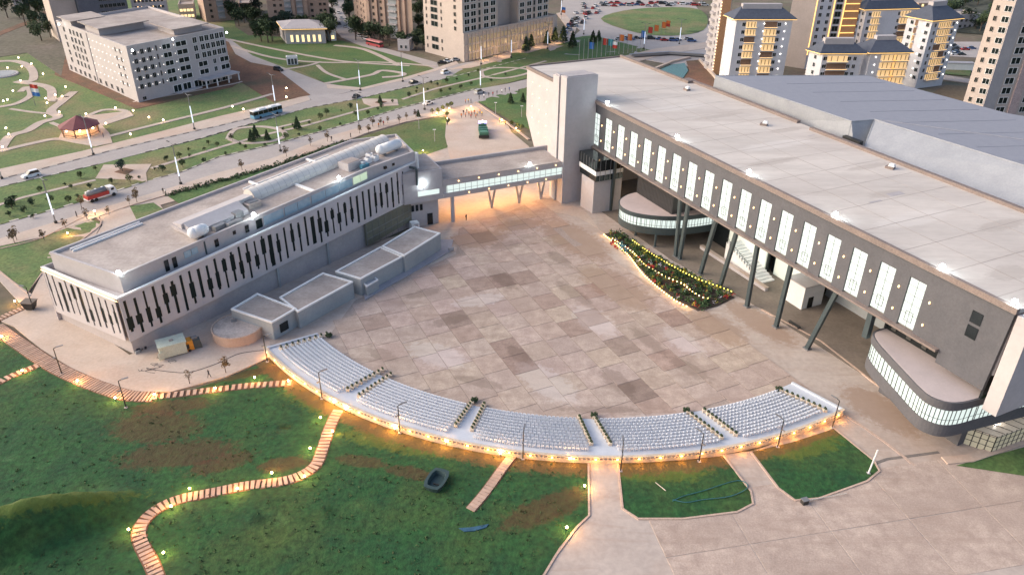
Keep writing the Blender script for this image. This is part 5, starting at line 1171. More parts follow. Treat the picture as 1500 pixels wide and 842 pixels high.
# --- tall towers with gold edges
g1=Bld('apartment_tower','tall beige and white tower outlined with gold light strips',(1144,96),(1178,101),(1240,100),h=62,wall=mt['wgrey'],cat='apartment tower'); zs=[4+3*i for i in range(14)]
wins(g1.t,g1.N,g1.R,[.12,.3],zs,1.3,1.5,mt['slot'],mt['wgrey']); wins(g1.t,g1.L,g1.N,[.55],zs,1.1,1.3,mt['slot'],mt['beige']); wins(g1.t,g1.N,g1.R,[.52],zs,2.6,2,mt['slot'],mt['greym'])
b=MB(); fbox(b,g1.L,g1.N,0,1,0,.15,0,61.8); b.build('side_wall',mt['beige'],g1.t)
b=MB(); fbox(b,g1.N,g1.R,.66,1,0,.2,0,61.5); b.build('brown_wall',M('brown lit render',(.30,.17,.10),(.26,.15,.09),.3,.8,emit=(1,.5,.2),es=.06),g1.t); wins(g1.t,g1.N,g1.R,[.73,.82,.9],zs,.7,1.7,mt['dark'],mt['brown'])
b=MB()
for u in (0,.4,.64): p=g1.N.lerp(g1.R,u); d,n=out_dir(g1.N,g1.R); p=p+n*.3; b.tube((p.x,p.y,6),(p.x,p.y,61),.22,.22,5)
for z in zs: fbox(b,g1.N,g1.R,.66,.97,.2,.5,z-.9,z-.6)
b.build('light_strip',mt['gold'],g1.t)
g2=Bld('apartment_tower','white rounded tower with a brown lit face near the canal',(1031,100),(1043,109),(1057,109),h=60,wall=mt['lgrey'],cat='apartment tower'); zs=[3+3*i for i in range(14)]
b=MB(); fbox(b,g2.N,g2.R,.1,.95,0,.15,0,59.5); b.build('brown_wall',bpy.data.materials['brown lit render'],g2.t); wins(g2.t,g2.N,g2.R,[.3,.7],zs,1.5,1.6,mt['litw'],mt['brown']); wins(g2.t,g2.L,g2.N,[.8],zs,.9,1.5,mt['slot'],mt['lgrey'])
b=MB()
for z in zs: p=g2.L.lerp(g2.N,.35); d,n=out_dir(g2.L,g2.N); b.tube((*p.xy,z-.3),(*p.xy,z+.6),1.9,1.9,12)
b.build('balcony',mt['lgrey'],g2.t); b=MB()
for z in [2+1.3*i for i in range(42)]: d,n=out_dir(g2.N,g2.R); p=g2.N+n*.3; b.ball((p.x,p.y,z),.22,0,5,4)
b.build('wall_light',mt['warms'],g2.t)
rt_=Bld('apartment_tower','grey beige tower with columns of dark windows at the right edge',(1394,205),(1422,212),(1545,205),h=70,wall=mt['beige'],cat='apartment tower'); zs=[4+3.1*i for i in range(20)]
wins(rt_.t,rt_.L,rt_.N,[.3],zs,.9,1.4,mt['slot'],mt['beige']); wins(rt_.t,rt_.L,rt_.N,[.78],zs,1.9,1.6,mt['slot'],mt['white']); 
b=MB(); fbox(b,rt_.N,rt_.R,0,.13,0,.15,0,69); b.build('recess_wall',mt['grey'],rt_.t)
wins(rt_.t,rt_.N,rt_.R,[.07],zs,1.2,1.7,mt['slot'],mt['white']); wins(rt_.t,rt_.N,rt_.R,[.21],zs,3.0,1.9,mt['slot'],mt['white']); wins(rt_.t,rt_.N,rt_.R,[.47],zs,2,1.7,mt['slot'],mt['white'])
wins(rt_.t,rt_.N,rt_.R,[.62],zs,2,1.7,mt['slot'],mt['white'])
b=MB(); fbox(b,rt_.N,rt_.R,.30,.40,0,.4,0,69.5); b.build('wall_pier',M('pinkish render',(.47,.36,.35),(.43,.33,.32),.2,.85),rt_.t)
# --- far rows that close the view (roofs, hillside, car park)
far=random.Random(21)
lbl=['pale','brown','grey','cream']
for i,(x,y,w_,hh) in enumerate(((300,12,40,12),(352,22,25,6),(20,8,40,10),(265,30,22,8),(365,-8,60,30),(440,2,40,26),(610,-30,60,45),(880,-60,120,25),(990,-70,120,30),(1340,30,40,9),(1400,45,30,8),(1420,-10,60,18),(700,-60,80,40))):
    N=(x,y); Rp=(x+w_,y-1); wl_=(mt['lgrey'],mt['brick'],mt['grey'],mt['beige'])[i%4]
    bb=Bld('house' if hh<15 else 'city_block',lbl[i%4]+' distant building number of storeys %d at the skyline'%(max(1,int(hh/3))) if False else lbl[i%4]+[' flat roofed building beyond the park',' block at the far upper edge',' distant low building behind the towers'][i%3]+[', far left',', left',', centre',', right'][min(3,int(x/400))],None,N,Rp,h=hh,wall=wl_,depth=14,cat='building',parapet=.4)
    nz=[1.5+3*k for k in range(max(1,int(hh/3)))][:8]
    wins(bb.t,bb.N,bb.R,[.15,.38,.62,.85],nz,1.4,1.4,mt['slot'] if i%3 else mt['litw'],wl_)
lawn('hillside',gp([(1290,-60),(1560,-60),(1560,60),(1400,48),(1330,20)]),.0,M('dark hillside',(.06,.065,.05),(.04,.045,.035),.05,.95,.5,fine=.5),'dark wooded hillside at the upper right',12,rough=3,seed=3)
sheet('car_park',[(p.x,p.y) for p in gp([(1385,62),(1440,62),(1430,85),(1375,82)])],.05,mt['asph'],label='crowded car park beyond the apartments at the right')
sheet('earth_field',[(p.x,p.y) for p in gp([(1345,150),(1385,125),(1425,128),(1440,160)])],.04,M('dry field',(.17,.12,.07),(.14,.10,.06),.1,.95),label='brown field behind the metal hall')
sheet('road',[(p.x,p.y) for p in gp([(1370,108),(1440,120),(1440,125),(1370,116)])],.06,mt['path'],label='pale road behind the apartments at the right')
lawn('verge',gp([(1372,96),(1425,98),(1420,112),(1370,108)]),.05,mt['park'],'green strip between the apartments and the right tower',4,seed=12)
b=MB(); P0,P1=G(1385,103),G(1425,104); fbox(b,P0,P1,0,1,-3,0,0,3); wh=thing('long_shed','long low white shed on the green strip at the right','shed',tuple(((P0+P1)/2)[:2])+(0,)); b.build('wall',mt['white'],wh); b=MB(); fbox(b,P0,P1,-.02,1.02,-3.3,.3,3,3.3); b.build('roof',mt['lgrey'],wh)
# canal with turquoise water, its banks and footbridge
sheet('water',[(p.x,p.y) for p in gp([(962,104),(972,99),(985,95),(1003,93),(1008,104),(1000,116),(985,112)])],.03,M('canal water',(.02,.12,.09),(.015,.08,.065),.3,.15),label='turquoise canal water behind the white roof')
sheet('soil_patch',[(p.x,p.y) for p in gp([(1005,90),(1030,88),(1045,112),(1060,160),(1000,118),(1010,104)])],.05,mt['soil'],label='brown canal bank with rubble behind the white roof')
b=MB(); b.strip(gp([(958,103),(985,92),(1010,86)]),1.2,0,.9); b.strip(gp([(1025,90),(1050,118),(1065,150)]),1.0,0,1.2); struct(b.build('canal_wall',mt['walk']),'stone canal walls')
ft=thing('footbridge','flat pale footbridge crossing the canal','bridge',G(990,82)); b=MB(); b.strip(gp([(925,84),(980,80),(1040,84)]),4.5,.6,1.1); b.build('deck',mt['bluef'],ft); b=MB(); b.strip(gp([(925,86),(980,82.5),(1040,86.5)]),.15,1.1,2.0); b.build('railing',mt['greym'],ft)
sheet('walk',[(p.x,p.y) for p in gp([(905,85),(960,72),(1040,62),(1045,70),(975,80),(930,92)])],.05,mt['walk'],label='lit promenade before the roundabout')
# mosque-like white house by the park
wh=Bld('house','round cornered white house with a pale hip roof in the trees by the park',(411,54),(420,65),(478,64),h=7,wall=mt['lgrey'],parapet=0,cat='house'); wh.hip(mt['lgrey'],.8,2.5,False); wins(wh.t,wh.N,wh.R,[.15+.14*i for i in range(6)],[1],1.2,3.2,mt['litw'],mt['white'])
k_=Bld('kiosk','small dark and white striped kiosk in the triangular park',None,(421,96),(437,95),h=3.4,wall=mt['white'],depth=3,parapet=.2,cat='kiosk'); wins(k_.t,k_.N,k_.R,[.2,.5,.8],[.3],1,2.4,mt['slot'],mt['white'])
k_=Bld('house','small square white house below the ribbed brick tower',None,(583,74),(600,75),h=5,wall=mt['lgrey'],depth=6,parapet=.2,cat='house'); wins(k_.t,k_.N,k_.R,[.3,.7],[1],1,1.5,mt['slot'],mt['white'])
k_=Bld('hut','small white lit hut at the corner of the service road',None,(483,61),(493,60),h=5,wall=mt['white'],depth=4,parapet=.2,cat='hut'); wins(k_.t,k_.N,k_.R,[.5],[1],1.5,1.8,mt['litw'],mt['white'])
# ================================================================ VEHICLES
def loft(B,secs,mi=0):
    "secs: list of (x, half width bottom, half width top, z0, z1)"
    n=len(secs); v=[]
    for x,wb,wt,z0,z1 in secs: v+=[(x,-wb,z0),(x,wb,z0),(x,wt,z1),(x,-wt,z1)]
    f=[(0,3,2,1),tuple(4*(n-1)+k for k in (0,1,2,3))]
    for i in range(n-1):
        a,b_=4*i,4*i+4
        for k in range(4): f.append((a+k,a+(k+1)%4,b_+(k+1)%4,b_+k))
    B.add(v,f,mi)
def wheel(B,x,y,r,w=.24): B.tube((x,y-w/2,r),(x,y+w/2,r),r,r,10)
mt['head']=M('headlight',(1,1,1),emit=(1,.9,.7),es=4); mt['tail']=M('tail light',(.6,.02,.02),emit=(1,.05,.03),es=2)
def make_car(name,L,W,H,suv=False):
    t=thing(name,'x','car'); b=MB(); h=L/2; bz=H*.56
    loft(b,[(-h,W*.42,W*.40,.32,bz*.8),(-h*.93,W*.5,W*.46,.25,bz),(-h*.35,W*.5,W*.47,.22,bz+.03),(h*.42,W*.5,W*.47,.22,bz),(h*.85,W*.48,W*.43,.24,bz*.86),(h,W*.4,W*.36,.32,bz*.66)])
    r0,r1=(-h*.9,h*.12) if suv else (-h*.55,h*.1)
    loft(b,[(r0+.25,W*.36,W*.35,H-.06,H),(r1-.1,W*.36,W*.35,H-.06,H)])
    b.build('body',mt['paintc'],t,local=True)
    g=MB(); loft(g,[(r0-.1,W*.45,W*.45,bz-.02,bz),(r0+.25,W*.44,W*.36,bz-.02,H-.055),(r1-.1,W*.44,W*.36,bz-.02,H-.055),(h*.45,W*.45,W*.44,bz-.02,bz)]); g.build('window',mt['dark'],t,local=True)
    for x in (-h*.62,h*.62):
        for y in (-W*.46,W*.46): w_=MB(); wheel(w_,x,y,.32); w_.build('wheel',mt['tyre'],t,local=True)
    k=MB(); k.box((h*.97,-W*.3,bz*.5),(.1,.3,.16)); k.box((h*.97,W*.3,bz*.5),(.1,.3,.16)); k.build('headlight',mt['head'],t,local=True)
    return Proto(t)
car=make_car('car',4.4,1.8,1.45); suv=make_car('car',4.8,1.95,1.85,True)
def road_az(p,q): d=G(*q)-G(*p); return math.atan2(d.y,d.x)
azA=road_az((267,262),(485,193)); azB=road_az((240,208),(450,152))
CW=(.75,.75,.76);CK=(.03,.03,.035);CS=(.4,.41,.43);CR=(.4,.03,.03);CBl=(.05,.1,.25)
suv.place(G(46,259,.02),azB+math.pi,'white four wheel drive car on the far road at the left edge',None,color=CW)
car.place(G(606,122,.02),azB,'black car on the far road near the junction',color=CK); suv.place(G(653,108,.02),azB,'white van like car leaving the far road for the podium',color=CW)
car.place(G(627,153,.02),azA,'small white car on the near road by the entrance',color=CW); suv.place(G(702,137,.02),azA,'silver grey car stopped on the near road beside the crowd',color=CS); car.place(G(522,143,.02),azA+.4,'dark car waiting at the road junction',color=CK)
car.place(G(648,93,.02),.2,'dark car parked left at the foot of the beige tower',color=CK); car.place(G(656,91,.02),.3,'white car parked in the middle at the foot of the beige tower',color=CW); car.place(G(668,89,.02),.4,'silver car parked right at the foot of the beige tower',color=CS)
suv.place(G(408,104,.03),-.6,'dark car on the side road by the earth bank',color=CK)
svc=road_az((520,45),(500,-10))
for i,(x,y) in enumerate(((497,36),(500,28),(506,40),(515,47),(496,20),(503,10),(527,54),(536,58),(545,61),(492,8))): car.place(G(x,y,.02),svc+(.0 if x<510 else .6),('dark','white','silver','grey','white','dark','silver','white','dark','grey')[i]+' parked car on the service road, number of places from the park: %d'%i if False else ('dark','white','silver','grey','white','dark','silver','white','dark','grey')[i]+' car on the service road '+('just before the hut','behind the hut','beside the bend','on the bend','between the trees','far up the street','below the bend','near the ribbed tower','closest to the red bus','at the far end of the street')[i],'cars on the service road',color=(CK,CW,CS,CS,CW,CK,CS,CW,CK,CS)[i])
rc=random.Random(31); nm_=['white','dark','silver','red','blue']; cl_=[CW,CK,CS,CR,CBl]
spots=[]
for k in range(34): u=k/33; spots.append((825+rc.uniform(-4,40)*u*.9+u*30,52-u*46+rc.uniform(-3,3)))
for k in range(30): spots.append((880+k*5.3+rc.uniform(-1.5,1.5),8+rc.uniform(-3,2)))
for k in range(12): spots.append((905+k*10+rc.uniform(-3,3),56+rc.uniform(-2,3)+k*.3))
for k in range(14): spots.append((1384+rc.uniform(0,48),66+rc.uniform(0,16)))
for i,(x,y) in enumerate(spots):
    c_=rc.randrange(5); wz=('on the busy road beyond the podium','in the far queue behind the roundabout','on the road before the roundabout','in the crowded car park at the right')[0 if i<34 else 1 if i<64 else 2 if i<76 else 3]
    (car if i%3 else suv).place(G(x,y,.05),rc.uniform(-.2,.2)+(1.2 if i<34 else 0),nm_[c_]+' car '+wz,'cars '+wz,color=cl_[c_])
# city bus
def big(name,label,cat,px,az): return thing(name,label,cat,G(*px),None,az)
bus=big('bus','blue and white city bus with a pale roof on the far road','bus',(391,170),azB)
b=MB(); loft(b,[(-5.9,1.2,1.2,.35,1.5),(5.8,1.2,1.2,.35,1.5),(5.95,1.15,1.15,.4,1.5)]); b.build('lower_body',M('bus blue',(.10,.25,.38),(.16,.33,.45),.4,.4),bus,local=True)
b=MB(); loft(b,[(-5.9,1.21,1.15,1.5,2.75),(5.85,1.21,1.15,1.5,2.75),(5.96,1.15,1.1,1.5,2.7)]); b.build('window_band',mt['dark'],bus,local=True)
b=MB(); loft(b,[(-5.9,1.18,1.1,2.75,3.05),(5.85,1.18,1.1,2.75,3.05)]); b.box((-2,0,3.05),(2.6,1.6,.25)); b.box((2.6,0,3.05),(2,1.5,.2)); b.build('roof',mt['white'],bus,local=True)
for x in (-3.4,3.6):
    for y in (-1.1,1.1): w_=MB(); wheel(w_,x,y,.48,.3); w_.build('wheel',mt['tyre'],bus,local=True)
b=MB(); b.box((5.97,-.8,.7),(.06,.4,.2)); b.box((5.97,.8,.7),(.06,.4,.2)); b.build('headlight',mt['head'],bus,local=True)
b=MB()
for x in (-4,-2,0,2,4): b.box((x,0,1.5),(.08,2.44,1.2))
b.build('window_pillar',mt['lgrey'],bus,local=True)
# red bus by the brown tower
rb=big('bus','red and white bus parked below the ribbed brick tower','bus',(549,68),road_az((530,64),(565,73))); b=MB(); loft(b,[(-5.5,1.2,1.15,.35,1.5),(5.5,1.2,1.15,.35,1.5)]); b.build('lower_body',M('bus red',(.35,.05,.06),rough=.4),rb,local=True); b=MB(); loft(b,[(-5.4,1.18,1.1,1.5,2.4),(5.4,1.18,1.1,1.5,2.4)]); b.build('window_band',mt['dark'],rb,local=True); b=MB(); loft(b,[(-5.5,1.2,1.1,2.4,2.9),(5.5,1.2,1.1,2.4,2.9)]); b.build('roof',M('bus pink roof',(.5,.2,.2),rough=.5),rb,local=True)
for x in (-3.4,3.4):
    for y in (-1.1,1.1): w_=MB(); wheel(w_,x,y,.45,.3); w_.build('wheel',mt['tyre'],rb,local=True)
# red and white tanker truck
tk=big('tanker_truck','red and white tanker truck with a grey tank on the near road','truck',(150,290),azA)
b=MB(); loft(b,[(-4.2,1.2,1.2,.95,1.9),(1.6,1.2,1.2,.95,1.9)]); b.build('truck_bed',M('truck red',(.42,.05,.04),rough=.4),tk,local=True)
b=MB(); loft(b,[(-4.25,1.22,1.22,.65,.95),(1.7,1.22,1.22,.65,.95)]); b.build('side_rail',mt['white'],tk,local=True)
b=MB(); b.tube((-3.9,0,2.1),(1.4,0,2.1),.85,.85,14); b.build('tank',mt['greym'],tk,True,True); b=MB()
for x in (-3,-1.2,.6): b.tube((x,0,2.85),(x,0,3.05),.3,.3,8)
b.build('tank_hatch',mt['white'],tk,local=True)
b=MB(); loft(b,[(1.8,1.15,1.1,.6,2.7),(3.3,1.15,1.05,.6,2.65),(3.7,1.12,1.0,.6,1.7)]); b.build('cab',mt['white'],tk,local=True); b=MB(); loft(b,[(3.32,1.05,1.0,1.7,2.5),(3.62,1.03,.99,1.65,1.75)]); b.box((2.7,0,1.75),(.8,2.26,.6)); b.build('cab_window',mt['dark'],tk,local=True)
for x in (-3.2,-2.1,2.7):
    for y in (-1.05,1.05): w_=MB(); wheel(w_,x,y,.5,.35); w_.build('wheel',mt['tyre'],tk,local=True)
# green truck with stage lights on the driveway
azg=road_az((708,207),(703,182)); gt=big('truck','green flatbed truck with bluish stage lights on its far end, on the driveway','truck',(708,197),azg)
gm=M('truck green',(.05,.15,.10),(.07,.19,.13),.5,.5)
b=MB(); loft(b,[(-4.5,1.5,1.5,.7,1.6),(3,1.5,1.5,.7,1.6)]); b.build('truck_bed',gm,gt,local=True); b=MB()
for x in (-4.2,-1.5,1.2): b.box((x,0,1.6),(.25,3,.7))
b.box((-2.8,0,1.6),(1.8,2.2,.35)); b.build('load',M('green crate',(.10,.26,.19),rough=.6),gt,local=True)
b=MB(); loft(b,[(3.2,1.4,1.3,.6,2.8),(5,1.4,1.25,.6,2.7),(5.4,1.35,1.2,.6,1.8)]); b.build('cab',gm,gt,local=True)
b=MB(); b.box((-4.9,.1,.4),(.7,3.4,.8)); b.build('tail_board',mt['blackm'],gt,local=True)
b=MB(); b.box((3.6,-.9,2.85),(.8,.8,.4)); b.box((3.6,.9,2.85),(.8,.8,.4)); b.build('stage_lamp',M('violet lamp',(.5,.4,1),emit=(.45,.35,1),es=7),gt,local=True)
b=MB(); b.ball((4.4,0,3.1),.3,0,8,6); b.build('beacon',M('pink lamp',(1,.5,.5),emit=(1,.5,.45),es=12),gt,local=True)
for x in (-3.4,-2.3,3.9):
    for y in (-1.3,1.3): w_=MB(); wheel(w_,x,y,.5,.35); w_.build('wheel',mt['tyre'],gt,local=True)
q=point_light((0,0,0),120,(.5,.4,1),.4); q.parent=gt; q.location=(4,0,4)
# ================================================================ SERVICE YARD
p=G(340,507); p=Vector((p.x,p.y+4.2,0)); t=thing('round_tank','low round concrete tank with a pink lid and grey stain beside the annex','tank',p)
b=MB(); b.tube((p.x,p.y,-.1),(p.x,p.y,1.9),4.75,4.75,40); b.build('tank_wall',M('pink concrete',(.50,.36,.29),(.44,.32,.26),.4,.85,fine=.1),t); b=MB(); b.tube((p.x,p.y,1.9),(p.x,p.y,1.98),4.45,4.45,40); b.build('lid',M('tank lid',(.50,.42,.38),(.45,.37,.33),.3,.85,c3=(.25,.22,.21),s3=.22),t)
b=MB()
for i in range(40): a0,a1=2*math.pi*i/40,2*math.pi*(i+1)/40; b.tube((p.x+4.7*math.cos(a0),p.y+4.7*math.sin(a0),1.98),(p.x+4.7*math.cos(a1),p.y+4.7*math.sin(a1),1.98),.16,.16,5)
b.build('rim',mt['kerbc'],t); b=MB(); b.box((p.x-1.2,p.y+1.6,1.98),(1,.8,.15),.4); b.build('manhole_cover',mt['greym'],t)
p=G(249,524); t=thing('generator','pale green white generator housing with a sloping lid beside the orange machine','generator',p); mg=M('generator paint',(.48,.52,.45),(.42,.46,.40),.8,.5)
b=MB(); b.box((p.x,p.y+1.6,.25),(4.6,3.0,2.3),.55); b.build('housing',mg,t); b=MB(); b.box((p.x,p.y+1.6,2.55),(4.9,3.3,.18),.55); b.build('lid',mg,t); b=MB(); b.box((p.x+.1,p.y+1.6,2.73),(.7,.5,.2),.55); b.build('vent',mt['roof'],t); b=MB(); b.box((p.x,p.y+1.6,0),(4.2,2.6,.25),.55); b.build('skid',mt['blackm'],t)
b=MB(); b.box((p.x-.9,p.y-1.0,.3),(1.1,.1,1.5),.9); b.build('open_door',mg,t)
p=G(271,516); t=thing('compressor','orange machine with a dark square opening between the generator and the dark machine','machine',p); mo=M('orange paint',(.62,.26,.03),(.5,.2,.02),.8,.5); b=MB(); b.box((p.x,p.y+.9,.2),(2.6,1.7,1.9),.55,top=.92); b.build('housing',mo,t); b=MB(); b.box((p.x+.55,p.y+.0,.7),(.9,.12,.9),.55); b.box((p.x-.3,p.y+.75,2.08),(.6,.5,.1),.55); b.build('opening',mt['blackm'],t)
for dx in (-.8,.8): 
    for dy in (.3,1.5): w_=MB(); w_.tube((p.x+dx,p.y+dy,.25),(p.x+dx+.2,p.y+dy-.1,.25),.25,.25,8); w_.build('wheel',mt['tyre'],t)
p=G(286,511); t=thing('machine','dark blue grey machine right of the orange one','machine',p); b=MB(); b.box((p.x,p.y+.7,.1),(2.0,1.5,1.7),.5,top=.8); b.build('housing',mt['steel'],t); b=MB(); b.box((p.x-.3,p.y+.9,1.8),(1.2,.8,.3),.7); b.build('cover',mt['greym'],t)
t=thing('cables','tangle of dark cables lying beside the generator','cables',G(236,535)); rg=random.Random(8); b=MB()
for k in range(7):
    pts=[G(222+rg.uniform(0,30),520+rg.uniform(0,24),.06)]
    for _ in range(5): l_=pts[-1]; pts.append(Vector((l_.x+rg.uniform(-1.2,1.4),l_.y+rg.uniform(-.7,.6),.06)))
    b.path([Vector((q.x,q.y,.07)) for q in smooth_pts(pts,4)],.045,4)
b.build('cable',mt['blackm'],t)
b=MB(); b.path([Vector((q.x,q.y,.08)) for q in spx([(215,540),(250,545),(280,545),(320,532),(352,518),(400,512)],5)],.06,5); tag(b.build('pipe',mt['trous']),'thin dark pipe curving across the yard paving','pipe')
t=thing('scrap_pile','heap of dark scrap along the foot of the museum wall','scrap',G(205,508)); rg=random.Random(12)
for k in range(26):
    f=rg.random(); p=G(188+f*50,522-f*28); b=MB(); b.box((p.x+rg.uniform(-1,1),p.y+rg.uniform(.0,1.2),0),(rg.uniform(.3,1.3),rg.uniform(.2,.5),rg.uniform(.15,.8)),rg.uniform(0,3),top=.8); b.build('scrap_piece',(mt['trous'],mt['greym'],mt['bluegrey'])[k%3],t)
p=G(43,455); t=thing('bin','dark open waste container at the museum corner by the narrow path','container',p); b=MB(); b.hexa([(p.x-.9,p.y,.4),(p.x+.9,p.y-.2,.4),(p.x+.9,p.y+1.2,.4),(p.x-.9,p.y+1.4,.4),(p.x-1.2,p.y-.2,1.8),(p.x+1.2,p.y-.4,1.8),(p.x+1.2,p.y+1.6,1.8),(p.x-1.2,p.y+1.8,1.8)]); b.build('container_body',mt['blackm'],t); b=MB(); b.box((p.x,p.y+.6,1.8),(2.6,2.2,.12),-.1); b.build('lid',M('dusty lid',(.16,.13,.11),rough=.9),t); b=MB(); b.box((p.x,p.y+.6,0),(1.4,1.0,.4)); b.build('base',mt['tyre'],t)
# things on the lawns
p=G(639,715); t=thing('water_trough','dark green blue open plastic tub lying on the dark lawn','tub',(p.x,p.y,0)); mtub=M('tub plastic',(.03,.06,.065),(.025,.05,.05),.9,.6)
b=MB(); K=14; o_=[];i_=[];ot=[];it=[]
for k in range(K):
    a=2*math.pi*k/K; x,y=math.cos(a),math.sin(a); s=1/max(abs(x),abs(y))**.7; X,Y=x*s*1.5,y*s*2.2; X,Y=X*math.cos(-.35)-Y*math.sin(-.35),X*math.sin(-.35)+Y*math.cos(-.35)
    ot.append((p.x+X,p.y+Y+1,1.0)); it.append((p.x+X*.72,p.y+Y*.76+1,1.0)); o_.append((p.x+X*.8,p.y+Y*.85+1,0)); i_.append((p.x+X*.6,p.y+Y*.65+1,.25))
b.add(o_+ot+it+i_,[(k,(k+1)%K,(k+1)%K+K,k+K) for k in range(K)]+[(k+K,(k+1)%K+K,(k+1)%K+2*K,k+2*K) for k in range(K)]+[(k+2*K,(k+1)%K+2*K,(k+1)%K+3*K,k+3*K) for k in range(K)]+[tuple(range(3*K,4*K))]); b.build('tub_shell',mtub,t); b=MB(); b.box((p.x,p.y+.2,.5),(.9,.1,.25),-.35); b.build('handle',mt['blackm'],t)
b=MB(); P=[G(x,y,.16) for x,y in ((672,773),(690,772),(716,767),(712,772),(695,777),(680,778))]; b.prism([tuple(q.xy) for q in P],.08,.2); tag(b.build('tarp',M('blue tarp',(.03,.10,.17),(.02,.07,.13),.8,.6)),'crumpled blue tarpaulin strip on the dark lawn','tarp')
for pts,l in (([(985,735),(1000,728),(1030,720),(1080,705),(1095,715),(1070,728),(1030,733),(1005,737),(985,733)],'blue garden hose looped on the middle lawn'),([(960,708),(965,712),(975,720)],'short blue hose end on the middle lawn')):
    b=MB(); b.path([Vector((q.x,q.y,.24)) for q in spx(pts,4)],.06,5); tag(b.build('hose',M('hose',(.03,.14,.16),rough=.5) if 'looped' in l else mt['kerbw']),l,'hose')
b=MB(); b.path([G(1185,732,.3),G(1240,722,.3)],.08,5); tag(b.build('pipe',mt['kerbw']),'white pipe lying along the kerb of the right lawn','pipe')
# ================================================================ STREET LAMPS with glowing bands
sl_=thing('street_lamp','x','street lamp'); b=MB(); b.tube((0,0,-.1),(0,0,11.6),.17,.11,8); b.tube((0,0,11.5),(1.6,0,12),.08,.07,6); b.tube((0,0,11.5),(-1.6,0,12),.08,.07,6); b.build('pole',mt['greym'],sl_,local=True); b=MB(); b.box((2,0,11.95),(1.2,.3,.12)); b.box((-2,0,11.95),(1.2,.3,.12)); b.build('lamp_head',mt['blackm'],sl_,local=True); b=MB(); b.tube((0,0,2.4),(0,0,8.0),.18,.145,8); b.build('light_band',M('cool band',(.8,.85,1),emit=(.78,.88,1),es=.4),sl_,local=True); b=MB(); b.box((0,0,-.05),(.6,.6,.7)); b.build('base',mt['blackm'],sl_,local=True); SLp=Proto(sl_)
for x,y,a,l in ((82,327,azA,'at the left on the near road'),(265,270,azA,'on the near road above the museum roof'),(411,222,azA,'on the near road behind the barrel roof light'),(526,186,azA,'on the near road left of the entrance'),(622,161,azA,'on the near road beside the entrance lights'),(704,134,azA,'on the near road by the crowd'),(3,262,azB,'at the left picture edge on the far road'),(137,227,azB,'on the far road in front of the gazebo'),(285,190,azB,'on the far road below the white office'),(404,157,azB,'on the far road behind the blue bus'),(528,133,azB,'on the far road just after the junction'),(590,120,azB,'on the far road below the central park'),(705,95,azB,'on the pavement before the podium, left'),(749,85,azB,'on the pavement before the podium, middle'),(802,72,azB,'on the pavement before the podium, right'),(943,72,azB,'on the promenade before the roundabout, left'),(995,65,azB,'on the promenade before the roundabout, right'),(855,51,azB,'on the busy road beyond the podium'),(822,22,azB,'behind the podium at the far road')):
    SLp.place(G(x,y,.05),a+math.pi/2,'tall street lamp with a glowing band '+l,'tall street lamps along the roads')
sm_=thing('path_light','x','path light'); b=MB(); b.tube((0,0,0),(0,0,.8),.08,.07,6); b.build('stem',mt['greym'],sm_,local=True); b=MB(); b.ball((0,0,1),.3,0,8,6); b.build('globe',M('far globe',(1,.85,.6),emit=(1,.72,.42),es=9),sm_,local=True); SM=Proto(sm_)
for i,(x,y) in enumerate(((28,88),(47,97),(33,101),(12,103),(64,112),(31,122),(20,137),(97,131),(92,145),(82,143),(70,155),(67,174),(10,192),(14,201),(68,148),(170,162),(196,166),(127,171),(156,185),(192,201),(6,152),(219,176),(240,180),(341,160),(420,133),(420,146),(357,164),(12,150),(88,168),(5,220))):
    SM.place(G(x,y,.08),0,'small round path light '+('beside the upper curl of the path','in the upper left park lawn','along the winding path','near the gazebo terrace','by the lower path')[i%5]+' number counted from the top' if False else 'small round path light '+['on the top loop of the park path','right of the top loop','below the top loop','at the left edge of the top loop','at the bend under the bare earth','at the small island','left of the flag','right where the path leaves the bare earth','on the wide bend right of the flag','above the wide bend','at the middle of the wide bend','on the lower wide bend','in the lowest park lawn','at the left foot of the wide path','beside the flag','on the paved terrace top','at the terrace corner by the office','behind the gazebo','right of the gazebo','below the gazebo on the verge','at the left picture edge by the disc','along the long straight path, first','along the long straight path, second','along the long straight path behind the bus','at the right end of the long straight path','on the verge behind the bus, right','on the verge behind the bus, left','left of the thin path','on the thin path','at the far left bottom of the park'][i],'small park path lights')
# ================================================================ GAZEBO
p=G(119,196); t=thing('gazebo','round gazebo with a dark red tent roof and warm lamps inside','gazebo',p); K=8; rr=5.6
red=M('dark red roof',(.20,.055,.06),(.16,.045,.05),.6,.7,fine=.15)
for k in range(K):
    a0,a1=2*math.pi*k/K+.2,2*math.pi*(k+1)/K+.2; b=MB(); v=[(p.x+(rr+.8)*math.cos(a),p.y+(rr+.8)*math.sin(a),3.1) for a in (a0,a1)]; b.add(v+[(v[0][0],v[0][1],2.9),(v[1][0],v[1][1],2.9),(p.x,p.y,6.2),(p.x,p.y,5.9)],[(0,1,4),(3,2,5),(2,3,1,0),(1,3,5,4),(0,4,5,2)]); b.build('roof_panel',red,t)
    b=MB(); b.tube((p.x+rr*math.cos(a0),p.y+rr*math.sin(a0),0),(p.x+rr*math.cos(a0),p.y+rr*math.sin(a0),3),.2,.2,6); b.build('post',mt['brown'],t); b=MB(); b.tube((p.x+rr*math.cos(a0),p.y+rr*math.sin(a0),.8),(p.x+rr*math.cos(a1),p.y+rr*math.sin(a1),.8),.1,.1,5); b.build('rail',mt['brown'],t)
    b=MB(); b.ball((p.x+(rr-.2)*math.cos(a0+.3),p.y+(rr-.2)*math.sin(a0+.3),2.5),.34,0,8,6); b.build('lamp',M('gazebo lamp',(1,.8,.4),emit=(1,.66,.25),es=9) if k==0 else bpy.data.materials['gazebo lamp'],t)
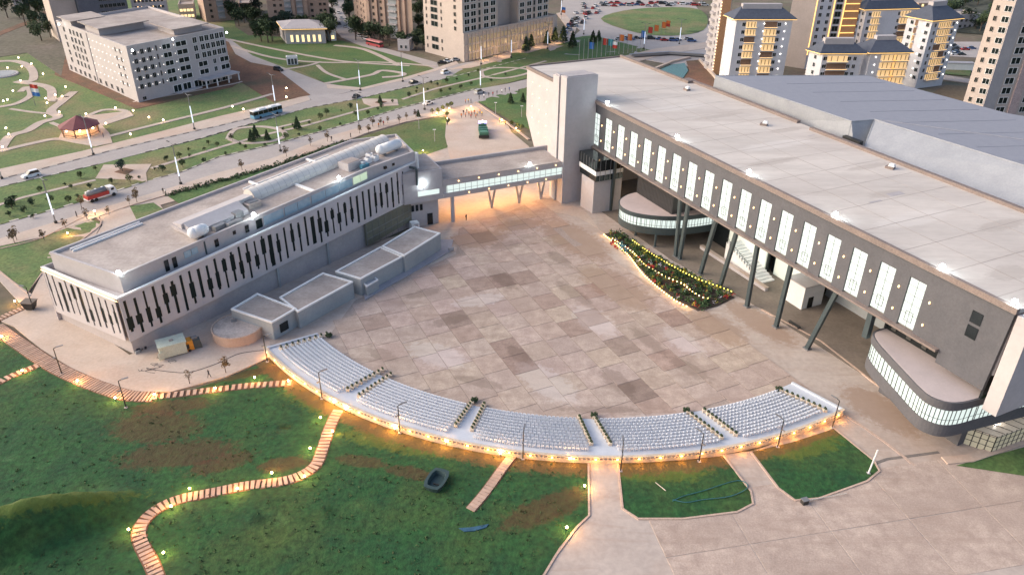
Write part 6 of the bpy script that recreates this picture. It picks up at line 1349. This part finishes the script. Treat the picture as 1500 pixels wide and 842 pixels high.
b=MB(); b.tube((p.x,p.y,-.05),(p.x,p.y,.25),rr+.3,rr+.3,24); b.build('floor',mt['walk'],t); point_light((p.x,p.y,2.2),700,(1,.6,.22),.5,t)
p=G(2,110); t=thing('round_plinth','low round pale disc at the left edge of the park','plinth',p); b=MB(); b.tube((p.x,p.y,0),(p.x,p.y,.5),6.5,6.3,32); b.build('disc',mt['lgrey'],t); b=MB(); b.tube((p.x,p.y,.5),(p.x,p.y,.6),5.2,5.2,32); b.build('disc_top',mt['bluegrey'],t)
# ================================================================ FLAGS
def flag(px,py,cols_,label,h=9,n=1,w=2.6,hh=1.7,pole=True):
    p=G(px,py); t=thing('flag',label,'flag',p); b=MB(); b.tube((p.x,p.y,0),(p.x,p.y,h),.09,.06,6); b.build('pole',mt['greym'],t)
    for k,c_ in enumerate(cols_):
        b=MB(); z1=h-.2-k*hh/len(cols_); z0=z1-hh/len(cols_); N_=6; v=[]
        for i in range(N_+1): x=p.x+.1+w*i/N_; y=p.y+.18*math.sin(i*1.2); v+=[(x,y,z0-.04*i),(x,y,z1-.04*i),(x,y+.03,z0-.04*i),(x,y+.03,z1-.04*i)]
        f=[]
        for i in range(N_): a=4*i; f+=[(a,a+4,a+5,a+1),(a+2,a+3,a+7,a+6)]
        b.add(v,f); b.build('cloth',M('flag %s'%('%.2f%.2f%.2f'%c_),c_,rough=.8),t)
fr_=(.55,.06,.04);fb_=(.05,.18,.5);fo=(.75,.2,.05);fw=(.8,.8,.8);fg=(.05,.3,.35)
flag(52,155,[fr_,fw,fb_],'big red white and blue flag in the upper left park',8,1,2.6,4.2)
for x,y,c_,l in ((882,78,[fr_],'red banner flag before the roundabout, left'),(890,79,[fg],'teal banner flag beside the red one'),(862,84,[fb_],'blue banner flag lowest of the group'),(896,83,[fw,fr_],'white and red flag nearest the white roof'),(906,72,[fo],'small orange flag between the red banner and the promenade'),(918,71,[fo],'orange flag beside the promenade lamp'),(948,60,[fr_],'red flag in front of the roundabout island'),(957,57,[fo],'orange flag on the roundabout edge, left'),(968,52,[fo],'orange flag on the roundabout edge, middle'),(974,50,[fo,fr_],'orange and red flag on the roundabout edge, right'),(938,66,[fb_],'blue flag by the promenade lamp'),(822,29,[fb_,fo],'blue and orange banner beyond the podium')): flag(x,y,c_,l,7,1,2.2,3.0)
fp_=thing('flagpole','x','flagpole'); b=MB(); b.tube((0,0,0),(0,0,9),.1,.06,6); b.build('pole',mt['lgrey'],fp_,local=True); b=MB(); b.box((0,0,-.02),(.5,.5,.25)); b.build('base',mt['greym'],fp_,local=True); FPp=Proto(fp_)
for i in range(16): FPp.place(G(848+i*6.5,88-i*.9),0,'%s bare flagpole in the row before the promenade'%(['first','second','third','fourth','fifth','sixth','seventh','eighth','ninth','tenth','eleventh','twelfth','thirteenth','fourteenth','fifteenth','last'][i]),'bare flagpoles in a row before the promenade')
# ================================================================ FLOWER BED with light strings
bedp=[(886,343),(905,340),(930,356),(965,378),(1005,402),(1045,424),(1076,436),(1050,449),(1022,456),(990,440),(958,415),(930,385),(905,360)]
bedP=gp(bedp); bt=thing('flower_bed','long flower bed with light strings and coloured plants below the hall','flower bed',tuple((sum(bedP,Vector())/len(bedP))[:2])+(0,))
b=MB(); b.prism([tuple(q.xy) for q in bedP],-.05,.18); b.build('bed_soil',M('dark bed soil',(.05,.035,.028),(.035,.025,.02),.6,.95),bt)
rg=random.Random(17); xy=[tuple(q.xy) for q in bedP]; xs=[q[0] for q in xy]; ys=[q[1] for q in xy]
lb=MB(); yb=MB(); rd=MB(); wb_=MB(); bl_=MB(); n=0
axis=(bedP[6]-bedP[0]).normalized(); side=Vector((axis.y,-axis.x,0))
while n<300:
    p=(rg.uniform(min(xs),max(xs)),rg.uniform(min(ys),max(ys)))
    if not inpoly(p,xy): continue
    n+=1; q=Vector((p[0],p[1],.3)); k=rg.random(); f=(q-bedP[0]).dot(side)
    tgt=lb if k<.6 else wb_ if k<.72 else rd if k<.82 else yb
    if k<.6: leafball(lb,(p[0],p[1],.5),rg.uniform(.45,.95),22,rg,0,.24)
    else: leafball(tgt,(p[0],p[1],.6),.42,12,rg,0,.15)
for (x,y) in ((913,363),(918,368),(909,358)): q=G(x,y,.5); leafball(bl_,q,.8,60,rg,0,.2)
for (x,y) in ((897,356),(902,362),(950,390),(955,392),(1020,446),(1063,435)): q=G(x,y,.4); leafball(rd,q,.6,50,rg,0,.18)
for i in range(60): f=i/59; q=G(925+f*145,360+f*72,.5); leafball(yb if i%3==0 else lb,q+Vector((rg.uniform(-.6,.6),rg.uniform(-.6,.6),.2)),.6,22,rg,0,.2)
for B_,n_,m_ in ((lb,'green_plants',M('bed green',(.04,.09,.03),(.03,.06,.02),1,.9)),(yb,'yellow_plants',M('bed yellow',(.3,.26,.03),rough=.9)),(rd,'red_flowers',M('bed red',(.38,.03,.03),rough=.9)),(wb_,'white_flowers',M('bed white',(.5,.5,.55),rough=.9)),(bl_,'blue_plants',M('bed blue',(.05,.2,.32),rough=.9))):
    o=B_.build(n_,m_,bt); o['kind']='stuff'
def string(label,pts,n,mat,par,z=.4,r=.13):
    P=[Vector((q.x,q.y,z)) for q in spx(pts,6)]; t=thing('light_string',label,'light string',(P[0].x,P[0].y,0)); b=MB(); b.path(P,.025,4); b.build('wire',mt['blackm'],t); L=[(y-x).length for x,y in zip(P,P[1:])]; T=sum(L); b=MB()
    b.ball((0,0,0),r,0,7,5); me=bpy.data.meshes.new('bulb'); me.from_pydata(b.v,[],b.f); me.materials.append(mat)
    for i in range(n):
        s=T*(i+.5)/n
        for k,l in enumerate(L):
            if s<=l: break
            s-=l
        q=P[k].lerp(P[k+1],s/L[k]); inst('bulb',me,q,0,(1,)*3,t)
    return P
bulb=M('string bulb',(1,.8,.4),emit=(1,.6,.18),es=7); ybulb=M('yellow bulb',(1,.9,.2),emit=(1,.72,.1),es=3)
s1=string('string of warm bulbs along the plaza side of the flower bed',[(883,345),(904,361),(922,378),(940,402),(962,422),(990,443),(1008,452)],44,bulb,bt)
string('wavy string of warm bulbs through the middle of the flower bed',[(895,352),(925,372),(942,390),(958,400),(972,408),(988,415),(1000,420),(1015,432),(1030,440),(1040,441)],34,bulb,bt,.7)
string('string of yellow bulbs along the hall side of the flower bed',[(925,356),(950,374),(985,395),(1020,413),(1050,424),(1073,433)],36,ybulb,bt,.9)
for i in range(0,len(s1),3): point_light(s1[i]+Vector((0,-.3,.5)),22,(1,.58,.18),.2,bt)
# ================================================================ PLANTS AND TREES
def make_tree(name,h,r,n,seed,mat,leaf=.3,trunk=.3,conifer=False,ctr=None):
    t=thing(name,'x','tree'); rg=random.Random(seed); tr=MB(); th=h*(.3 if not conifer else .12)
    tr.tube((0,0,-.1),(0,0,th*1.6),trunk,trunk*.55,7)
    cl=[]
    for k in range(9 if not conifer else 1):
        a=rg.uniform(0,6.28); rr=r*rg.uniform(.25,.75); z=th+(h-th)*rg.uniform(.25,.85); cl.append(Vector((rr*math.cos(a),rr*math.sin(a),z)))
        if not conifer: tr.tube((0,0,th*rg.uniform(.9,1.5)),cl[-1],trunk*.35,trunk*.1,5)
    if not conifer: cl.append(Vector((0,0,h-r*.4)))
    tr.build('trunk',mt['bark'],t,local=True); b=MB()
    if conifer:
        for k in range(n):
            f=rg.random()**.7; z=th+(h-th)*(1-f) ; rr=r*f*rg.uniform(.6,1.05)+.05; a=rg.uniform(0,6.28); leafball(b,(rr*math.cos(a),rr*math.sin(a),z),.12,1,rg,0,leaf)
    else:
        for c_ in cl: leafball(b,c_,r*rg.uniform(.38,.6),n//len(cl),rg,0,leaf)
    b.build('crown',mat,t,local=True); return Proto(t)
TR=[make_tree('tree',8,3.6,700,1,mt['leaf'],.45),make_tree('tree',9.5,3.2,650,2,mt['leaf'],.42),make_tree('tree',7,3.0,560,3,M('bluish foliage',(.04,.07,.05),(.03,.05,.035),.9,.9,fine=.5),.42)]
CN=make_tree('conifer',4.5,1.3,420,4,mt['leaf'],.3,.14,True)
SH=[make_tree('shrub',1.5,.75,120,5,mt['leaf'],.2,.07),make_tree('shrub',1.9,.8,130,6,mt['leaf2'],.2,.07),make_tree('shrub',1.2,.55,80,7,mt['leaf'],.18,.06)]
SP=make_tree('sapling',3.4,.9,110,8,M('dry foliage',(.16,.11,.06),(.12,.08,.045),.9,.9,fine=.4),.22,.08)
rt=random.Random(77)
areas=[([(490,60),(512,55),(508,0),(490,-15)],'left of'),([(478,65),(492,60),(486,30),(482,0)],'beside')]
k=0
def trees(pts,label,jit=2,sc=(.8,1.3),protos=TR,cat=None,grp=None,name=None):
    global k
    for i_,(x,y) in enumerate(sorted(pts,key=lambda t:-t[1])):
        q=G(x+rt.uniform(-jit,jit),y+rt.uniform(-jit*.6,jit*.6)); k+=1
        protos[k%len(protos)].place(q,rt.uniform(0,6.28),label+', %s from the front'%ORDN[i_],grp or label,rt.uniform(*sc))
trees([(485,58),(487,50),(484,40),(487,30),(489,20),(486,10),(491,0),(483,62),(480,50)],'leafy tree on the left of the service road')
trees([(512,36),(516,46),(514,26),(512,14),(513,4),(522,52),(530,58),(540,62),(550,64),(520,58)],'leafy tree on the right of the service road')
trees([(612,66),(616,58),(613,48),(615,38),(612,28),(616,18),(610,8),(608,72),(620,72),(600,70),(592,72),(572,66),(562,62),(614,0)],'dark tree between the ribbed tower and the beige tower')
trees([(384,50),(390,52),(398,50),(388,42),(405,48),(400,60),(442,50),(450,44),(470,52),(480,58),(460,50),(382,60),(394,62),(430,46),(418,44)],'leafy tree around the round cornered white house')
trees([(350,38),(358,34),(365,40),(372,44),(378,36),(362,28),(376,24),(342,30)],'dark tree behind the park, right of the white office')
trees([(60,26),(45,20),(30,28),(66,14),(20,12),(52,38),(70,44),(38,34),(10,26),(76,56),(62,60)],'dark tree on the slope at the far upper left')
for j in range(40): 
    x=rt.uniform(1330,1470); y=rt.uniform(-30,50); TR[j%3].place(G(x,y),rt.uniform(0,6),'dark tree on the wooded hillside at the upper right','trees on the wooded hillside',rt.uniform(.9,1.5))
trees([(760,66),(770,62),(780,70),(800,66),(812,62),(825,64),(790,60),(840,70),(870,66),(878,62),(772,76)],'tall conifer between the podium and the white roof',2,(1.2,1.9),[CN])
# median planting, as in the photo: shrubs in loose rows
medA=[(20,297),(60,283),(95,272),(120,262),(140,252),(105,277),(35,312),(75,300),(130,276),(165,270),(190,268),(205,262),(50,320),(100,298),(15,318),(115,290)]
medB=[(245,236),(262,233),(280,230),(300,222),(320,216),(228,250),(240,252),(270,246),(300,238),(330,228),(360,220),(275,222),(305,213),(340,206),(352,214),(390,215),(420,206),(440,200),(455,182),(470,178),(430,186),(415,192),(470,194),(500,184),(520,170),(480,170),(500,164),(515,160),(540,170),(555,162),(560,158),(575,152)]
medC=[(600,142),(612,138),(625,134),(640,126),(655,122),(668,118),(685,113),(645,138),(660,134),(675,130),(690,127),(610,132),(630,124),(700,108),(720,120),(740,112)]
for pts,l in ((medA,'left'),(medB,'middle'),(medC,'far')):
    for i,(x,y) in enumerate(pts): SH[i%3].place(G(x+rt.uniform(-2,2),y+rt.uniform(-1,1)),rt.uniform(0,6),('dark round','lighter green','small low')[i%3]+' shrub in the '+l+' part of the median grass','shrubs in the %s median'%l,rt.uniform(.7,1.4))
for x,y,s,l in ((375,203,1.0,'left in the oval loop of the median'),(392,206,.8,'right in the oval loop of the median'),(369,208,.9,'lower in the oval loop of the median'),(436,190,1.0,'alone beside the oval loop'),(18,302,.6,'at the left end of the median'),(557,152,.7,'in the far median square'),(766,150,.8,'on the green lawn beside the entrance'),(748,152,.9,'on the green lawn left of the white tower'),(613,172,.6,'on the verge before the entrance')): CN.place(G(x,y),0,'dark conifer '+l,None,s)
TR[2].place(G(180,252),0,'small dark tree in the planted diamond of the median square',None,.5); SH[0].place(G(18,306),0,'big round bush at the left end of the median',None,2.0); SH[0].place(G(47,301),1,'round bush on the median near the left lamp',None,1.3)
for i,(x,y) in enumerate(((120,305),(190,300),(201,297),(65,352),(128,322),(527,196),(546,186),(558,185),(596,176),(609,172),(585,181),(568,181),(540,196),(480,208),(160,315),(22,357),(97,335),(278,562),(331,546),(200,291),(25,352),(355,250),(420,230),(455,214))): SP.place(G(x,y),i,'thin young brownish sapling '+['by the driveway mouth','at the grass triangle, left','at the grass triangle, right','on the slope beside the pavement','at the lit driveway bend','on the verge behind the far museum roof','on the verge near the entrance, tall','on the verge near the entrance, next','closest to the entrance lights','second from the entrance lights','third from the entrance lights','fourth from the entrance lights','behind the roof corner of the museum','behind the barrel roof light','on the bend of the driveway','at the far left of the grass slope','above the curved kerb','on the walk edge near the yard','on the yard edge near the seating','at the tip of the grass triangle','at the left end of the slope','on the verge over the museum roof, left','on the verge over the museum roof, middle','on the verge over the museum roof, right'][i],'young saplings along the roads',rt.uniform(.7,1.1))
# low hedge of mixed plants along the museum verge and park plots (nobody could count it)
b=MB(); rg=random.Random(55)
for i in range(260):
    f=i/259; q=G(248+f*262+rg.uniform(-6,6),284-f*78+rg.uniform(-1,3)+ (4*math.sin(f*3)),.1); leafball(b,q+Vector((0,0,.25)),rg.uniform(.3,.7),9,rg,0,.24)
tag(b.build('hedge',mt['leaf']),'loose dark planting along the verge behind the museum','planting',kind='stuff')
b=MB()
for i in range(900):
    x,y=rg.uniform(0,1105),rg.uniform(560,842); q=G(x,y,.05)
    if not (inpoly(q,main_poly)): continue
    leafball(b,q+Vector((0,0,.1)),rg.uniform(.15,.4),5,rg,0,.13,.4)
tag(b.build('weeds',M('weeds',(.05,.085,.03),(.04,.06,.02),.5,.9)),'scattered weeds and tufts on the dark lawn','weeds',kind='stuff')
# ================================================================ PEOPLE
def person_mesh(stride,arm):
    V=[(0,0,.93),(0,0,1.15),(0,0,1.40),(0,0,1.52),(0,.01,1.66),
       (.10,0,.9),(.11,stride*.5,.48),(.11,stride*.75,.07),(.11,stride*.75+.13,.04),
       (-.10,0,.9),(-.11,-stride*.4,.48),(-.11,-stride,.09),(-.11,-stride+.12,.05),
       (.19,0,1.40),(.24,-arm*.4,1.14),(.24,-arm*.2+.06,.9),(-.19,0,1.40),(-.24,arm*.4,1.14),(-.24,arm*.6+.06,.92)]
    Rr=[.14,.14,.16,.06,.115,.095,.065,.05,.04,.095,.065,.05,.04,.075,.05,.04,.075,.05,.04]
    E=[(0,1),(1,2),(2,3),(3,4),(0,5),(5,6),(6,7),(7,8),(0,9),(9,10),(10,11),(11,12),(2,13),(13,14),(14,15),(2,16),(16,17),(17,18)]
    me=bpy.data.meshes.new('person_skeleton'); me.from_pydata(V,E,[]); o=bpy.data.objects.new('person_tmp',me); col.objects.link(o)
    md=o.modifiers.new('skin','SKIN'); md.use_smooth_shade=True
    for i,r in enumerate(Rr): me.skin_vertices[0].data[i].radius=(r,r*.85)
    me.skin_vertices[0].data[0].use_root=True
    o.modifiers.new('sub','SUBSURF').levels=1
    dg=bpy.context.evaluated_depsgraph_get(); nm=bpy.data.meshes.new_from_object(o.evaluated_get(dg)); bpy.data.objects.remove(o)
    nm.name='person'; nm.materials.clear()
    for m_ in (mt['cloth'],mt['trous'],mt['skin'],mt['hair']): nm.materials.append(m_)
    for p in nm.polygons:
        c_=p.center; p.material_index=3 if c_.z>1.70 or (c_.z>1.6 and c_.y<-.02) else 2 if c_.z>1.47 or (abs(c_.x)>.2 and c_.z<1.0 and c_.z>.8) else 0 if c_.z>.92 else 1
    return nm
PM=[person_mesh(.28,.3),person_mesh(.02,.05),person_mesh(.18,-.2)]
cols_=[('orange',(.8,.25,.04)),('dark',(.04,.04,.05)),('white',(.75,.75,.75)),('red',(.5,.06,.05)),('blue',(.06,.14,.4)),('yellow',(.75,.5,.06))]
def person(px,py,ci,az,label,pose=0,grp=None):
    o=inst('person',PM[pose],G(px,py,.06),az,(1.05,1.05,1.05),color=cols_[ci][1]); tag(o,'person in a %s top %s'%(cols_[ci][0],label),'person',grp); return o
person(307,553,1,-.6,'striding across the pale walk below the round tank',0)
person(421,333,1,0,'walking beside the bridge pillar',0) if False else person(683,323,1,1,'standing by the bridge column on the plaza',1)
crowd=[(679,168,1),(684,166,1),(687,170,0),(691,169,3),(695,168,0),(699,170,5),(703,167,0),(682,172,0),(690,174,3),(697,174,0),(706,170,5),(676,173,0)]
wz=['carrying a dark board at the left of the crowd','second from the left in the crowd','left of the crowd behind the truck','in the middle of the crowd','in the middle back of the crowd','right of the crowd, turned away','at the right end of the crowd','front left of the crowd','nearest the truck','front right of the crowd','far right of the crowd','furthest left, bending over the kerb']
for i,(x,y,c_) in enumerate(crowd): person(x,y,c_,rt.uniform(0,6),wz[i],i%3,'crowd on the entrance driveway')
line=[(682,152),(686,151),(690,151),(702,146),(709,144),(716,142),(722,141),(728,139),(735,137),(740,135),(746,134),(760,137)]
for i,(x,y) in enumerate(line): person(x,y,[0,5,1,1,2,1,3,1,2,1,4,1][i],rt.uniform(0,6),['at the kerb corner of the driveway, left','at the kerb corner of the driveway, middle','at the kerb corner of the driveway, right','behind the silver car','first along the near pavement','second along the near pavement','third along the near pavement','fourth along the near pavement','fifth along the near pavement','sixth along the near pavement','at the far end of the pavement row','alone at the green lawn'][i],(i+1)%3,'people along the pavement by the entrance')
for x,y,c_,l in ((653,176,0,'among the warm lights left of the entrance'),(655,184,1,'at the left edge of the driveway'),(514,202,1,'on the pavement behind the museum roof'),(486,207,1,'walking the pavement above the barrel roof light'),(240,284,1,'by the post at the driveway'),(243,285,2,'in pale clothes at the driveway'),(113,318,1,'on the pavement near the lit bend'),(152,202,1,'beside the gazebo'),(562,184,3,'on the pavement near the saplings'),(555,187,0,'on the pavement left of the saplings'),(732,180,5,'at the right kerb of the driveway'),(740,184,5,'crouching by the warm lights right of the driveway')): person(x,y,c_,rt.uniform(0,6),l,1)
# warm lit shrubs and lamps at both sides of the entrance
for i,(x,y) in enumerate(((648,163),(655,160),(661,158),(642,167),(634,168),(655,172),(656,182),(757,189),(764,192),(750,186))):
    SH[1].place(G(x,y),i,'yellow lit shrub '+['left of the driveway mouth','at the driveway mouth','closest to the near road','behind the entrance lamp','furthest left by the lamp','on the left driveway edge','lower on the left driveway edge','on the right kerb near the tower','on the right kerb by the tower foot','on the right kerb before the tower'][i],'warm lit shrubs at the entrance',1.1)
for i,(x,y) in enumerate(((650,166),(658,163),(655,178),(690,160),(756,192),(735,180),(640,170),(620,225))):
    p=G(x,y); t=thing('bollard_light','warm bollard lamp '+['left of the driveway mouth','on the corner of the driveway mouth','on the left driveway edge','in the middle of the entrance','at the tower foot','on the right kerb','beside the near pavement','behind the stair block'][i],'bollard lamp',p,'warm bollard lamps at the entrance'); b=MB(); b.tube((p.x,p.y,0),(p.x,p.y,.9),.1,.1,8); b.build('post',mt['blackm'],t); b=MB(); b.tube((p.x,p.y,.9),(p.x,p.y,1.1),.16,.16,8); b.build('lamp',mt['warm'],t); point_light((p.x,p.y,1.6),330,(1,.56,.2),.3,t)
for i,(x,y,l) in enumerate(((726,167,'on the lawn right of the driveway'),(764,172,'on the lawn close to the white tower'),(614,190,'on the verge left of the driveway'),(637,208,'at the lower verge by the stair block'))):
    p=G(x,y); t=thing('lamp_post','short pale lamp post '+l,'lamp post',p,'short pale lamp posts'); b=MB(); b.tube((p.x,p.y,0),(p.x,p.y,4),.1,.08,8); b.build('pole',mt['lgrey'],t); b=MB(); b.box((p.x,p.y,4),(1.0,.4,.15)); b.build('lamp_head',mt['white'],t)
p=G(140,316); point_light((p.x,p.y,2.0),250,(1,.6,.2),.3,None); t=thing('bollard_light','warm lamp on the driveway bend above the museum','bollard lamp',p); b=MB(); b.tube((p.x,p.y,0),(p.x,p.y,1.2),.1,.1,8); b.build('post',mt['blackm'],t); b=MB(); b.ball((p.x,p.y,1.35),.2,0,8,6); b.build('lamp',mt['warm'],t)
# benches under the hall
p=G(1163,478); t=thing('bench','long dark bench at the edge of the floor under the hall','bench',p); b=MB(); d=HU*1.5; b.hexa([p-d-HV*.3+Vector((0,0,.5)),p+d-HV*.3+Vector((0,0,.5)),p+d+HV*.3+Vector((0,0,.5)),p-d+HV*.3+Vector((0,0,.5)),p-d-HV*.3+Vector((0,0,.62)),p+d-HV*.3+Vector((0,0,.62)),p+d+HV*.3+Vector((0,0,.62)),p-d+HV*.3+Vector((0,0,.62))]); b.build('seat',mt['blackm'],t)
for s in (-1,1): b=MB(); q=p+HU*s*1.2; b.box((q.x,q.y,0),(.15,.5,.5),AZ); b.build('leg',mt['blackm'],t)
